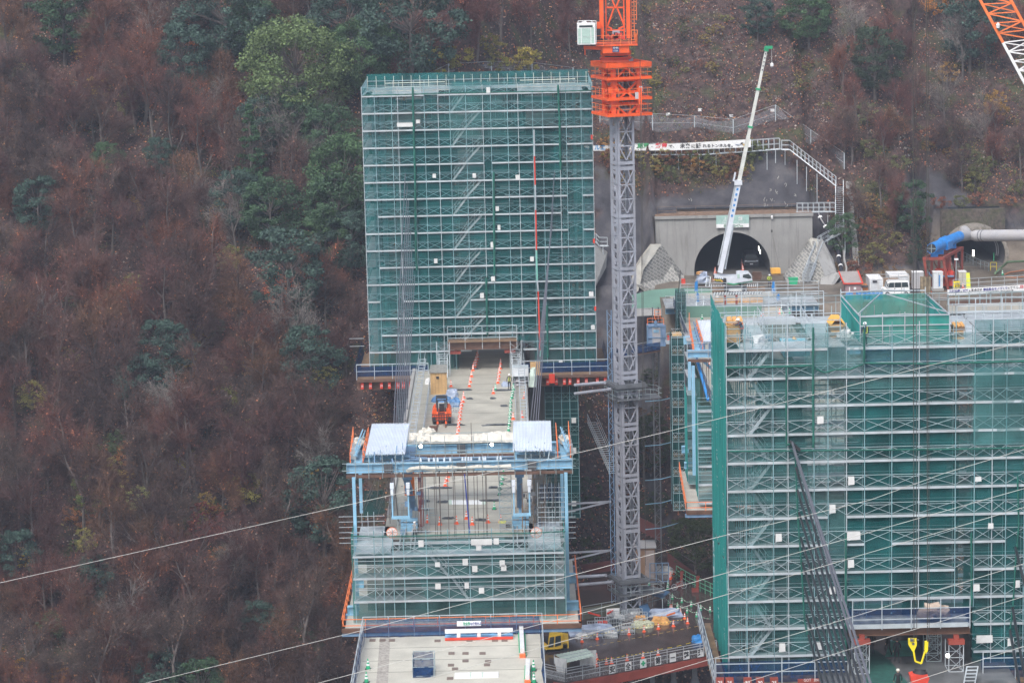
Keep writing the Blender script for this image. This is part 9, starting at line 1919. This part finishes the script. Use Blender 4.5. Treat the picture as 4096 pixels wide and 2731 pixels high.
for P_ in ([(a.x,y,0),(b.x-.1,y,0),(b.x-.1,y,.8),(a.x,y,.8)],[(a.x,y+.1,.1),(b.x-.1,y+.1,.1),(b.x-.1,y+1.7,.2),(a.x,y+1.7,.2)],[(a.x,y+1.8,0),(b.x-.1,y+1.8,0),(b.x-.1,y+1.8,1.3),(a.x,y+1.8,1.3)],[(a.x,y,0),(a.x,y+1.8,0),(a.x,y+1.8,1.3),(a.x,y,.9)]): netp(t,'blue_net',P_,NETB,8,4,.12)
for i,(ua,va,ub,vb) in enumerate(((2085,2532,2090,2625),(2112,2665,2110,2731))): a,b = PZ(ua,va),PZ(ub,vb); t = thing('wrapped_barrier',['upper white wrapped barrier tube on the right of the near slab','lower white wrapped barrier tube at the bottom right of the near slab'][i],'barrier',b); m = MB(); m.beam(a+Vector((0,0,.35)),b+Vector((0,0,.35)),.3,.5); m.build('white_wrap',SHEET,t); m = MB(); m.beam(a+Vector((-.2,0,.08)),b+Vector((-.2,0,.08)),.06); m.beam(a+Vector((.25,0,.08)),b+Vector((.25,0,.08)),.06); m.build('green_pole',CONEG,t); m = MB(); m.cbox(b+Vector((0,-.1,.0)),.4,.4,.25); m.build('orange_end',CONEO,t)

# ================================================================ people
def person(lab,p,face,hgt,J,jac,trou,hel,vest=None,extra=None):
    """J: joint dict in metres, x right / y forward (into facing direction) / z up; one skinned body"""
    t = thing('person',lab,'person',p); base = dict(pel=(0,0,.95),wai=(0,0,1.12),che=(0,.02,1.38),nec=(0,.03,1.53),hed=(0,.05,1.60),top=(0,.05,1.74),hl=(-.1,0,.9),kl=(-.11,.05,.5),al=(-.12,0,.09),tl=(-.13,.16,.04),hr=(.1,0,.9),kr=(.11,.05,.5),ar=(.12,0,.09),tr=(.13,.16,.04),sl=(-.19,0,1.45),el=(-.26,-.02,1.18),wl=(-.27,.1,.95),sr=(.19,0,1.45),er=(.26,-.02,1.18),wr=(.27,.1,.95)); base.update(J)
    rad = dict(pel=.14,wai=.125,che=.145,nec=.06,hed=.095,top=.08,hl=.09,kl=.06,al=.045,tl=.04,hr=.09,kr=.06,ar=.045,tr=.04,sl=.065,el=.05,wl=.035,sr=.065,er=.05,wr=.035)
    E = [('pel','wai'),('wai','che'),('che','nec'),('nec','hed'),('hed','top'),('pel','hl'),('hl','kl'),('kl','al'),('al','tl'),('pel','hr'),('hr','kr'),('kr','ar'),('ar','tr'),('che','sl'),('sl','el'),('el','wl'),('che','sr'),('sr','er'),('er','wr')]
    for s in 'lr':
        w = Vector(base['w'+s]); e = Vector(base['e'+s]); d = (w-e).normalized(); sd = Vector((1 if s == 'l' else -1,0,0)); base['p'+s] = tuple(w+d*.07); rad['p'+s] = .03; E.append(('w'+s,'p'+s))
        for k in range(4): base[f'f{k}{s}'] = tuple(w+d*(.145+(.02 if k in (1,2) else 0))+Vector((0,(k-1.5)*.022,0))); rad[f'f{k}{s}'] = .009; E.append(('p'+s,f'f{k}{s}'))
        base['t'+'h'+s] = tuple(w+d*.08+Vector((0,.045,0))+sd*.02); rad['th'+s] = .010; E.append(('w'+s,'th'+s))
    K = list(base); me = bpy.data.meshes.new('body'); me.from_pydata([base[k] for k in K],[(K.index(a),K.index(b)) for a,b in E],[]); o = bpy.data.objects.new('body',me); C.objects.link(o); o.modifiers.new('s','SKIN'); o.modifiers.new('u','SUBSURF').levels = 1; o.modifiers['s'].use_smooth_shade = True
    for i,k in enumerate(K): me.skin_vertices[0].data[i].radius = (rad[k]*.93,)*2; me.skin_vertices[0].data[i].use_root = (k == 'pel')
    dg = bpy.context.evaluated_depsgraph_get(); dg.update(); m2 = bpy.data.meshes.new_from_object(o.evaluated_get(dg)); bpy.data.objects.remove(o)
    for x in (jac,trou,SKIN,BLACK): m2.materials.append(x)
    def near(c): 
        b_,bd_ = None,9
        for a,b in E:
            A,B = Vector(base[a]),Vector(base[b]); tt = max(0,min(1,(c-A).dot(B-A)/max(1e-9,(B-A).length_squared))); d_ = (c-A.lerp(B,tt)).length
            if d_ < bd_: b_,bd_ = (a,b),d_
        return b_
    for f in m2.polygons:
        a,b = near(f.center); f.material_index = 3 if a[0] == 'a' and b[0] == 't' else 1 if (a in ('hl','hr','kl','kr') or b in ('hl','hr')) else 2 if (a in ('nec','hed','pl','pr') or b in ('pl','pr','thl','thr')) else 0
    m2.name = 'body'; bo = bpy.data.objects.new('body',m2); C.objects.link(bo); bo.parent = t; hd = Vector(base['hed']); 
    def sub(mb,nm,mt): n0 = ORG.get(t.name); ORG[t.name] = Vector((0,0,0)); r = mb.build(nm,mt,t); ORG[t.name] = n0; return r
    m = MB(); m.smooth = True; m.lathe(hd+Vector((0,0,.05)),[(.145,0),(.135,.03),(.13,.07),(.10,.12),(.04,.145)],14); m.box(hd.x-.07,hd.x+.07,hd.y+.1,hd.y+.19,hd.z+.05,hd.z+.065); sub(m,'helmet',hel)
    m = MB(); m.cbox(hd+Vector((0,.105,-.01)),.025,.03,.045); sub(m,'nose',SKIN); m = MB(); [m.cbox(hd+Vector((s*.035,.095,.03)),.02,.012,.012) for s in (-1,1)]; sub(m,'eyes',BLACK); m = MB(); m.cbox(hd+Vector((0,.098,-.05)),.05,.01,.012); sub(m,'mouth',RED); m = MB(); [m.cbox(hd+Vector((s*.1,0,-.01)),.02,.035,.055) for s in (-1,1)]; sub(m,'ears',SKIN)
    if vest:
        m = MB(); c = Vector(base['che']); w = Vector(base['wai'])
        for s in (-1,1):
            for q in (-1,1): m.beam(c+Vector((s*.09,q*.14,.1)),w+Vector((s*.08,q*.13,-.05)),.05,.02)
        m.lathe(w+Vector((0,0,-.1)),[(.145,0),(.145,.05)],12); sub(m,'harness',vest)
    t.rotation_euler = (0,0,face); s = hgt/1.78; t.scale = (s,s,s); return t
VST = mat('harness yellow',(.55,.6,.08),.6); pi = math.pi
walk = dict(kl=(-.11,.22,.53),al=(-.12,.18,.12),tl=(-.12,.32,.1),kr=(.11,.02,.5),ar=(.12,-.28,.12),tr=(.12,-.12,.05),el=(-.27,-.14,1.2),wl=(-.28,-.12,.97),er=(.27,.1,1.2),wr=(.27,.28,1.02))
person('standing worker in navy with a white helmet and yellow harness beside the storage booth',PZ(2038,1560),0,1.75,{},NAVY,BLKW,WHITE,VST)
person('worker in a bright yellow jacket and white helmet right of the mobile crane',PZ(3078,1152,.0),pi,1.8,dict(wl=(-.12,.2,1.1),wr=(.12,.2,1.1)),HIVIS,NAVY,WHITE,BLACK)
reach = dict(che=(0,.12,1.36),nec=(0,.2,1.5),hed=(0,.26,1.56),top=(0,.3,1.7),sl=(-.19,.1,1.42),sr=(.19,.1,1.42),el=(-.2,.35,1.3),wl=(-.12,.62,1.36),er=(.2,.35,1.28),wr=(.12,.6,1.3))
person('worker in dark rainwear and white helmet reaching towards the timber stack on the near tower',PZ(2968,1372,zT),pi/2,1.78,reach,mat('slate workwear',(.07,.075,.10),.8,0,.2,6),mat('dark grey trousers',(.05,.05,.05),.8),WHITE,REDB)
person('bending worker with a tan helmet in the opening near the top of the near tower',PZ(3162,1445,zT-1.95),-pi/2,1.75,reach,NAVY,BLKW,TIMBERY,None)
person('worker standing behind the rolled net at the left of the green enclosure',PY(3461,1390,180.8),.3,1.75,{},NAVY,BLKW,WHITE,VST)
person('silhouetted walking worker nearest the camera inside the near tower opening',PZ(3588,2650),0,1.75,walk,BLKW,BLKW,BLACK); person('silhouetted striding worker left of the nearest one inside the near opening',PZ(3553,2618),.4,1.75,walk,BLKW,BLKW,BLACK); person('silhouetted worker farthest left inside the near tower opening',PZ(3486,2616),0,1.72,{},BLKW,BLKW,BLACK)
person('worker with a white helmet at the bottom edge left of the red hopper',PZ(3592,2775),0,1.75,{},BLKW,BLKW,CREAM)
person('tiny worker visible high on the left part of the far scaffold tower',PY(1618,437,297),pi,1.7,{},mat('beige jacket',(.5,.45,.3),.7),NAVY,WHITE,REDB); person('tiny worker visible high on the right part of the far scaffold tower',PY(2214,424,297),pi,1.7,{},MAT['beige jacket'],NAVY,WHITE,REDB)
person('worker squatting behind the net at the deck end near the left cable reel',PZ(1660,2160),0,1.6,reach,mat('grey jacket',(.3,.3,.3),.7),BLKW,WHITE)

# ================================================================ white ropes strung across the foreground
WR = [[(-60,2343),(1350,2028),(2400,1790),(2700,1718),(4023,1385),(4180,1345)],[(540,2741),(1428,2525),(2856,2151),(3483,1998),(3768,1895),(4180,1772)],[(1270,2731),(1350,2710),(2450,2418),(2700,2348),(4096,1953),(4180,1930)],[(1600,2741),(2215,2574),(2700,2437),(4096,2028),(4180,2003)],[(2490,2741),(2700,2677),(3406,2467),(4096,2253),(4180,2226)],[(2940,2741),(3477,2570),(4096,2384),(4180,2358)],[(3600,2741),(3733,2698),(4096,2583),(4180,2556)]]
nth = ['highest','second highest','third','fourth','fifth','sixth','lowest']
for i,P in enumerate(WR):
    m = MB(); P = [PY(u,v,160-(u-1500)*.006) for u,v in P]; m.path(P,.016,5); tag(m.build('white_rope',ROPE),f'{nth[i]} of the white ropes slanting across the foreground','rope')
# ================================================================ mist in the valley
hz_ = MB(); hz_.box(-130,150,-80,540,-84,175); ho = hz_.build('haze',None); ho['kind'] = 'stuff'
hm_ = bpy.data.materials.new('mist'); hm_.use_nodes = True; N = hm_.node_tree.nodes; L = hm_.node_tree.links; N.clear(); o_ = N.new('ShaderNodeOutputMaterial'); pv = N.new('ShaderNodeVolumePrincipled'); pv.inputs['Color'].default_value = (.72,.82,1.0,1); pv.inputs['Density'].default_value = 0.0003; pv.inputs['Anisotropy'].default_value = .2; L.new(pv.outputs[0],o_.inputs['Volume']); ho.data.materials.clear(); ho.data.materials.append(hm_)
